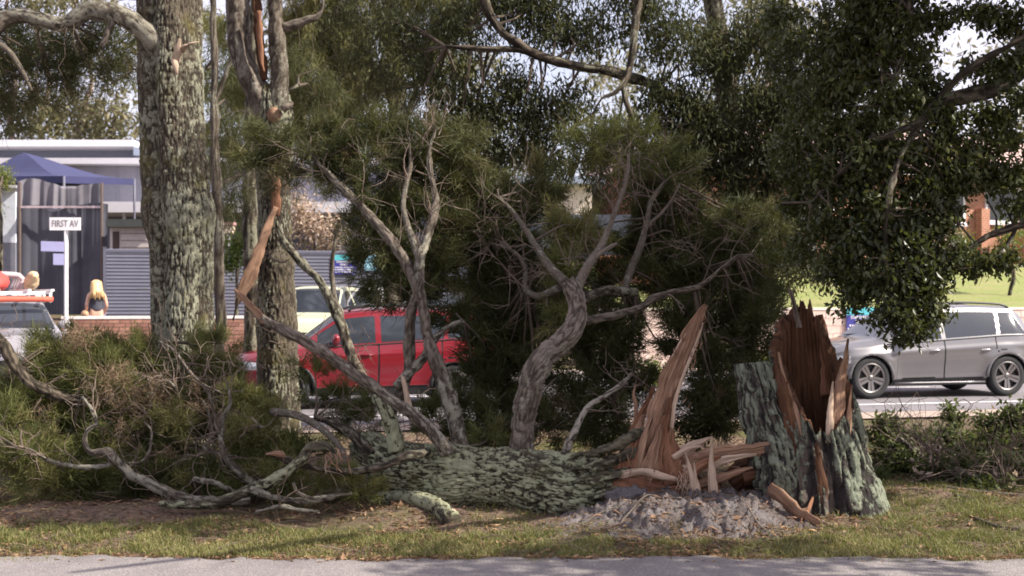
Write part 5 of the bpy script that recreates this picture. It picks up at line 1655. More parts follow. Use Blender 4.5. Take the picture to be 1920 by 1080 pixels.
# twigs and needle foliage on those limbs
alltips = []
for k, (c, n, ln, up, mat) in enumerate(((c1, 12, 0.34, 0.5, 'twig'), (c5, 10, 0.5, 0.3, 'twig'), (c6, 10, 0.5, 0.2, 'twig'), (c4, 10, 0.5, 0.3, 'twig'), (c7, 10, 0.45, 0.5, 'twig'), (c10, 16, 0.5, 0.3, 'twig'), (c11, 12, 0.45, 0.5, 'twig'), (c12, 9, 0.4, 0.6, 'twig'), (c9, 5, 0.3, 0.3, 'twig'), (c8, 8, 0.3, 0.2, 'twig'), (c3, 6, 0.4, 0.3, 'twig_dark'))):
    alltips += side_twigs(fal, c, int(n * 0.75), ln, 0.006, 1, mat, up=up, t0=0.4, bend=0.22)
LP = np.vstack(L)
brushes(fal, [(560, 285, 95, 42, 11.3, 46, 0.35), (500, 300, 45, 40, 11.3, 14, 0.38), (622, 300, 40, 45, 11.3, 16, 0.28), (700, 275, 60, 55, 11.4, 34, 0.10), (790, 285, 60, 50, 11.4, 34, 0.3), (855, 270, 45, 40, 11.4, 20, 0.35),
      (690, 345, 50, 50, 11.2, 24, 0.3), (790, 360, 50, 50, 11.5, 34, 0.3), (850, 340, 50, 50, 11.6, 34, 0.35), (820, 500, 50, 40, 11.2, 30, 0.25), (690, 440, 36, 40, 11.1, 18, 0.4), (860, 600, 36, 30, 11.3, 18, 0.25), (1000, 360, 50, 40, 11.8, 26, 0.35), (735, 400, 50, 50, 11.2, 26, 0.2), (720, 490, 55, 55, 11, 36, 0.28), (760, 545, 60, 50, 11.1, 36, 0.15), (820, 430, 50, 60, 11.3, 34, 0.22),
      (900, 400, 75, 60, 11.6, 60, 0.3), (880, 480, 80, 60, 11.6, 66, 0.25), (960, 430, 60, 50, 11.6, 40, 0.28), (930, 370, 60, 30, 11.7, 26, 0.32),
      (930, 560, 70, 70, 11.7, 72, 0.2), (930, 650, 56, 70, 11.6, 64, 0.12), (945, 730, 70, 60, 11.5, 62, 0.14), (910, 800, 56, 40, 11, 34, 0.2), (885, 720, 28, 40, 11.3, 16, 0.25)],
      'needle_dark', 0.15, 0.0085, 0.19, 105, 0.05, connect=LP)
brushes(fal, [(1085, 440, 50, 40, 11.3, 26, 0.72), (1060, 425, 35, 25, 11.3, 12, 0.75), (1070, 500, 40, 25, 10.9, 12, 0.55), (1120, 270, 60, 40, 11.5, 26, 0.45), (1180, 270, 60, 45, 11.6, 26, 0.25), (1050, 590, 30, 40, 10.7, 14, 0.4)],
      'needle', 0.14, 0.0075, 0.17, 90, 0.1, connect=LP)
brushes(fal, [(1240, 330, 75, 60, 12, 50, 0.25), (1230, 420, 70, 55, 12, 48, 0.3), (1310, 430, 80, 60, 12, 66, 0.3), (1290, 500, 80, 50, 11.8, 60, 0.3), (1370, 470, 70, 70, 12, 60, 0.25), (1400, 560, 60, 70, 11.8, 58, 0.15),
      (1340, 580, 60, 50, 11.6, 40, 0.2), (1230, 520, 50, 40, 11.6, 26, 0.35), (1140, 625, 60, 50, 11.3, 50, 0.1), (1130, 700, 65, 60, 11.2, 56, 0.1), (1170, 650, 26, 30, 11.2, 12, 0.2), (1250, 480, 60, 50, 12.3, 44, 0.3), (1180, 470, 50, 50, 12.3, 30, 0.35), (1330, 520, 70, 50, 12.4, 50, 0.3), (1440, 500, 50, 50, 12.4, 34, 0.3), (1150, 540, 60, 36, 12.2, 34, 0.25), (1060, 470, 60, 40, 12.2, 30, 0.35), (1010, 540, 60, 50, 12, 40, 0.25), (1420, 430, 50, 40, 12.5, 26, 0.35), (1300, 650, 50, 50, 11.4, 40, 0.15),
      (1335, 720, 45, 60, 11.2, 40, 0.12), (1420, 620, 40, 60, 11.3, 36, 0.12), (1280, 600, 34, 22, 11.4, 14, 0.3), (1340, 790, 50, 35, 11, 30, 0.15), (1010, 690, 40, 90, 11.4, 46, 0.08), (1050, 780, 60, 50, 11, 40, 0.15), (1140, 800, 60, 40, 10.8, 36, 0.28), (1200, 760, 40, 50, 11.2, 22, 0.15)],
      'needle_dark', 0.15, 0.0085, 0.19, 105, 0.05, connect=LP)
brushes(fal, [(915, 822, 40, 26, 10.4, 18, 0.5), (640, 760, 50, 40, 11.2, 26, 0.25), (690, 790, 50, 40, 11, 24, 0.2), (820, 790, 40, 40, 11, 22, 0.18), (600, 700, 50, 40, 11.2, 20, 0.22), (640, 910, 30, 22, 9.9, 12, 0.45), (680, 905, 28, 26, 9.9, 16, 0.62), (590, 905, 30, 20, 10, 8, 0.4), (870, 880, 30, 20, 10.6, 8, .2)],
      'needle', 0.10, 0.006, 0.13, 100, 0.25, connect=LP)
# bare twig tangles
gt = G(); tp = []
for (px, py, dd, n, ln) in ((1062, 505, 10.5, 26, 0.28), (1110, 500, 10.7, 16, 0.35), (1300, 470, 11.4, 26, 0.5), (1380, 440, 11.5, 20, 0.4), (900, 420, 11.2, 24, 0.5), (960, 500, 11, 20, 0.5), (820, 250, 11, 16, 0.35), (1180, 300, 10.8, 24, 0.35), (1230, 280, 11, 14, 0.35), (700, 310, 11, 16, 0.4), (750, 790, 10.6, 30, 0.45), (640, 780, 10.8, 26, 0.5), (1140, 770, 10.6, 16, 0.35), (980, 560, 11, 16, 0.5), (1340, 620, 11, 14, 0.4), (520, 640, 12.6, 26, 0.35), (560, 320, 11, 18, 0.45)):
    for k in range(int(n * 0.42)):
        c = P(px, py, dd) + rng.normal(0, 0.06, 3)
        branching(gt, c, rng.normal(0, 1, 3) + [0, 0, 0.5], ln * rng.uniform(0.5, 1.2), rng.uniform(0.003, 0.0055), 1, tp, 0.22, 0, 0.7, 3)
tag(gt.obj('twig', M['twig'], fal), kind='stuff')

# --- torn butt: the tall slab, the long splinter, the broken core
def board(parent, rows, mat, thick=0.35, wdir=(1, 0, 0), seg=30, amp=0.022, name='splinter', seed=0, dd=0.0, step=0.018):
    p, r = path(rows, d0 + dd)
    g = G()
    tube(g, p, np.maximum(r * thick, 0.003), seg, step, (amp, 0.022, 0.55), seed, wid=r, wdir=wdir)
    return g.obj(name, M[mat], parent, smooth=True)
board(fal, [(1216, 905, 92, -.10), (1217, 875, 84, -.12), (1220, 845, 66, -.14), (1229, 805, 50, -.16), (1240, 765, 44, -.16), (1254, 718, 40, -.15), (1272, 678, 33, -.14), (1288, 642, 29, -.13), (1303, 608, 24, -.12), (1316, 585, 15, -.12), (1324, 571, 3, -.12)], 'wood', 0.34, (1, 0.25, 0.35), 90, 0.028, 'torn_slab', 3)
board(fal, [(1258, 870, 9, -.16), (1258, 815, 8, -.18), (1265, 758, 7, -.19), (1278, 712, 6, -.18), (1294, 672, 6, -.16), (1308, 635, 5, -.15), (1318, 605, 3, -.14)], 'wood_pale', 0.6, (1, 0.25, 0.35), 14, 0.01, 'splinter', 27)
board(fal, [(1196, 850, 8, -.18), (1214, 790, 7, -.18), (1234, 730, 6, -.17), (1262, 668, 5, -.15), (1285, 625, 3, -.14)], 'wood_pale', 0.6, (1, 0.25, 0.35), 14, 0.012, 'splinter', 28)
board(fal, [(1168, 880, 40, -.06), (1182, 830, 28, -.03), (1198, 790, 16, 0), (1214, 755, 10, .02), (1226, 725, 4, .02)], 'wood_red', 0.6, (1, 0.4, 0), 40, 0.03, 'torn_slab', 4)
board(fal, [(1240, 895, 34, -.20), (1240, 850, 28, -.21), (1246, 800, 16, -.21), (1254, 765, 6, -.20), (1258, 745, 2, -.19)], 'wood_red', 0.4, (1, 0.1, 0.2), 40, 0.035, 'torn_slab', 5)
board(fal, [(1198, 880, 22, -.22), (1204, 840, 15, -.22), (1216, 800, 8, -.22), (1226, 770, 2, -.21)], 'wood', 0.45, (1, 0.1, 0.2), 26, 0.02, 'torn_slab', 6)
board(fal, [(1180, 912, 74, -.16), (1188, 872, 66, -.18), (1200, 836, 44, -.18), (1212, 806, 24, -.17), (1220, 780, 4, -.16)], 'wood_red', 0.35, (1, 0.2, 0.2), 50, 0.035, 'torn_slab', 31)
board(fal, [(1268, 905, 58, -.2), (1262, 868, 46, -.2), (1258, 832, 26, -.19), (1256, 800, 6, -.18)], 'wood_red', 0.35, (1, 0.1, 0.1), 40, 0.03, 'torn_slab', 32)
board(fal, [(1216, 900, 40, -.24), (1222, 862, 30, -.24), (1232, 826, 16, -.23), (1240, 796, 3, -.22)], 'wood', 0.35, (1, 0.1, 0.1), 30, 0.025, 'torn_slab', 33)
board(fal, [(1160, 872, 20, -.22), (1178, 836, 18, -.2), (1196, 800, 10, -.18), (1206, 776, 2, -.17)], 'wood', 0.4, (1, 0.2, 0.2), 24, 0.02, 'splinter', 34)
board(fal, [(1280, 905, 26, -.26), (1300, 884, 22, -.27), (1330, 866, 12, -.28), (1352, 856, 2, -.28)], 'wood_red', 0.5, (0, -0.2, 1), 22, 0.02, 'splinter', 35)
board(fal, [(1300, 915, 24, -.22), (1340, 900, 22, -.22), (1385, 884, 12, -.22), (1412, 876, 2, -.22)], 'wood', 0.45, (0, -0.2, 1), 22, 0.02, 'splinter', 36)
board(fal, [(1256, 880, 56, -.10), (1300, 868, 46, -.14), (1350, 855, 34, -.18), (1400, 845, 27, -.22), (1440, 839, 20, -.25), (1475, 830, 12, -.27), (1500, 822, 6, -.28), (1508, 818, 2, -.28)], 'wood', 0.42, (0, -0.25, 1), 60, 0.02, 'long_splinter', 7)
board(fal, [(1280, 885, 24, -.20), (1330, 872, 18, -.24), (1375, 858, 12, -.26), (1418, 852, 3, -.27)], 'wood_pale', 0.5, (0, -0.2, 1), 22, 0.015, 'splinter', 8)
board(fal, [(1255, 868, 30, -.15), (1285, 845, 22, -.17), (1310, 829, 13, -.18), (1336, 818, 3, -.18)], 'wood_pale', 0.5, (0, -0.2, 1), 22, 0.02, 'splinter', 9)
board(fal, [(1262, 858, 14, -.22), (1290, 842, 10, -.24), (1318, 836, 3, -.25)], 'wood_pale', 0.6, (0, -0.2, 1), 14, 0.01, 'splinter', 10)
board(fal, [(1338, 940, 26, -.34), (1337, 910, 22, -.35), (1334, 875, 13, -.35), (1334, 845, 8, -.35), (1335, 819, 2, -.35)], 'wood_pale', 0.45, (1, 0.3, 0), 22, 0.012, 'splinter', 11)
board(fal, [(1310, 936, 20, -.36), (1302, 905, 14, -.37), (1294, 880, 9, -.37), (1284, 848, 2, -.36)], 'wood_pale', 0.45, (1, 0.3, 0), 18, 0.012, 'splinter', 12)
board(fal, [(1358, 944, 14, -.33), (1352, 930, 10, -.33), (1350, 918, 2, -.33)], 'wood_pale', 0.45, (1, 0.3, 0), 14, 0.01, 'splinter', 13)
board(fal, [(1302, 920, 8, -.38), (1304, 895, 6, -.38), (1301, 866, 2, -.38)], 'wood_pale', 0.5, (1, 0.3, 0), 12, 0.006, 'splinter', 14)
board(fal, [(1190, 800, 8, .05), (1192, 760, 9, .06), (1188, 740, 7, .06), (1192, 720, 2, .06)], 'wood', 0.6, (1, 0.3, 0), 12, 0.01, 'splinter', 15)
board(fal, [(1146, 905, 70, -.12), (1190, 915, 84, -.12), (1250, 930, 88, -.1), (1310, 930, 66, -.06), (1350, 925, 30, 0)], 'wood_red', 0.8, (0, -0.4, 1), 60, 0.06, 'broken_core', 16)
board(fal, [(1165, 890, 18, -.26), (1205, 885, 16, -.3), (1242, 893, 14, -.32), (1270, 900, 5, -.32)], 'wood_pale', 0.6, (0, -0.4, 1), 20, 0.016, 'splinter', 17)
board(fal, [(1375, 915, 60, .25), (1400, 895, 66, .25), (1425, 880, 50, .25), (1440, 868, 20, .25)], 'wood_rot', 0.8, (0.3, 0, 1), 40, 0.06, 'rotten_core', 18)
board(fal, [(1395, 900, 24, .1), (1420, 893, 20, .1), (1445, 898, 8, .1)], 'wood_red', 0.6, (0.3, 0, 1), 20, 0.03, 'rotten_core', 19)
p, r = path([(1112, 968, 34, -.16), (1150, 940, 52, -.22), (1190, 936, 46, -.26), (1228, 946, 24, -.28)], d0)
g = G(); tube(g, p, r, 44, 0.025, (0.06, 0.06, 0.08), 23, lich=0.0); g.obj('dirt_clod', plain('grey earth on the butt', (0.10, 0.088, 0.09), 0.95, var=0.35, scale=18, bumpy=0.6), fal, smooth=True)
# ragged slivers standing along the break
g = G()
for k in range(120):
    t_ = rng.random()
    if k < 60:
        px, py = rng.uniform(1160, 1290), rng.uniform(850, 915)
        q = P(px, py, d0 - rng.uniform(0.1, 0.36))
        dr = unit(np.array([rng.normal(0.25, 0.35), -0.15, rng.uniform(0.4, 1.2)]))
        ln = rng.uniform(0.05, 0.22)
    elif k < 110:
        px = np.interp(t_, [0, 1], [1262, 1322]) + rng.normal(0, 3) if k % 2 else np.interp(t_, [0, 1], [1205, 1300]) + rng.normal(0, 4)
        py = np.interp(t_, [0, .5, 1], [860, 700, 590] if k % 2 else [810, 700, 605])
        q = P(px, py, d0 - 0.17)
        dr = unit(np.array([rng.normal(0.35, 0.2), -0.1, rng.uniform(0.7, 1.2)]))
        ln = rng.uniform(0.04, 0.14)
    else:
        px = rng.uniform(1262, 1420)
        q = P(px, np.interp(px, [1262, 1420], [880, 856]) + rng.normal(0, 12), d0 - 0.22)
        dr = unit(np.array([1.0, -0.15, rng.normal(0.12, 0.25)]))
        ln = rng.uniform(0.06, 0.2)
    w_ = rng.uniform(0.002, 0.006)
    ln *= 0.62
    tube(g, [q, q + dr * ln * 0.5 + rng.normal(0, 0.006, 3), q + dr * ln], [w_, w_ * 0.8, 0.001], 5, 0.05, None, k)
tag(g.obj('sliver', M['wood'], fal, smooth=True), kind='stuff')
# fibres hanging from the core, thin roots
for k in range(16):
    x = rng.uniform(1270, 1300)
    q = P(x, rng.uniform(880, 905), d0 - 0.33)
    g = G(); tube(g, [q, q + [rng.normal(0, .03), -.03, -.06], q + [rng.normal(-.02, .05), -.05, -.16]], [0.004, 0.003, 0.002], 4, 0.04); g.obj('fibre', M['wood_pale'], fal, smooth=True)

# ------------------------------------------------------------------ the stump
sb = P(1548, 948, d0 + 0.0); sb[2] = 0
st = thing('tree_stump', 'tall hollow stump with torn top and blue green lichen beside the fallen trunk', 'stump', sb)
# (photo row, centre column, half width in pixels)
AX = [(975, 1548, 112), (950, 1548, 106), (900, 1545, 98), (850, 1538, 91), (800, 1530, 84), (750, 1523, 78), (700, 1518, 73), (650, 1514, 67), (600, 1510, 60), (550, 1506, 54)]
ax_y = np.array([a[0] for a in AX], float)[::-1]
ax_x = np.array([a[1] for a in AX], float)[::-1]
ax_r = np.array([a[2] for a in AX], float)[::-1]
TH = np.arange(240) / 240 * 2 * math.pi                # 0 = right (+x), 270 deg = towards the camera
def wrap(a):
    return np.arctan2(np.sin(a), np.cos(a))
def toprow(th):
    """photo row of the torn rim at each bearing"""
    kp = [(0, 690), (18, 685), (40, 625), (65, 572), (90, 575), (112, 585), (135, 604), (155, 640), (172, 676), (190, 684), (208, 700), (222, 720), (238, 770), (255, 806), (272, 812), (288, 790), (300, 772), (316, 765), (330, 758), (345, 730), (360, 690)]
    dg = np.degrees(th) % 360
    y = np.interp(dg, [k[0] for k in kp], [k[1] for k in kp])
    n1 = vnoise(np.stack([th * 9, th * 0, th * 0], -1), 77) - 0.5
    n2 = vnoise(np.stack([th * 26, th * 0, th * 0], -1), 78) - 0.5
    return y + n1 * 24 + n2 * 7
TOP = toprow(TH)
NV = 110
def shell(scale, dy0, bark, seed):
    tt = np.linspace(0, 1, NV)
    rows = 975 + (TOP[None, :] + dy0 - 975) * tt[:, None]
    cx = np.interp(rows, ax_y, ax_x)
    hw = np.interp(rows, ax_y, ax_r) * scale
    k = 1 / PX(d0)
    zz = CAMH - (rows - HOR) * k
    R = hw * k
    v = 975 * k - rows * k
    Rm = 0.38
    bk = np.stack([np.cos(TH)[None] * Rm + 0 * rows, np.sin(TH)[None] * Rm + 0 * rows, v], -1).reshape(-1, 3) + [seed, seed * 1.7, 0]
    return rows, cx, R, zz, bk
rows, cx, R, zz, bk = shell(1.0, 0, True, 4)
q = bk / np.array([0.042, 0.042, 0.28])
q = q + 0.7 * (np.stack([vnoise(q * 0.5, 31), vnoise(q * 0.5, 32), vnoise(q * 0.5, 33)], -1) - 0.5)
fis = 1 - np.abs(2 * vnoise(q, 3) - 1)
fis2 = 1 - np.abs(2 * vnoise(q * [2.4, 2.4, 3.0], 5) - 1)
h = np.clip(1 - 0.75 * sstep(0.5, 0.95, fis) - 0.3 * sstep(0.6, 1, fis2) - 0.25 * (vnoise(q * [5, 5, 9.0], 6) - 0.3), 0, 1.1)
flare = 1 + 0.16 * sstep(860, 970, rows) * (0.5 + 0.5 * np.sin(TH * 5 + 0.6))[None]
Ro = R * flare + ((h - 0.6) * 0.05).reshape(rows.shape)
# a dark vertical groove where the bark is split, front left
grv = np.exp(-(wrap(TH - math.radians(262))[None] / 0.10) ** 2) * sstep(800, 830, rows)
Ro = Ro - 0.05 * grv
xo = (cx - 960) / FPX * d0 + np.cos(TH)[None] * Ro
yo = d0 + np.sin(TH)[None] * Ro
Vo = np.stack([xo, yo, zz], -1).reshape(-1, 3)
i2 = np.arange(NV * 240).reshape(NV, 240)
Qo = np.stack([i2[:-1], np.roll(i2[:-1], -1, 1), np.roll(i2[1:], -1, 1), i2[1:]], -1).reshape(-1, 4)
li = 0.60 + (fbm(bk / [0.2, 0.2, 0.5], 3, 8) - 0.5) * 1.1 - 0.6 * grv.ravel()
g = G(); g.add(Vo, Qo, bk=bk, h=h, li=li); g.obj('bark', M['bark_stump'], st, smooth=True)
# hollow heartwood inside, and the torn rim that joins the two
rows2, cx2, R2, zz2, bk2 = shell(0.72, 8, False, 9)
qq = bk2 / np.array([0.035, 0.035, 0.5])
h2 = vnoise(qq, 41) * 0.6 + vnoise(qq * [2.3, 2.3, 2], 42) * 0.4
R2 = R2 * (0.80 + 0.2 * sstep(950, 780, rows2)) + ((h2 - 0.5) * 0.09).reshape(rows2.shape)
xi = (cx2 - 960) / FPX * d0 + np.cos(TH)[None] * R2
yi = d0 + np.sin(TH)[None] * R2
Vi = np.stack([xi, yi, zz2], -1).reshape(-1, 3)
g = G(); g.add(Vi, Qo[:, ::-1], bk=bk2, h=h2, li=h2 * 0); g.obj('hollow', M['wood_rot'], st, smooth=True)
g = G()
ra = Vo.reshape(NV, 240, 3)[-1]; rb = Vi.reshape(NV, 240, 3)[-1]
rm = (ra + rb) / 2 + np.stack([0 * TH, 0 * TH, (vnoise(np.stack([TH * 40, TH * 0, TH * 0], -1), 5) - 0.3) * 0.09], -1)
rim = np.concatenate([ra, rm, rb])
rbk = np.concatenate([bk.reshape(NV, 240, 3)[-1], bk.reshape(NV, 240, 3)[-1] + [0, 0, .05], bk2.reshape(NV, 240, 3)[-1]])
i3 = np.arange(720).reshape(3, 240)
g.add(rim, np.stack([i3[:-1], np.roll(i3[:-1], -1, 1), np.roll(i3[1:], -1, 1), i3[1:]], -1).reshape(-1, 4), bk=rbk, h=np.full(720, .6), li=np.zeros(720))
g.obj('torn_rim', M['wood_rot'], st, smooth=True)
# left bark slab standing apart
def sboard(rows, mat, thick=0.3, wdir=(1, 0, 0), seg=24, amp=0.02, name='splinter', seed=0, bark=None, lich=0.0, step=0.02):
    p, r = path(rows, d0)
    g = G()
    tube(g, p, np.maximum(r * thick, 0.004), seg, step, bark or (amp, 0.022, 0.55), seed, wid=r, wdir=wdir, lich=lich)
    return g.obj(name, M[mat], st, smooth=True)
sboard([(1487, 962, 100, -.16), (1474, 930, 110, -.20), (1462, 880, 100, -.22), (1446, 820, 92, -.2), (1430, 770, 84, -.18), (1420, 730, 76, -.16), (1412, 700, 68, -.15), (1408, 680, 60, -.14)], 'bark_stump', 0.42, (1, -0.35, 0), 90, 0.04, 'bark_slab', 61, (0.045, 0.04, 0.28), 0.62)
sboard([(1486, 880, 16, -.31), (1478, 800, 22, -.29), (1468, 740, 24, -.25), (1460, 700, 24, -.2), (1455, 684, 10, -.2)], 'wood_rot', 0.3, (1, -0.2, 0), 30, 0.03, 'bark_slab', 62)
sboard([(1514, 860, 14, -.34), (1507, 820, 14, -.32), (1496, 780, 12, -.29), (1482, 740, 9, -.25), (1468, 700, 7, -.22), (1459, 660, 3, -.2)], 'wood', 0.4, (1, 0, 0), 22, 0.014, 'splinter', 63)
sboard([(1567, 850, 18, -.34), (1568, 800, 26, -.32), (1572, 750, 24, -.28), (1578, 705, 16, -.25), (1586, 668, 9, -.24), (1590, 635, 2, -.24)], 'wood', 0.3, (1, 0, 0), 24, 0.02, 'splinter', 64)
sboard([(1556, 830, 16, -.36), (1556, 780, 14, -.34), (1560, 740, 8, -.31), (1562, 715, 2, -.30)], 'wood_pale', 0.4, (1, 0, 0), 14, 0.012, 'splinter', 65)
sboard([(1590, 820, 14, -.30), (1592, 780, 12, -.28), (1594, 750, 6, -.26), (1598, 722, 2, -.25)], 'wood', 0.4, (1, 0.3, 0), 14, 0.012, 'splinter', 66)
0 and sboard([(1528, 640, 36, .22), (1526, 610, 28, .22), (1523, 585, 14, .22), (1520, 552, 2, .22)], 'wood', 0.3, (1, 0, 0), 22, 0.02, 'splinter', 67)
sboard([(1498, 615, 11, .18), (1494, 590, 9, .18), (1486, 560, 7, .18), (1480, 540, 2, .18)], 'bark_pale', 0.5, (1, 0, 0), 16, 0.02, 'splinter', 68)
0 and sboard([(1504, 690, 34, .10), (1499, 650, 34, .12), (1496, 615, 30, .14), (1497, 592, 16, .15)], 'wood_red', 0.35, (1, 0, 0), 26, 0.03, 'splinter', 69)
sboard([(1552, 740, 30, .16), (1552, 680, 26, .18), (1545, 630, 18, .2), (1538, 590, 6, .2)], 'wood_red', 0.3, (1, 0.4, 0), 26, 0.03, 'splinter', 70)
0 and sboard([(1506, 800, 22, -.12), (1500, 750, 24, -.08), (1494, 710, 18, -.05), (1492, 685, 6, -.04)], 'wood', 0.4, (1, 0.3, 0), 20, 0.02, 'splinter', 71)
sboard([(1545, 945, 20, -.42), (1540, 900, 18, -.41), (1534, 860, 10, -.39), (1530, 830, 3, -.38)], 'wood_rot', 0.35, (1, 0, 0), 16, 0.02, 'bark_slab', 72)
0 and sboard([(1535, 818, 44, -.345), (1528, 800, 34, -.33), (1522, 786, 14, -.32)], 'wood', 0.35, (1, 0, 0), 20, 0.03, 'splinter', 73)
# ------------------------------------------------------------------ earth mound at the butt
mx = np.arange(P(1030, 0, 9.4)[0], P(1560, 0, 9.4)[0], 0.013)
my = np.arange(8.62, 10.35, 0.016)
X, Y = np.meshgrid(mx, my)
pxx = X / Y * FPX + 960
prof = np.interp(pxx + 60 * (fbm(np.stack([X * 3, Y * 3, X * 0], -1).reshape(-1, 3), 3, 101).reshape(X.shape) - 0.5), [1035, 1075, 1120, 1180, 1225, 1262, 1300, 1350, 1400, 1440, 1480, 1520, 1555], [0, .05, .10, .17, .23, .20, .23, .235, .20, .15, .09, .035, 0])
dep = sstep(8.66, 9.35, Y + 0.5 * (fbm(np.stack([X * 3.3, Y * 3.3, X * 0 + 4], -1).reshape(-1, 3), 3, 103).reshape(X.shape) - 0.5)) * (1 - sstep(9.95, 10.3, Y))
pp_ = np.stack([X, Y, X * 0], -1).reshape(-1, 3)
nz = (fbm(pp_ * 5.5, 4, 91).reshape(X.shape) - 0.5) * 0.20 + (fbm(pp_ * 22, 4, 93).reshape(X.shape) - 0.5) * 0.10 - np.abs(fbm(pp_ * 11, 3, 97).reshape(X.shape) - 0.5) * 0.16
Z = prof * dep * 0.74 + nz * sstep(0, 0.08, prof * dep) - 0.012
Z = Z + gz(X, Y) * 0.9
i2 = np.arange(X.size).reshape(X.shape)
m, n, l, b = new_mat('grey fibrous earth')
o = n.new('ShaderNodeTexCoord').outputs['Object']
f1n = noise_node(n, l, o, 60, 6, 0.75)
f2n = noise_node(n, l, o, 7, 4, 0.6)
c = mixc(n, l, 0.55, ramp(n, l, f1n, [(0.3, (0.05, 0.041, 0.038)), (0.5, (0.135, 0.115, 0.11)), (0.7, (0.31, 0.275, 0.265))]), ramp(n, l, f2n, [(0.35, (0.105, 0.07, 0.054)), (0.52, (0.15, 0.125, 0.12)), (0.7, (0.26, 0.235, 0.235))]))
l.new(c, b.inputs['Base Color'])
b.inputs['Roughness'].default_value = 0.97
bump(n, l, b, f1n, 1.0, 0.03)
g = G(); g.add(np.stack([X, Y, Z], -1).reshape(-1, 3), np.stack([i2[:-1, :-1], i2[:-1, 1:], i2[1:, 1:], i2[1:, :-1]], -1).reshape(-1, 4))
tag(g.obj('soil_mound', m, smooth=True), kind='structure')
def ground_at(x, y):
    base = float(gz(np.array([x]), np.array([y]))[0])
    if mx[0] < x < mx[-1] and my[0] < y < my[-1]:
        base = max(base, float(Z[int((y - my[0]) / 0.016), int((x - mx[0]) / 0.013)]))
    return base
def on_ground(px, py, lift=0.0, d=None):
    """point on the ground under a photo pixel"""
    d = CAMH * FPX / (py - HOR)
    for _ in range(8):
        q = P(px, py, d)
        h = ground_at(q[0], q[1])
        d = (CAMH - h) * FPX / (py - HOR)
    q = P(px, py, d)
    q[2] = ground_at(q[0], q[1]) + lift
    return q

def stick(name, label, cat, rows, mat, seg=8, bark=None, lich=0.3, group=None, wide=None, lift=0.4, origin=True):
    pts, rad = [], []
    for r in rows:
        q = on_ground(r[0], r[1])
        rr = r[2] * 0.5 / PX(q[1])
        q[2] += rr * lift + (r[3] if len(r) > 3 else 0)
        pts.append(q); rad.append(rr)
    g = G()
    if wide:
        tube(g, pts, np.maximum(np.array(rad) * wide, 0.004), seg, 0.03, bark or (0.014, 0.02, 0.4), 5, wid=rad, wdir=(0.2, -0.6, 0.9))
    else:
        tube(g, pts, rad, seg, 0.035, bark, int(rows[0][0]) % 97, lich=lich)
    return tag(g.obj(name, M[mat], smooth=True, origin=pts[0]), label, cat, group)

# broken wood on the ground
stick('broken_plank', 'long torn brown plank on the ground between the earth mound and the stump', 'plank', [(1372, 905, 10, .10), (1410, 925, 20, .08), (1450, 950, 26, .05), (1490, 968, 28, .03), (1525, 980, 24), (1560, 990, 6)], 'wood', 18, wide=0.35)
stick('wood_chip', 'small upright brown wood chip at the foot of the stump', 'chip', [(1500, 982, 14, .0), (1514, 972, 20, .05), (1522, 968, 12, .13), (1524, 966, 3, .19)], 'wood_red', 12, wide=0.4)
stick('wood_chip', 'flat tan sliver lying at the end of the torn plank', 'chip', [(1515, 996, 5), (1545, 1003, 13), (1600, 1012, 12), (1640, 1020, 3)], 'wood', 12, wide=0.3)
stick('wood_chip', 'short torn chip on the earth beside the torn plank', 'chip', [(1528, 984, 6), (1552, 988, 12), (1572, 995, 4)], 'wood_pale', 12, wide=0.3)
for k, (a, b_, c_, wd) in enumerate((((1130, 905), (1200, 955), (1290, 968), 3), ((1200, 975), (1270, 985), (1340, 968), 3), ((1160, 1000), (1220, 985), (1275, 1000), 2.5), ((1140, 985), (1148, 1010), (1160, 1018), 3), ((1390, 985), (1430, 1000), (1480, 1012), 3), ((1090, 990), (1130, 975), (1190, 985), 2.5))):
    rows = [(a[0], max(a[1], 945), wd, .02), (b_[0], b_[1], wd, .03), (c_[0], c_[1], wd * .5, .01)]
    stick('thin_root', ['thin pale root trailing down from the torn butt over the earth mound', 'thin pale root lying across the middle of the earth mound', 'short thin root at the front left of the earth mound', 'thin crooked root at the left toe of the earth mound', 'thin root at the right foot of the earth mound', 'thin root on the far left of the earth mound'][k], 'root', rows, 'bark_pale', 6, group='thin roots on the earth mound')
# branches lying at the left and middle
stick('broken_branch', 'thick lichen covered branch lying in front, with a pale snapped end', 'branch', [(610, 942, 20, .05), (650, 938, 28, .05), (684, 930, 36, .07), (710, 942, 30, .02), (745, 945, 30, .03), (785, 950, 31, .03), (820, 966, 33, .02), (848, 982, 32, .0)], 'bark_fallen', 26, (0.014, 0.03, 0.08), 0.72)
q0 = on_ground(846, 980, 0.0)
g = G(); tube(g, [q0 + [-.005, -.0, .03], q0 + [0.022, -.02, .02]], [0.07, 0.055], 20, 0.01, (0.01, 0.015, 0.2), 3, wid=[0.075, 0.06], wdir=(0, 0, 1))
bpy.data.objects['broken_branch'].name = 'broken_branch'
o = g.obj('snapped_end', M['wood_pale'], smooth=True); o.parent = bpy.data.objects['broken_branch']; o.matrix_parent_inverse = Matrix.Translation(-bpy.data.objects['broken_branch'].location)

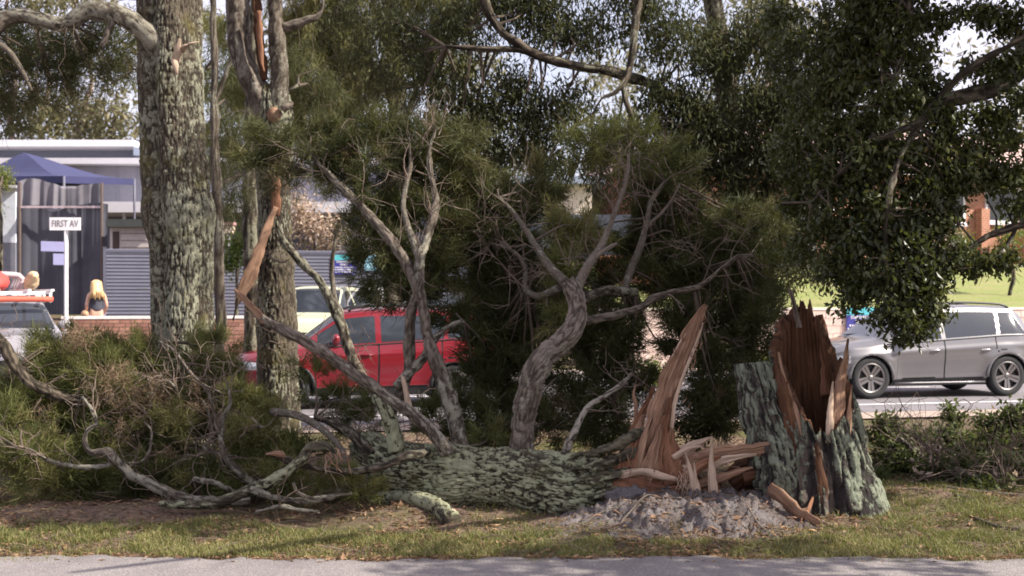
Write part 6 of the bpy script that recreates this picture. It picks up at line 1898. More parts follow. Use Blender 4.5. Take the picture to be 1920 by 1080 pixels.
def branch_thing(label, limbs_, blobs, mat='needle', tw='twig', foliage_args=(0.13, 0.0075, 0.17, 105, 0.2), group='broken branches lying on the verge', name='broken_branch', ntw=14, lim='bark_limb', up=0.3, tl=0.35, dead=None):
    p, r = path(limbs_[0][1], limbs_[0][0])
    root = thing(name, label, 'branch', p[0] * [1, 1, 0] + [0, 0, 0.0], 0, group)
    allc = []
    for dd, rows, *rest in limbs_:
        p, r = path(rows, dd)
        r = r * 0.70
        # keep every joint above the ground
        for i in range(len(p)):
            p[i, 2] = max(p[i, 2], float(gz(p[i:i+1, 0], p[i:i+1, 1])[0]) + r[i] * 0.5)
        g = G()
        mm = rest[0] if rest else lim
        c, rr = tube(g, p, r, 18 if r.max() > 0.035 else 10, 0.03, (0.01, 0.03, 0.09), int(rows[0][0]) % 91, lich=0.62 if mm != 'bark_dark' else 0.4)
        g.obj('stem', M[mm], root, smooth=True)
        allc.append(c)
    C = np.vstack(allc)
    if ntw:
        side_twigs(root, C, ntw, tl, 0.006, 1, tw, up=up, t0=0.05)
    if blobs:
        brushes(root, blobs, mat, *foliage_args, connect=C)
    if dead:
        brushes(root, dead, 'needle_dead', 0.10, 0.006, 0.16, 50, 0.1, connect=C, spread=0.9)
    return root

branch_thing('long pale branch curving up from the ground at the left, its tip in olive foliage',
    [(10.0, [(470, 942, 22), (420, 940, 24), (365, 936, 27), (310, 920, 28), (262, 900, 27), (228, 874, 25), (200, 850, 22), (170, 848, 17, .05), (158, 825, 13, .1), (165, 805, 12, .1), (180, 795, 11, .15), (172, 768, 9, .2), (155, 745, 7, .3)]),
     (10.0, [(218, 868, 10, .05), (175, 876, 12), (130, 874, 12), (90, 862, 11), (55, 843, 8), (30, 838, 4)]),
     (10.0, [(90, 862, 6), (60, 850, 5, -.1), (35, 856, 4, -.1), (20, 862, 2, -.1)]),
     (10.0, [(222, 868, 10, .1), (262, 868, 9, .2), (280, 845, 8, .3), (284, 810, 6, .4), (270, 790, 4, .4)])],
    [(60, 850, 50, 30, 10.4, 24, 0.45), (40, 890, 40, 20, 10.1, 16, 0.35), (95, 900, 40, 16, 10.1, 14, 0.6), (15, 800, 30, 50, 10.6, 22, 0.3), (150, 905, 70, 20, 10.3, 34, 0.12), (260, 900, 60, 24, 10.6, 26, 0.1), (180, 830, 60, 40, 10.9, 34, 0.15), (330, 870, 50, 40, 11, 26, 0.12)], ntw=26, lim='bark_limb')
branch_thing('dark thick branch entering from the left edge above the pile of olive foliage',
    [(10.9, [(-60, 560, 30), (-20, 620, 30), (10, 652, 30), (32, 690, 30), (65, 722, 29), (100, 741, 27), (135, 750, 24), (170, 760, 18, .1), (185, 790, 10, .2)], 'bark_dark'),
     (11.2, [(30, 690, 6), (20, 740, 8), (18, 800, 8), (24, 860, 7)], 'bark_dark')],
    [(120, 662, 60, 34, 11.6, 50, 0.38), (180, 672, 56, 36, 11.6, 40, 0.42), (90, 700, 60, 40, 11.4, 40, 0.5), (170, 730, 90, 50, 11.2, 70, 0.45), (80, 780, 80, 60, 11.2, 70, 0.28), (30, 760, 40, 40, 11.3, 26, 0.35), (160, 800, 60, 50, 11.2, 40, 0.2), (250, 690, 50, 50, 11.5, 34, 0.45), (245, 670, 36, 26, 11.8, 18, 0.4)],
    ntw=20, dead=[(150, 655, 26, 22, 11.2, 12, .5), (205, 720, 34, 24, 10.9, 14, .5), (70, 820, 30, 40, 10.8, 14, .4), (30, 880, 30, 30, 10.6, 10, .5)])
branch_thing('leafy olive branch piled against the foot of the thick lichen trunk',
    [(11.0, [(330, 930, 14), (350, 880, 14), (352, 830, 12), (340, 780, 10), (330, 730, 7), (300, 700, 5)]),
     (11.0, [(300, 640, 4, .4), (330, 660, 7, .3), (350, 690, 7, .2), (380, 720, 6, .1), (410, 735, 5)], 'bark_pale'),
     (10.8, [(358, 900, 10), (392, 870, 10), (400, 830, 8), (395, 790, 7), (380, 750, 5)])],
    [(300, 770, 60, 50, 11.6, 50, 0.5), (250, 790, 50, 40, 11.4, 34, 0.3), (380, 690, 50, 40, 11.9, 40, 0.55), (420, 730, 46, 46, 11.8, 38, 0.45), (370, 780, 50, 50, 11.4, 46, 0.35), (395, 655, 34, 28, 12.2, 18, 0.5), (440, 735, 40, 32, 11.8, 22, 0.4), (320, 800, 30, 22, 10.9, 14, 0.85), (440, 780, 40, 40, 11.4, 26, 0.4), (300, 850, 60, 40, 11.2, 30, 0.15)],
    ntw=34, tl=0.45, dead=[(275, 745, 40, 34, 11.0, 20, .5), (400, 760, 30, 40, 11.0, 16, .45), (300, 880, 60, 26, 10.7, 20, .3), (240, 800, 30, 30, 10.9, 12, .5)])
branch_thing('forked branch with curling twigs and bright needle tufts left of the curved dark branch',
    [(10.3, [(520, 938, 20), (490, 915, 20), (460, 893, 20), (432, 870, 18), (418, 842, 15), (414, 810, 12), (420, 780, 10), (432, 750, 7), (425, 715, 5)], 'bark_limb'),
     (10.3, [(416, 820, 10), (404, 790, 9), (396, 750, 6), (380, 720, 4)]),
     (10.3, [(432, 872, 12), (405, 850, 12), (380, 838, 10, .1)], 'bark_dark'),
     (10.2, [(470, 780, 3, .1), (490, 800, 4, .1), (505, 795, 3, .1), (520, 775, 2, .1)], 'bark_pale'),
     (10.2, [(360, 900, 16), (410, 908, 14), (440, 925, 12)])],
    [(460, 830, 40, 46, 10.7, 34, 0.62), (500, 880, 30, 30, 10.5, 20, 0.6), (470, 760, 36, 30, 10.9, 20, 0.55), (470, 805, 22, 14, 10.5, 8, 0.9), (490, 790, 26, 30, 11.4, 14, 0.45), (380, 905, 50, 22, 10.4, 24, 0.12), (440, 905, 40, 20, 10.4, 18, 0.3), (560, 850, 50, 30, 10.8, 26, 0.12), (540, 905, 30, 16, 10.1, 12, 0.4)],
    ntw=30)
branch_thing('curved dark branch arching up to a hooked broken end beside the fallen trunk',
    [(9.7, [(300, 944, 20), (345, 946, 24), (400, 943, 27), (450, 928, 30), (500, 904, 31), (545, 880, 31), (566, 862, 30), (574, 845, 28), (590, 838, 26), (612, 840, 22), (630, 850, 12)], 'bark_fallen'),
     (9.75, [(500, 852, 6), (520, 856, 16), (555, 868, 20), (600, 880, 19), (650, 886, 18)], 'bark_dark'),
     (9.6, [(470, 918, 18), (510, 933, 19), (560, 938, 19), (610, 934, 16), (660, 925, 10)], 'bark_limb'),
     (9.5, [(480, 960, 8), (520, 950, 11), (570, 956, 12), (600, 960, 9)], 'bark_limb'),
     (9.55, [(550, 905, 8), (558, 925, 10), (590, 935, 10)], 'bark_pale')], [], ntw=8)
g = G()
for k in range(9):
    q = P(rng.uniform(608, 640), rng.uniform(842, 856), 9.68)
    tube(g, [q, q + [rng.uniform(.0, .06), -.02, rng.uniform(-.1, .03)], q + [rng.uniform(.02, .1), -.03, rng.uniform(-.16, .03)]], [0.008, 0.006, 0.002], 5, 0.03, (0.004, 0.02, 0.2), k)
o = [x for x in bpy.data.objects if x.get('label', '').startswith('curved dark branch')][0]
g.obj('torn_end', M['wood'], o, smooth=True)
p, r = path([(498, 852, 3), (512, 850, 9), (528, 852, 12), (536, 858, 4)], 9.68)
g = G(); tube(g, p, r, 8, 0.02, (0.008, 0.02, 0.2), 2); g.obj('torn_end', M['wood'], o, smooth=True)

# loose brushy litter under the left pile: crooked dead twigs
gt = G(); tp = []
for k in range(240):
    px, py = rng.uniform(20, 520), rng.uniform(850, 945)
    c = on_ground(px, max(py, 905)) + [0, rng.uniform(0, 0.8), rng.uniform(0.0, 0.30)]
    branching(gt, c, rng.normal(0, 1, 3) * [1, 0.6, 0.35], rng.uniform(0.25, 0.6), rng.uniform(0.003, 0.008), 1, tp, 0.25, 0, 0.6, 2)
for k in range(160):
    c = on_ground(rng.uniform(480, 1000), rng.uniform(850, 930)) + [0, rng.uniform(0.3, 1.6), rng.uniform(0, 0.25)]
    branching(gt, c, rng.normal(0, 1, 3) * [1, 0.6, 0.35], rng.uniform(0.25, 0.6), rng.uniform(0.003, 0.007), 1, tp, 0.25, 0, 0.6, 2)
tag(gt.obj('dead_twigs', M['twig']), kind='stuff')

# ------------------------------------------------------------------ leafy broken branches at the right
def leafy(label, rows, d, blobs, mat, n, L_, w_, seed, name='broken_branch', group='leafy branches heaped beside the stump', lim='bark_limb'):
    p, r = path(rows, d)
    root = thing(name, label, 'branch', p[0] * [1, 1, 0], 0, group)
    g = G(); c, _ = tube(g, p, r, 12, 0.04, (0.008, 0.03, 0.1), seed, lich=0.4); g.obj('stem', M[lim], root, smooth=True)
    tips = side_twigs(root, c, 24, 0.6, 0.006, 1, 'twig', up=0.6, t0=0.1)
    g = G()
    for b in blobs:
        s = 1 / PX(b[4])
        C, u = ball(b[5], P(b[0], b[1], b[4]), (b[2] * s, b[2] * s * 0.7, b[3] * s), 0.6)
        C[:, 2] = np.maximum(C[:, 2], 0.03)
        leaves(g, C, n, 0.09, L_, w_, 0.0, 0.25, rng, np.clip(b[6] + rng.normal(0, 0.15, b[5]), 0, 1))
    tag(g.obj('foliage', M[mat], root), kind='stuff')
    return root
leafy('heap of dark leafy branch right behind the stump, below the silver car', [(1900, 905, 16), (1840, 895, 18), (1780, 880, 16), (1720, 850, 12), (1680, 820, 8)], 11.9,
      [(1690, 840, 70, 36, 12.4, 110, 0.5), (1760, 836, 60, 36, 12.3, 100, 0.5), (1700, 880, 50, 30, 11.9, 80, 0.35), (1790, 885, 60, 30, 11.5, 80, 0.4), (1660, 800, 30, 24, 12.5, 30, 0.5), (1790, 785, 24, 20, 12.5, 16, 0.5), (1850, 800, 30, 24, 12.5, 24, 0.5), (1640, 900, 30, 14, 11.4, 20, 0.3), (1840, 925, 60, 12, 11, 24, 0.4)], 'leaf_heap', 20, 0.07, 0.032, 3)
leafy('leafy branch at the right edge with pale broken leaves, below the rear wheel', [(1930, 925, 14), (1885, 912, 16), (1830, 898, 15), (1790, 878, 10)], 11.2,
      [(1860, 842, 60, 34, 12.2, 90, 0.5), (1910, 800, 40, 40, 12.3, 70, 0.45), (1890, 880, 60, 25, 11.6, 70, 0.3), (1940, 850, 50, 50, 12, 80, 0.5)], 'leaf_heap', 20, 0.07, 0.032, 7)
leafy('sprig of cream backed leaves lying on the leafy heap by the stump', [(1745, 905, 4), (1750, 880, 5), (1760, 855, 4), (1745, 838, 3)], 11.4,
      [(1748, 845, 14, 10, 11.4, 7, 0.7), (1735, 878, 22, 12, 11.4, 8, 0.7), (1715, 893, 14, 8, 11.4, 5, 0.7)], 'leaf_flower', 3, 0.07, 0.03, 9, 'leaf_sprig')
leafy('sprig of cream leaves on the grass near the right edge', [(1870, 915, 4), (1885, 905, 4), (1895, 893, 3)], 11.0,
      [(1890, 900, 16, 10, 11.0, 7, 0.7)], 'leaf_flower', 3, 0.08, 0.035, 12, 'leaf_sprig')
leafy('low dark foliage caught behind the stump and the tall slab', [(1300, 850, 8), (1340, 800, 8), (1370, 760, 6), (1380, 700, 4)], 11.2,
      [(1345, 740, 45, 70, 11.6, 130, 0.2), (1400, 640, 45, 60, 11.6, 110, 0.2), (1300, 800, 60, 20, 11.2, 60, 0.15), (1150, 660, 44, 70, 11.8, 120, 0.15), (1270, 660, 24, 30, 11.6, 24, 0.3)], 'leaf_mid', 20, 0.05, 0.02, 17)
stick('fallen_stick', 'dark stick lying on the grass at the far right edge', 'stick', [(1790, 962, 4), (1830, 974, 6), (1870, 988, 10), (1905, 985, 9), (1960, 978, 9)], 'bark_dark')
stick('fallen_stick', 'short brown stick in the grass right of the stump', 'stick', [(1790, 929, 6), (1805, 933, 10), (1830, 943, 6)], 'bark_dark')
stick('fallen_stick', 'thin curved stick leading right from the leafy heap', 'stick', [(1700, 905, 5), (1760, 913, 6), (1850, 925, 7), (1930, 932, 8)], 'bark_limb')

# ------------------------------------------------------------------ background trees
def leaf_tree(name, label, base, trunk, limbs_, blobs, mat, n, L_, w_, droop=0.6, bark='bark_dark', group=None, rad=0.3, dens=1.0, seg=20, cat='tree', kind='leaves', twigs_=True):
    base = np.array(base, float)
    root = thing(name, label, cat, base, 0, group)
    p, r = trunk
    g = G(); c, _ = tube(g, p, r, seg, 0.12, (0.02, 0.06, 0.2), int(abs(base[0]) * 7) % 89, lich=0.45); g.obj('trunk', M[bark], root, smooth=True)
    C = [c]
    for lp, lr in limbs_:
        g = G(); c, _ = tube(g, lp, lr, 12, 0.1, (0.012, 0.05, 0.15), len(C) * 5, lich=0.4); g.obj('limb', M[bark], root, smooth=True)
        C.append(c)
    C = np.vstack(C)
    g = G(); gt = G()
    for b in blobs:
        s = 1 / PX(b[4])
        cnt = max(3, int(b[5] * dens))
        Q, u = ball(cnt, P(b[0], b[1], b[4]), (b[2] * s, (b[7] if len(b) > 7 else min(b[2], b[3])) * s, b[3] * s), 0.5)
        lv = np.clip(b[6] + rng.normal(0, 0.16, cnt), 0, 1)
        if kind == 'leaves':
            leaves(g, Q, n, rad, L_, w_, droop, 0.2, rng, lv)
        else:
            needles(g, Q, u * 0.4 + [0, 0, -droop], n, rad, L_, w_, -droop * 0.5, rng, lv, 0.6)
        if twigs_:
            for q in range(0, cnt, 5):
                twig(gt, Q[q], rng.normal(0, 1, 3) + [0, 0, 0.4], rad * 2.2, 0.006 * max(1, b[4] / 14), 0.3, 3, 4)
            for q in range(max(1, cnt // 22)):
                k = rng.integers(cnt)
                a = C[np.argmin(np.linalg.norm(C - Q[k], axis=1))]
                tube(gt, [a, (a + Q[k]) / 2 + rng.normal(0, 0.12, 3), Q[k]], np.array([0.02, 0.012, 0.005]) * max(1, b[4] / 14), 5, 0.3)
    tag(g.obj('crown', M[mat], root), kind='stuff')
    if gt.n:
        tag(gt.obj('twig', M['twig_dark'], root), kind='stuff')
    return root

def trunk_px(rows, d):
    return path(rows, d)
def gnd(px, d):
    q = P(px, 560, d)
    q[2] = float(gz(q[:1], q[1:2])[0])
    return q

# dark drooping tree over the middle
d = 15.8
b0 = gnd(1395, d)
leaf_tree('gum_tree', 'big dark tree over the middle of the scene, its limb reaching up to the left', b0,
    trunk_px([(1398, 760, 60), (1395, 640, 52), (1392, 520, 48), (1388, 400, 46), (1378, 280, 44), (1362, 160, 42), (1340, 20, 38), (1320, -150, 30), (1300, -400, 18)], d),
    [trunk_px([(1378, 290, 30), (1310, 220, 22, -.3), (1235, 165, 20, -.6), (1165, 140, 19, -.8), (1090, 125, 18, -1), (1010, 105, 18, -1.1), (960, 75, 17, -1.2), (930, 45, 15, -1.2), (905, -10, 18, -1.2), (890, -90, 12, -1.2)], d),
     trunk_px([(1000, 103, 12, -1.1), (960, 92, 12, -1.2), (915, 92, 11, -1.25), (870, 90, 9, -1.3), (835, 86, 6, -1.3)], d),
     trunk_px([(1185, 225, 8, -1.6), (1170, 170, 12, -1.5), (1182, 125, 14, -1.4), (1190, 60, 14, -1.3), (1200, -20, 13, -1.2), (1215, -120, 10, -1)], d),
     trunk_px([(1180, 130, 11, -1.5), (1168, 155, 10, -1.6), (1150, 175, 8, -1.65), (1128, 185, 5, -1.7), (1110, 215, 3, -1.7)], d),
     trunk_px([(1362, 160, 24), (1420, 60, 22, -.3), (1500, -30, 18, -.6), (1600, -120, 12, -.8)], d),
     trunk_px([(1388, 400, 16), (1450, 330, 14, -.5), (1530, 290, 10, -.8)], d)],
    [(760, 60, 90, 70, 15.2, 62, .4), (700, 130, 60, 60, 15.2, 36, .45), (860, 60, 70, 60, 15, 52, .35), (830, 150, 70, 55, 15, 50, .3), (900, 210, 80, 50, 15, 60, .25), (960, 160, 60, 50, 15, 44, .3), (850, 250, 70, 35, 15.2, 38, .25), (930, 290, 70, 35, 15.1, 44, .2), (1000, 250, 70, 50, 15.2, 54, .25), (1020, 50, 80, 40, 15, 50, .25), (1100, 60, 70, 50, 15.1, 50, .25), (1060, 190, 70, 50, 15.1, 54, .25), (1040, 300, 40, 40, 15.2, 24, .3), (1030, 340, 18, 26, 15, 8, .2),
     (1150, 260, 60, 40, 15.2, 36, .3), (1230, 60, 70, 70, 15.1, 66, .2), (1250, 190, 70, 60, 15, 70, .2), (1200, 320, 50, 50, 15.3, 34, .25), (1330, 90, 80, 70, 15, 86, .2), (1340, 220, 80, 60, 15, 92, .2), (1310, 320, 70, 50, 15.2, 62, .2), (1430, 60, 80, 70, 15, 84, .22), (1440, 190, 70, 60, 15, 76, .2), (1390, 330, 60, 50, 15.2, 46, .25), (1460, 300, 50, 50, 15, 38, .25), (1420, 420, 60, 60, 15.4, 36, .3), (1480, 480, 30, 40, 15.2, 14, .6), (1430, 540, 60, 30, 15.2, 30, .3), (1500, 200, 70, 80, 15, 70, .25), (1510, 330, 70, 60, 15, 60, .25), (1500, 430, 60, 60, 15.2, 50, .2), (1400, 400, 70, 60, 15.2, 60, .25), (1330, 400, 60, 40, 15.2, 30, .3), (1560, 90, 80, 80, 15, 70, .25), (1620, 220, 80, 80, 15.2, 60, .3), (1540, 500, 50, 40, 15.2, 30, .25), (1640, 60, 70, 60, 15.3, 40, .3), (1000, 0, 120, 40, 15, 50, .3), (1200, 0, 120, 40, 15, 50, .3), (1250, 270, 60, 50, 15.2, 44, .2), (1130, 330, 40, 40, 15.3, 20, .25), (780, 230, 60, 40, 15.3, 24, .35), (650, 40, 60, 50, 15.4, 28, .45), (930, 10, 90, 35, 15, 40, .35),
     (1060, -330, 200, 200, 12.4, 85, .3, 200), (1250, -440, 200, 180, 12.6, 70, .3, 200), (1340, 290, 60, 40, 15.3, 40, .2), (1420, 270, 70, 50, 15.2, 50, .2), (1290, 250, 60, 50, 15.2, 40, .2), (1460, 380, 50, 40, 15.2, 30, .2), (1000, -160, 300, 110, 15, 100, .3), (1400, -200, 260, 120, 15.3, 100, .3), (700, -140, 200, 90, 15.4, 80, .3), (1200, -420, 300, 130, 15.5, 80, .3)],  # first two clumps here: unseen, added to shade the thick lichen trunk
    'leaf_mid', 46, 0.085, 0.022, 0.75, 'bark_dark', rad=0.17, dens=0.95)

# olive sunlit tree behind, trunk left of the middle
d = 27.0
leaf_tree('casuarina_tree', 'tall olive tree in the sun across the road, dark trunk above the fence', gnd(742, d),
    trunk_px([(738, 640, 40), (737, 500, 36), (736, 380, 36), (745, 260, 34), (742, 150, 30), (730, 20, 26), (715, -140, 20), (700, -320, 12)], d),
    [trunk_px([(742, 200, 18), (690, 120, 16), (620, 90, 13), (560, 60, 9)], d), trunk_px([(738, 170, 16), (810, 140, 12), (850, 60, 9)], d), trunk_px([(742, 260, 14), (780, 170, 12), (770, 120, 9), (830, 190, 6)], d)],
    [(600, 60, 90, 70, 27, 60, .55), (660, 140, 70, 50, 27, 36, .5), (560, 140, 60, 60, 27.4, 36, .45), (590, 220, 50, 50, 27.4, 24, .4), (420, 150, 60, 60, 28, 26, .35), (410, 260, 40, 60, 28, 20, .4), (600, -60, 150, 80, 27, 60, .5), (800, 20, 90, 60, 27, 40, .4), (720, -60, 120, 70, 27, 40, .5), (680, 210, 40, 40, 27, 14, .35), (420, 40, 60, 60, 28, 24, .5), (860, -40, 120, 50, 27, 40, .45), (640, 20, 120, 60, 27.5, 50, .5), (800, 110, 80, 60, 27, 34, .35), (620, 150, 60, 50, 27, 26, .5), (690, 60, 60, 60, 27, 26, .45), (560, 20, 60, 50, 27, 24, .6)],
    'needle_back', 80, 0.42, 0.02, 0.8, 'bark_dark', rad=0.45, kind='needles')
# trunks just behind the standing trees
d = 20.0
leaf_tree('slim_tree', 'slim grey trunk just right of the thick lichen trunk, further back', gnd(411, 17.0),
    trunk_px([(412, 740, 24), (412, 600, 20), (410, 450, 18), (405, 330, 16), (402, 180, 15), (400, 0, 12), (398, -200, 8)], 17.0),
    [trunk_px([(402, 200, 10), (430, 120, 8), (450, 60, 5)], 17.0)],
    [(430, 230, 30, 50, 17.5, 14, .4), (430, 330, 24, 40, 17.5, 10, .3), (410, 110, 26, 40, 17.5, 10, .4), (390, -150, 120, 80, 17, 40, .3)], 'needle_dark', 50, 0.3, 0.010, 0.6, 'bark_limb', rad=0.35, kind='needles')
leaf_tree('slim_tree', 'dark slender trunk half hidden behind the forked tree on its left', gnd(472, 19.0),
    trunk_px([(474, 720, 34), (472, 560, 30), (470, 440, 28), (468, 330, 26), (470, 220, 22), (476, 60, 18), (480, -120, 12)], 19.0),
    [trunk_px([(470, 300, 12), (500, 200, 9), (560, 160, 6)], 19.0)],
    [(470, 300, 34, 40, 19.5, 16, .15), (450, 380, 30, 34, 19.5, 12, .2), (570, 120, 40, 50, 19.5, 16, .4), (480, -200, 150, 80, 19, 40, .35), (580, 330, 30, 30, 19.5, 8, .3), (600, 160, 40, 60, 19.5, 16, .2)], 'needle_dark', 50, 0.3, 0.010, 0.6, 'bark_dark', rad=0.35, kind='needles')

# pale gums far behind the school roof at the left
for k, (px, d_, tw_, lab) in enumerate(((22, 64.0, 12, 'pale pink gum far behind the school roof, at the left edge of the sky'), (78, 66.0, 12, 'pale leaning gum behind the school roof, second from the left edge'), (150, 62.0, 10, 'olive gum behind the school roof beside the thick trunk'))):
    leaf_tree('far_gum', lab, gnd(px, d_), trunk_px([(px, 520, 13 + tw_ * .3), (px + 3, 300, tw_), (px - 3, 230, tw_ * 0.9), (px + 6 + 8 * k, 150, tw_ * .7), (px - 10, 60, tw_ * .5), (px - 6, -40, 4)], d_),
        [trunk_px([(px, 250, 6), (px + 30, 200, 5), (px + 45, 160, 3)], d_), trunk_px([(px, 210, 6), (px - 25, 160, 4), (px - 40, 120, 3)], d_)],
        [(px - 20, 180, 40, 40, d_, 20, .5), (px + 30, 210, 44, 30, d_, 22, .5), (px + 25, 250, 45, 20, d_, 18, .45), (px - 10, 90, 60, 60, d_, 32, .45), (px + 20, -20, 80, 60, d_, 36, .45)], 'leaf_gum', 26, 0.36, 0.13, 0.5, 'bark_gum', rad=0.7, group='gums behind the school roof')
far = [(-260, 58, 'left'), (215, 60, ''), (330, 66, ''), (520, 64, ''), (640, 72, ''), (880, 70, ''), (1000, 62, ''), (1160, 60, ''), (1330, 66, ''), (1520, 64, ''), (1700, 68, ''), (1880, 62, ''), (2080, 66, '')]
tops = [120, 170, 120, 130, 150, 190, 250, 200, 160, 150, 170, 200, 180]
labs = ['bushy olive tree far beyond the left edge of the school', 'olive tree behind the school roof, showing right beside the thick lichen trunk', 'olive tree far behind the thick lichen trunk', 'olive tree far behind the forked tree', 'olive tree far behind the long school roof, right of the forked tree', 'grey green tree behind the low tilted eave', 'thin pale tree behind the cream building roof', 'grey green tree behind the right end of the cream building', 'dull tree behind the left end of the brick house', 'dull olive tree behind the garage', 'dull olive tree behind the brick house roof', 'olive tree behind the right windows of the brick house', 'olive tree far beyond the right end of the brick house']
for k, (px, d_, _) in enumerate(far):
    t_ = tops[k]
    leaf_tree('far_tree', labs[k], gnd(px, d_), trunk_px([(px, 530, 16), (px + 4, 380, 13), (px - 6, 280, 10), (px, t_ + 60, 6), (px + 4, t_, 3)], d_), [],
        [(px - 30, t_ + 110, 60, 45, d_, 26, .5), (px + 35, t_ + 130, 60, 45, d_, 26, .45), (px, t_ + 50, 60, 45, d_, 24, .55), (px, t_ + 190, 80, 40, d_, 26, .35)] + ([(px, t_ - 60, 80, 60, d_, 24, .5)] if k not in (6,) else []), 'leaf_gum', 30, 0.40, 0.14, 0.4, 'bark_gum' if k in (6, 8) else 'bark_limb', rad=0.9, group='trees far behind the buildings', twigs_=False)
# pale pole trunk in the sun behind the right foliage
leaf_tree('far_gum', 'sunlit pale trunk rising behind the dark leaves left of the garage', gnd(1436, 46.0), trunk_px([(1434, 520, 20), (1433, 340, 17), (1436, 270, 15), (1440, 150, 12), (1436, -20, 8)], 46.0), [], [(1440, 40, 80, 90, 46, 30, .5), (1420, 180, 60, 50, 46, 16, .5)], 'leaf_gum', 44, 0.34, 0.12, 0.5, 'bark_gum', rad=0.7)

# small trees and shrubs by the fence and the house
leaf_tree('sapling', 'small round green sapling in front of the blue grey fence, between the two trunks', gnd(446, 29.0), trunk_px([(445, 600, 7), (444, 540, 6), (446, 490, 5), (444, 450, 3)], 29.0), [],
    [(446, 470, 34, 34, 29, 26, .3), (430, 490, 24, 20, 29, 12, .25), (462, 445, 24, 24, 29, 12, .4)], 'leaf_bright', 50, 0.10, 0.045, 0.2, 'bark_dark', rad=0.2)
leaf_tree('flowering_shrub', 'pale pink flowering shrub above the fence, right of the forked tree', gnd(590, 34.0), trunk_px([(590, 590, 8), (592, 500, 7), (588, 430, 5), (590, 390, 3)], 34.0), [trunk_px([(592, 500, 5), (560, 440, 4), (555, 400, 2)], 34.0), trunk_px([(592, 500, 5), (625, 440, 4), (630, 420, 2)], 34.0)],
    [(575, 410, 36, 34, 34, 40, .6), (610, 430, 34, 30, 34, 30, .65), (560, 380, 24, 24, 34, 16, .55), (590, 460, 44, 16, 34, 20, .2)], 'leaf_flower', 24, 0.11, 0.05, 0.1, 'bark_limb', rad=0.26, cat='shrub')
leaf_tree('shrub', 'yellow green shrub at the left edge in front of the white shed', gnd(0, 35.0), trunk_px([(0, 560, 8), (2, 450, 6), (0, 350, 4)], 35.0), [],
    [(5, 338, 26, 18, 35.6, 24, .75), (-30, 330, 40, 26, 35.6, 30, .6), (-30, 400, 30, 40, 35.6, 24, .5)], 'leaf_bright', 46, 0.10, 0.05, 0.2, rad=0.2, cat='shrub')
hq = P(1745, 480, 41.0)
hz_ = float(lawn_z(np.array([hq[0]]), np.array([41.0]))[0])
leaf_tree('flowering_shrub', 'pale sunlit flowering shrub in front of the house window', (hq[0], 41.0, hz_), trunk_px([(1745, 500, 7), (1744, 450, 6), (1742, 400, 3)], 41.0), [],
    [(1740, 415, 24, 24, 41, 24, .8), (1760, 440, 28, 24, 41, 24, .6), (1735, 450, 26, 20, 41, 16, .5), (1760, 470, 34, 16, 41, 16, .2)], 'leaf_flower', 40, 0.13, 0.07, 0.1, rad=0.26, cat='shrub')
leaf_tree('shrub', 'round dark green shrub beside the pale one under the house windows', (P(1800, 0, 41)[0], 41.0, hz_), trunk_px([(1800, 500, 6), (1800, 470, 5), (1800, 440, 3)], 41.0), [],
    [(1800, 455, 34, 26, 41, 34, .3), (1780, 470, 26, 18, 41, 16, .25)], 'leaf_bright', 50, 0.12, 0.055, 0.1, rad=0.26, cat='shrub')
leaf_tree('shrub', 'yellow green bush on the road side, seen between the tall slab and the stump', gnd(1425, 17.2), trunk_px([(1425, 770, 8), (1425, 710, 6), (1420, 660, 4)], 17.2), [],
    [(1410, 690, 50, 24, 17.2, 40, .75), (1455, 680, 30, 24, 17.2, 20, .7), (1375, 660, 30, 24, 17.2, 16, .6), (1225, 705, 30, 20, 17.2, 16, .75)], 'leaf_bright', 46, 0.075, 0.034, 0.2, rad=0.13, cat='shrub')
# little leaning trunk on the lawn
d = 33.0
q = P(1892, 535, d); q[2] = float(lawn_z(q[:1], np.array([d]))[0])
leaf_tree('lawn_tree', 'little crooked tree with a dark leaning stem alone on the sunny lawn', q, (np.array([q - [0, 0, .1], q + [0.03, 0, .12], q + [0.11, 0, .34], q + [0.12, 0, .62], q + [0.05, 0, .95], q + [0.0, 0, 1.4]]), np.array([.07, .06, .055, .05, .04, .02])), [],
    [(1895, 445, 34, 26, d, 16, .3), (1880, 470, 26, 14, d, 8, .3)], 'leaf_bright', 40, 0.12, 0.05, 0.2, 'bark_dark', rad=0.22)
# ------------------------------------------------------------------ broad leaved tree that overhangs from the right
d = 9.4
fx0 = P(2560, 900, 10.6)
fig = thing('fig_tree', 'dark glossy broad leaved tree overhanging the right side, limbs reaching in from the edge', 'tree', (fx0[0], 10.6, 0.0))
FC = []
def flimb(rows, dd=0.0, mat='bark_dark', name='limb', seg=14):
    p, r = path(rows, d + dd)
    g = G(); c, _ = tube(g, p, r, seg, 0.05, (0.012, 0.04, 0.14), 7 + len(FC) * 3, lich=0.3); g.obj(name, M[mat], fig, smooth=True)
    FC.append(c)
    return c
flimb([(2560, 990, 150, 1.2), (2555, 850, 120, 1.2), (2540, 650, 110, 1.2), (2510, 400, 105, 1.2), (2480, 150, 95, 1.2), (2440, -150, 80, 1.0), (2400, -500, 55, .8)], name='trunk', seg=40)
flimb([(2500, 330, 70, 1.2), (2300, 190, 60, .8), (2130, 60, 52, .4), (2010, 40, 48, .2), (1945, 75, 46, 0), (1912, 135, 44, -.1), (1870, 165, 40, -.1), (1815, 178, 34, -.1), (1765, 192, 28, -.15), (1735, 220, 20, -.15), (1700, 240, 14, -.2), (1640, 262, 9, -.2)])
flimb([(1760, 190, 18, -.15), (1790, 150, 15, -.3), (1850, 110, 14, -.4), (1930, 60, 12, -.5), (2040, -60, 10, -.6)])
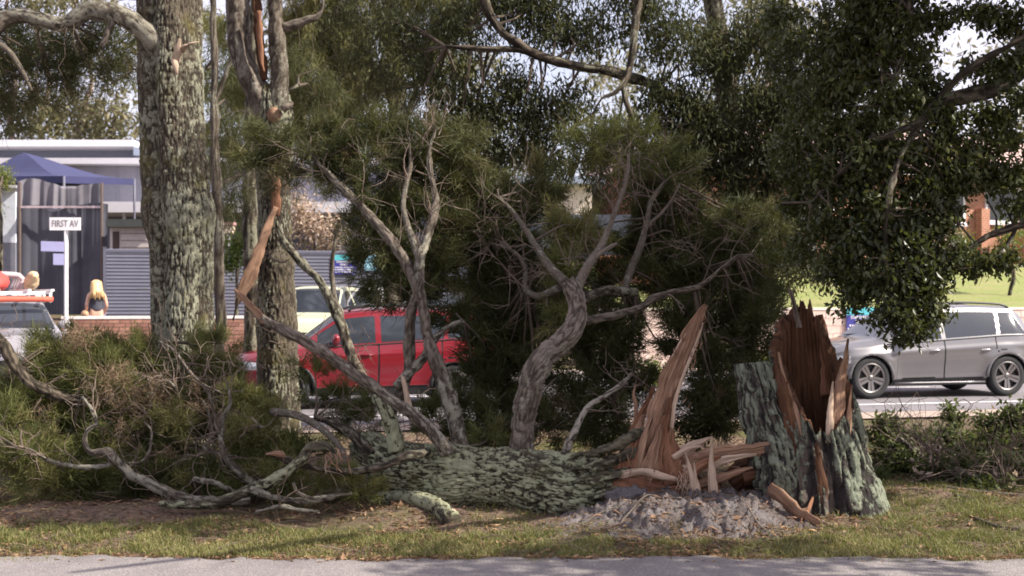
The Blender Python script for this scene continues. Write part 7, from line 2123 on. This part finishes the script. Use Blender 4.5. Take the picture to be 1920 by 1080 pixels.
flimb([(2515, 430, 60, 1.2), (2300, 420, 40, .8), (2080, 408, 24, .2), (1985, 405, 18, 0), (1930, 416, 15, -.1), (1880, 432, 13, -.1), (1845, 447, 11, -.15), (1810, 470, 8, -.2), (1760, 500, 6, -.3)])
flimb([(1906, 428, 7, -.1), (1890, 455, 7, -.12), (1872, 480, 5, -.15), (1850, 492, 3, -.2)])
flimb([(2440, -150, 60, 1.0), (2150, -190, 46, .4), (1950, -150, 36, .2), (1800, -120, 28, .1), (1715, -60, 20, 0), (1706, 0, 16, 0), (1705, 55, 14, 0), (1690, 110, 11, -.05), (1675, 165, 8, -.1), (1665, 240, 5, -.1)])
flimb([(1735, 220, 14, -.15), (1690, 290, 12, -.25), (1670, 360, 10, -.3), (1660, 440, 8, -.3), (1665, 520, 6, -.3), (1680, 600, 3, -.3)])
flimb([(1640, 250, 10, -.2), (1600, 300, 9, -.1), (1560, 340, 7, 0), (1520, 380, 5, .1)])
flimb([(2480, 150, 60, 1.0), (2200, -60, 40, -1.0), (1900, -200, 26, -2.2), (1600, -280, 16, -3)])
FP = np.vstack(FC)
FB = [(1560, 60, 70, 70, 9.6, 60, .3), (1640, 60, 60, 60, 9.4, 46, .25), (1600, 150, 80, 50, 9.5, 60, .3), (1540, 180, 60, 60, 9.7, 44, .35), (1680, 200, 60, 50, 9.3, 40, .3), (1580, 250, 80, 45, 9.5, 60, .4), (1500, 270, 60, 60, 9.9, 36, .4), (1660, 290, 70, 40, 9.3, 54, .35), (1580, 330, 70, 40, 9.5, 50, .3), (1500, 380, 50, 40, 9.9, 22, .4), (1740, 280, 60, 40, 9.3, 44, .35),
      (1820, 290, 60, 40, 9.3, 40, .55), (1880, 330, 50, 40, 9.3, 34, .45), (1800, 340, 60, 26, 9.3, 34, .3), (1880, 250, 50, 40, 9.3, 26, .55), (1720, 350, 60, 30, 9.3, 40, .2), (1640, 390, 60, 40, 9.3, 48, .15), (1700, 410, 50, 36, 9.2, 42, .12), (1620, 450, 50, 40, 9.3, 44, .12), (1690, 470, 60, 40, 9.2, 56, .12), (1560, 490, 36, 40, 9.4, 24, .2), (1650, 530, 60, 34, 9.2, 48, .15), (1720, 540, 50, 36, 9.2, 36, .18), (1680, 590, 50, 30, 9.1, 34, .2), (1745, 500, 40, 36, 9.2, 26, .2), (1725, 610, 26, 22, 9.1, 12, .3), (1760, 575, 26, 22, 9.1, 10, .25), (1590, 570, 26, 20, 9.3, 9, .35), (1690, 630, 14, 14, 9.1, 5, .2),
      (1830, 490, 40, 16, 9.2, 18, .25), (1880, 488, 30, 12, 9.2, 12, .2), (1790, 480, 26, 24, 9.2, 14, .3),
      (1900, 40, 40, 30, 9.3, 20, .3), (1840, 20, 46, 26, 9.3, 22, .3), (1900, 120, 30, 30, 9.2, 14, .2), (1760, 30, 40, 30, 9.4, 20, .3), (1720, 110, 34, 50, 9.4, 24, .25), (1840, 130, 40, 20, 9.2, 14, .3), (1860, 210, 40, 24, 9.2, 16, .4), (1780, 220, 40, 30, 9.2, 24, .2), (1910, 180, 30, 30, 9.2, 14, .2), (1640, 0, 60, 30, 9.5, 30, .3), (1480, 120, 40, 60, 9.9, 22, .3), (1460, 30, 40, 40, 10, 18, .35), (1910, 385, 30, 20, 9.3, 10, .4), (1680, 60, 50, 50, 9.5, 30, .3), (1700, 0, 60, 30, 9.5, 24, .3), (1620, 100, 60, 60, 9.6, 40, .3), (1740, 165, 40, 30, 9.4, 24, .3), (1620, 330, 70, 60, 9.5, 54, .25), (1560, 420, 50, 50, 9.5, 40, .2), (1500, 460, 36, 50, 9.8, 20, .4), (1600, 520, 40, 40, 9.3, 26, .2), (1760, 420, 40, 60, 9.3, 40, .15), (1780, 330, 60, 30, 9.3, 34, .35), (1500, 330, 50, 50, 9.9, 26, .3),
      (1960, 300, 60, 80, 9.3, 40, .3), (2060, 150, 100, 120, 9.4, 80, .3), (2050, 420, 60, 60, 9.4, 24, .3)]
g = G(); gt = G()
for b in FB:
    s = 1 / PX(b[4])
    Q, u = ball(int(b[5] * 1.0), P(b[0], b[1], b[4]), (b[2] * s, min(b[2], b[3]) * s * 1.2, b[3] * s), 0.55)
    leaves(g, Q, 34, 0.075, 0.058, 0.027, 0.45, 0.2, rng, np.clip(b[6] + rng.normal(0, 0.15, len(Q)), 0, 1), 0.6)
    for q in range(0, len(Q), 4):
        twig(gt, Q[q], rng.normal(0, 1, 3) + [0.2, 0, 0.4], 0.22, 0.004, 0.3, 3, 4)
    for q in range(max(1, len(Q) // 14)):
        k = rng.integers(len(Q))
        a = FP[np.argmin(np.linalg.norm(FP - Q[k], axis=1))]
        tube(gt, [a, (a + Q[k]) / 2 + rng.normal(0, 0.06, 3), Q[k]], [0.012, 0.008, 0.003], 5, 0.15)
# the rest of its crown above and to the right, which shades the verge
rest = [(3265, -560, 560, 420, 6.3, 260), (2200, -250, 300, 160, 9.6, 330), (1800, -260, 260, 120, 9.2, 240), (2500, -100, 260, 260, 10, 300), (2300, -560, 380, 160, 9.8, 320), (1900, -420, 260, 100, 8.4, 200), (2700, -350, 260, 240, 10.4, 240), (2350, 150, 160, 140, 10.2, 130), (1500, -330, 200, 70, 8.6, 110)]  # first clump, out of view, is added to shade the near road
for b in rest:
    s = 1 / PX(b[4])
    Q, u = ball(int(b[5] * 0.62), P(b[0], b[1], b[4]), (b[2] * s, 1.2, b[3] * s), 0.5)
    leaves(g, Q, 24, 0.20, 0.13, 0.065, 0.4, 0.2, rng, np.clip(.35 + rng.normal(0, 0.15, len(Q)), 0, 1), 0.6)
tag(g.obj('crown', M['leaf_fig'], fig), kind='stuff')
tag(gt.obj('twig', M['twig_dark'], fig, smooth=True), kind='stuff')

# ------------------------------------------------------------------ grass, fallen leaves, chips on the verge
def scatter(n, x0, x1, y0, y1):
    x = rng.uniform(x0, x1, n) * 1.0
    y = rng.uniform(y0, y1, n)
    return x, y
n = 410000
y = 7.9 + (rng.random(n) ** 1.5) * 7.6
x = (rng.random(n) - 0.5) * 2 * 0.62 * y
pxx = x / y * FPX + 960
nn = fbm(np.stack([x * 0.9, y * 0.9, x * 0], -1), 4, 111)
n2 = fbm(np.stack([x * 4.5, y * 4.5, x * 0], -1), 3, 117)
edge = 8.06 + (fbm(np.stack([x * 1.1, x * 0, x * 0], -1), 4, 71) - 0.5) * 0.35
off = y - edge
strip_ = sstep(0.02, 0.16, off) * (1 - sstep(0.6, 1.15, off + (nn - 0.5) * 0.8))
back = sstep(0.50, 0.66, nn) * (1 - 0.5 * sstep(0.4, 1.4, off))
right = sstep(1560, 1680, pxx) * 0.5 * sstep(0.05, 0.4, off)
pr_ = np.clip(np.maximum(np.maximum(strip_ * 0.9, back * 0.45), right) * (0.25 + 1.3 * sstep(0.35, 0.62, n2)), 0, 1)
pr_ = pr_ * (1 - 0.85 * ((pxx > 1040) & (pxx < 1540) & (y > 8.7) & (y < 10.3)))
keep = rng.random(n) < pr_
x, y, nn, n2, off = x[keep], y[keep], nn[keep], n2[keep], off[keep]
z = gz(x, y)
k = len(x)
hgt = rng.uniform(0.018, 0.06, k) * (0.7 + 0.6 * n2)
az = rng.uniform(0, 2 * math.pi, k)
lean = rng.normal(0, 0.55, (k, 2)) * hgt[:, None]
w = rng.uniform(0.0022, 0.0045, k)
B = np.stack([x, y, z - 0.004], -1)
sd_ = np.stack([np.cos(az) * w, np.sin(az) * w, 0 * w], -1)
T = B + np.stack([lean[:, 0], lean[:, 1], hgt], -1)
Mi = B + np.stack([lean[:, 0] * .3, lean[:, 1] * .3, hgt * .6], -1)
v = np.stack([B - sd_, B + sd_, Mi + sd_ * .7, Mi - sd_ * .7, T], 1).reshape(-1, 3)
i = np.arange(k) * 5
g = G()
lv = np.clip(0.25 + 0.55 * (n2 - 0.2) + rng.normal(0, 0.2, k) + 0.2 * (1 - sstep(0.2, 1.0, off)), 0, 1)
g.add(v, np.stack([i, i + 1, i + 2, i + 3], -1), np.stack([i + 3, i + 2, i + 4], -1), lv=np.repeat(lv, 5))
tag(g.obj('grass', M['grass']), kind='stuff')

n = 56000
y = 7.9 + (rng.random(n) ** 1.4) * 7.0
x = (rng.random(n) - 0.5) * 1.24 * y
edge = 8.06 + (fbm(np.stack([x * 1.1, x * 0, x * 0], -1), 4, 71) - 0.5) * 0.35
nn = fbm(np.stack([x * 1.6, y * 1.6, x * 0], -1), 3, 131)
keep = (rng.random(n) < 0.25 + 0.75 * np.maximum(sstep(0.42, 0.6, nn), 1 - sstep(0.03, 0.16, np.abs(y - edge)))) & ((y > edge - 0.05) | (rng.random(n) < 0.03))
x, y = x[keep], y[keep]
k = len(x)
z = gz(x, y) + np.where(y < 8.06, 0.045, 0.012)
inm = (x > mx[0]) & (x < mx[-2]) & (y > my[0]) & (y < my[-2])
ii = np.clip(((y - my[0]) / 0.016).astype(int), 0, len(my) - 1); jj = np.clip(((x - mx[0]) / 0.013).astype(int), 0, len(mx) - 1)
z = np.where(inm, np.maximum(z, Z[ii, jj] + 0.006), z)
c = np.stack([x, y, z], -1)
a = rng.uniform(0, 2 * math.pi, k)
dr = np.stack([np.cos(a), np.sin(a), rng.normal(0, 0.25, k)], -1)
sd_ = np.stack([-np.sin(a), np.cos(a), rng.normal(0, 0.3, k)], -1)
ln = rng.uniform(0.012, 0.03, k)[:, None] * np.where(rng.random((k, 1)) < 0.12, 1.7, 1.0)
wd = ln * rng.uniform(0.12, 0.45, (k, 1))
up_ = np.array([0, 0, 0.005])
v = np.stack([c - dr * ln, c + sd_ * wd + up_, c + dr * ln, c - sd_ * wd + up_], 1).reshape(-1, 3)
i = np.arange(k) * 4
g = G(); g.add(v, t=np.stack([i, i + 1, i + 2, i, i + 2, i + 3], -1).reshape(-1, 3), lv=np.repeat(np.clip(rng.normal(0.5, 0.25, k), 0, 1), 4))
tag(g.obj('leaf_litter', M['dead_leaf']), kind='stuff')

gt = G()
for k in range(420):                                   # small sticks and bark strips on the dirt
    px, py = rng.uniform(0, 1920), 1040 - 170 * rng.random() ** 1.3
    q = on_ground(px, py, 0.012)
    a = rng.uniform(0, 6.28)
    twig(gt, q, [math.cos(a), math.sin(a) * 0.6, 0.04], rng.uniform(0.05, 0.3), rng.uniform(0.002, 0.006), 0.15, 4, 3)
tag(gt.obj('small_sticks', M['twig']), kind='stuff')

g = G()                                                 # crumbs of earth and wood chips round the mound
n = 5200
px = rng.normal(1290, 150, n)
py = rng.normal(985, 26, n)
ok = (px > 1000) & (px < 1650) & (py > 915) & (py < 1036)
px, py = px[ok], py[ok]
dd = CAMH * FPX / (py - HOR)
x = (px - 960) / FPX * dd
y = dd
inm = (x > mx[0]) & (x < mx[-2]) & (y > my[0]) & (y < my[-2])
ii = np.clip(((y - my[0]) / 0.016).astype(int), 0, len(my) - 1); jj = np.clip(((x - mx[0]) / 0.013).astype(int), 0, len(mx) - 1)
z = np.where(inm, np.maximum(gz(x, y), Z[ii, jj]), gz(x, y))
k = len(x)
c = np.stack([x, y, z], -1)
s_ = (rng.random((k, 1)) ** 3) * 0.022 + 0.004
tet = np.array([(1, 0, -.4), (-.6, .8, -.4), (-.6, -.8, -.4), (0.1, 0, .8)])
v = (c[:, None] + (tet[None] + rng.normal(0, 0.35, (k, 4, 3))) * s_[:, None]).reshape(-1, 3)
i = np.arange(k) * 4
tri = np.concatenate([np.stack([i + a, i + b_, i + e_], -1) for a, b_, e_ in ((0, 1, 3), (1, 2, 3), (2, 0, 3))])
g.add(v, t=tri)
tag(g.obj('soil_crumbs', bpy.data.materials['grey fibrous earth']), kind='stuff')
g = G()
for k in range(80):
    px, py = rng.normal(1330, 170), min(1038, rng.normal(985, 28))
    if py < 915 or not 1000 < px < 1700:
        continue
    q = on_ground(px, py, 0.01)
    a = rng.uniform(0, 6.28)
    dr = np.array([math.cos(a), math.sin(a) * 0.7, rng.normal(0.1, 0.2)])
    ln = rng.uniform(0.03, 0.16)
    w_ = rng.uniform(0.003, 0.010)
    tube(g, [q, q + dr * ln * .5 + [0, 0, .006], q + dr * ln], [w_ * .4, w_, 0.001], 5, 0.05, None, k)
tag(g.obj('wood_chips', M['wood'], smooth=True), kind='stuff')
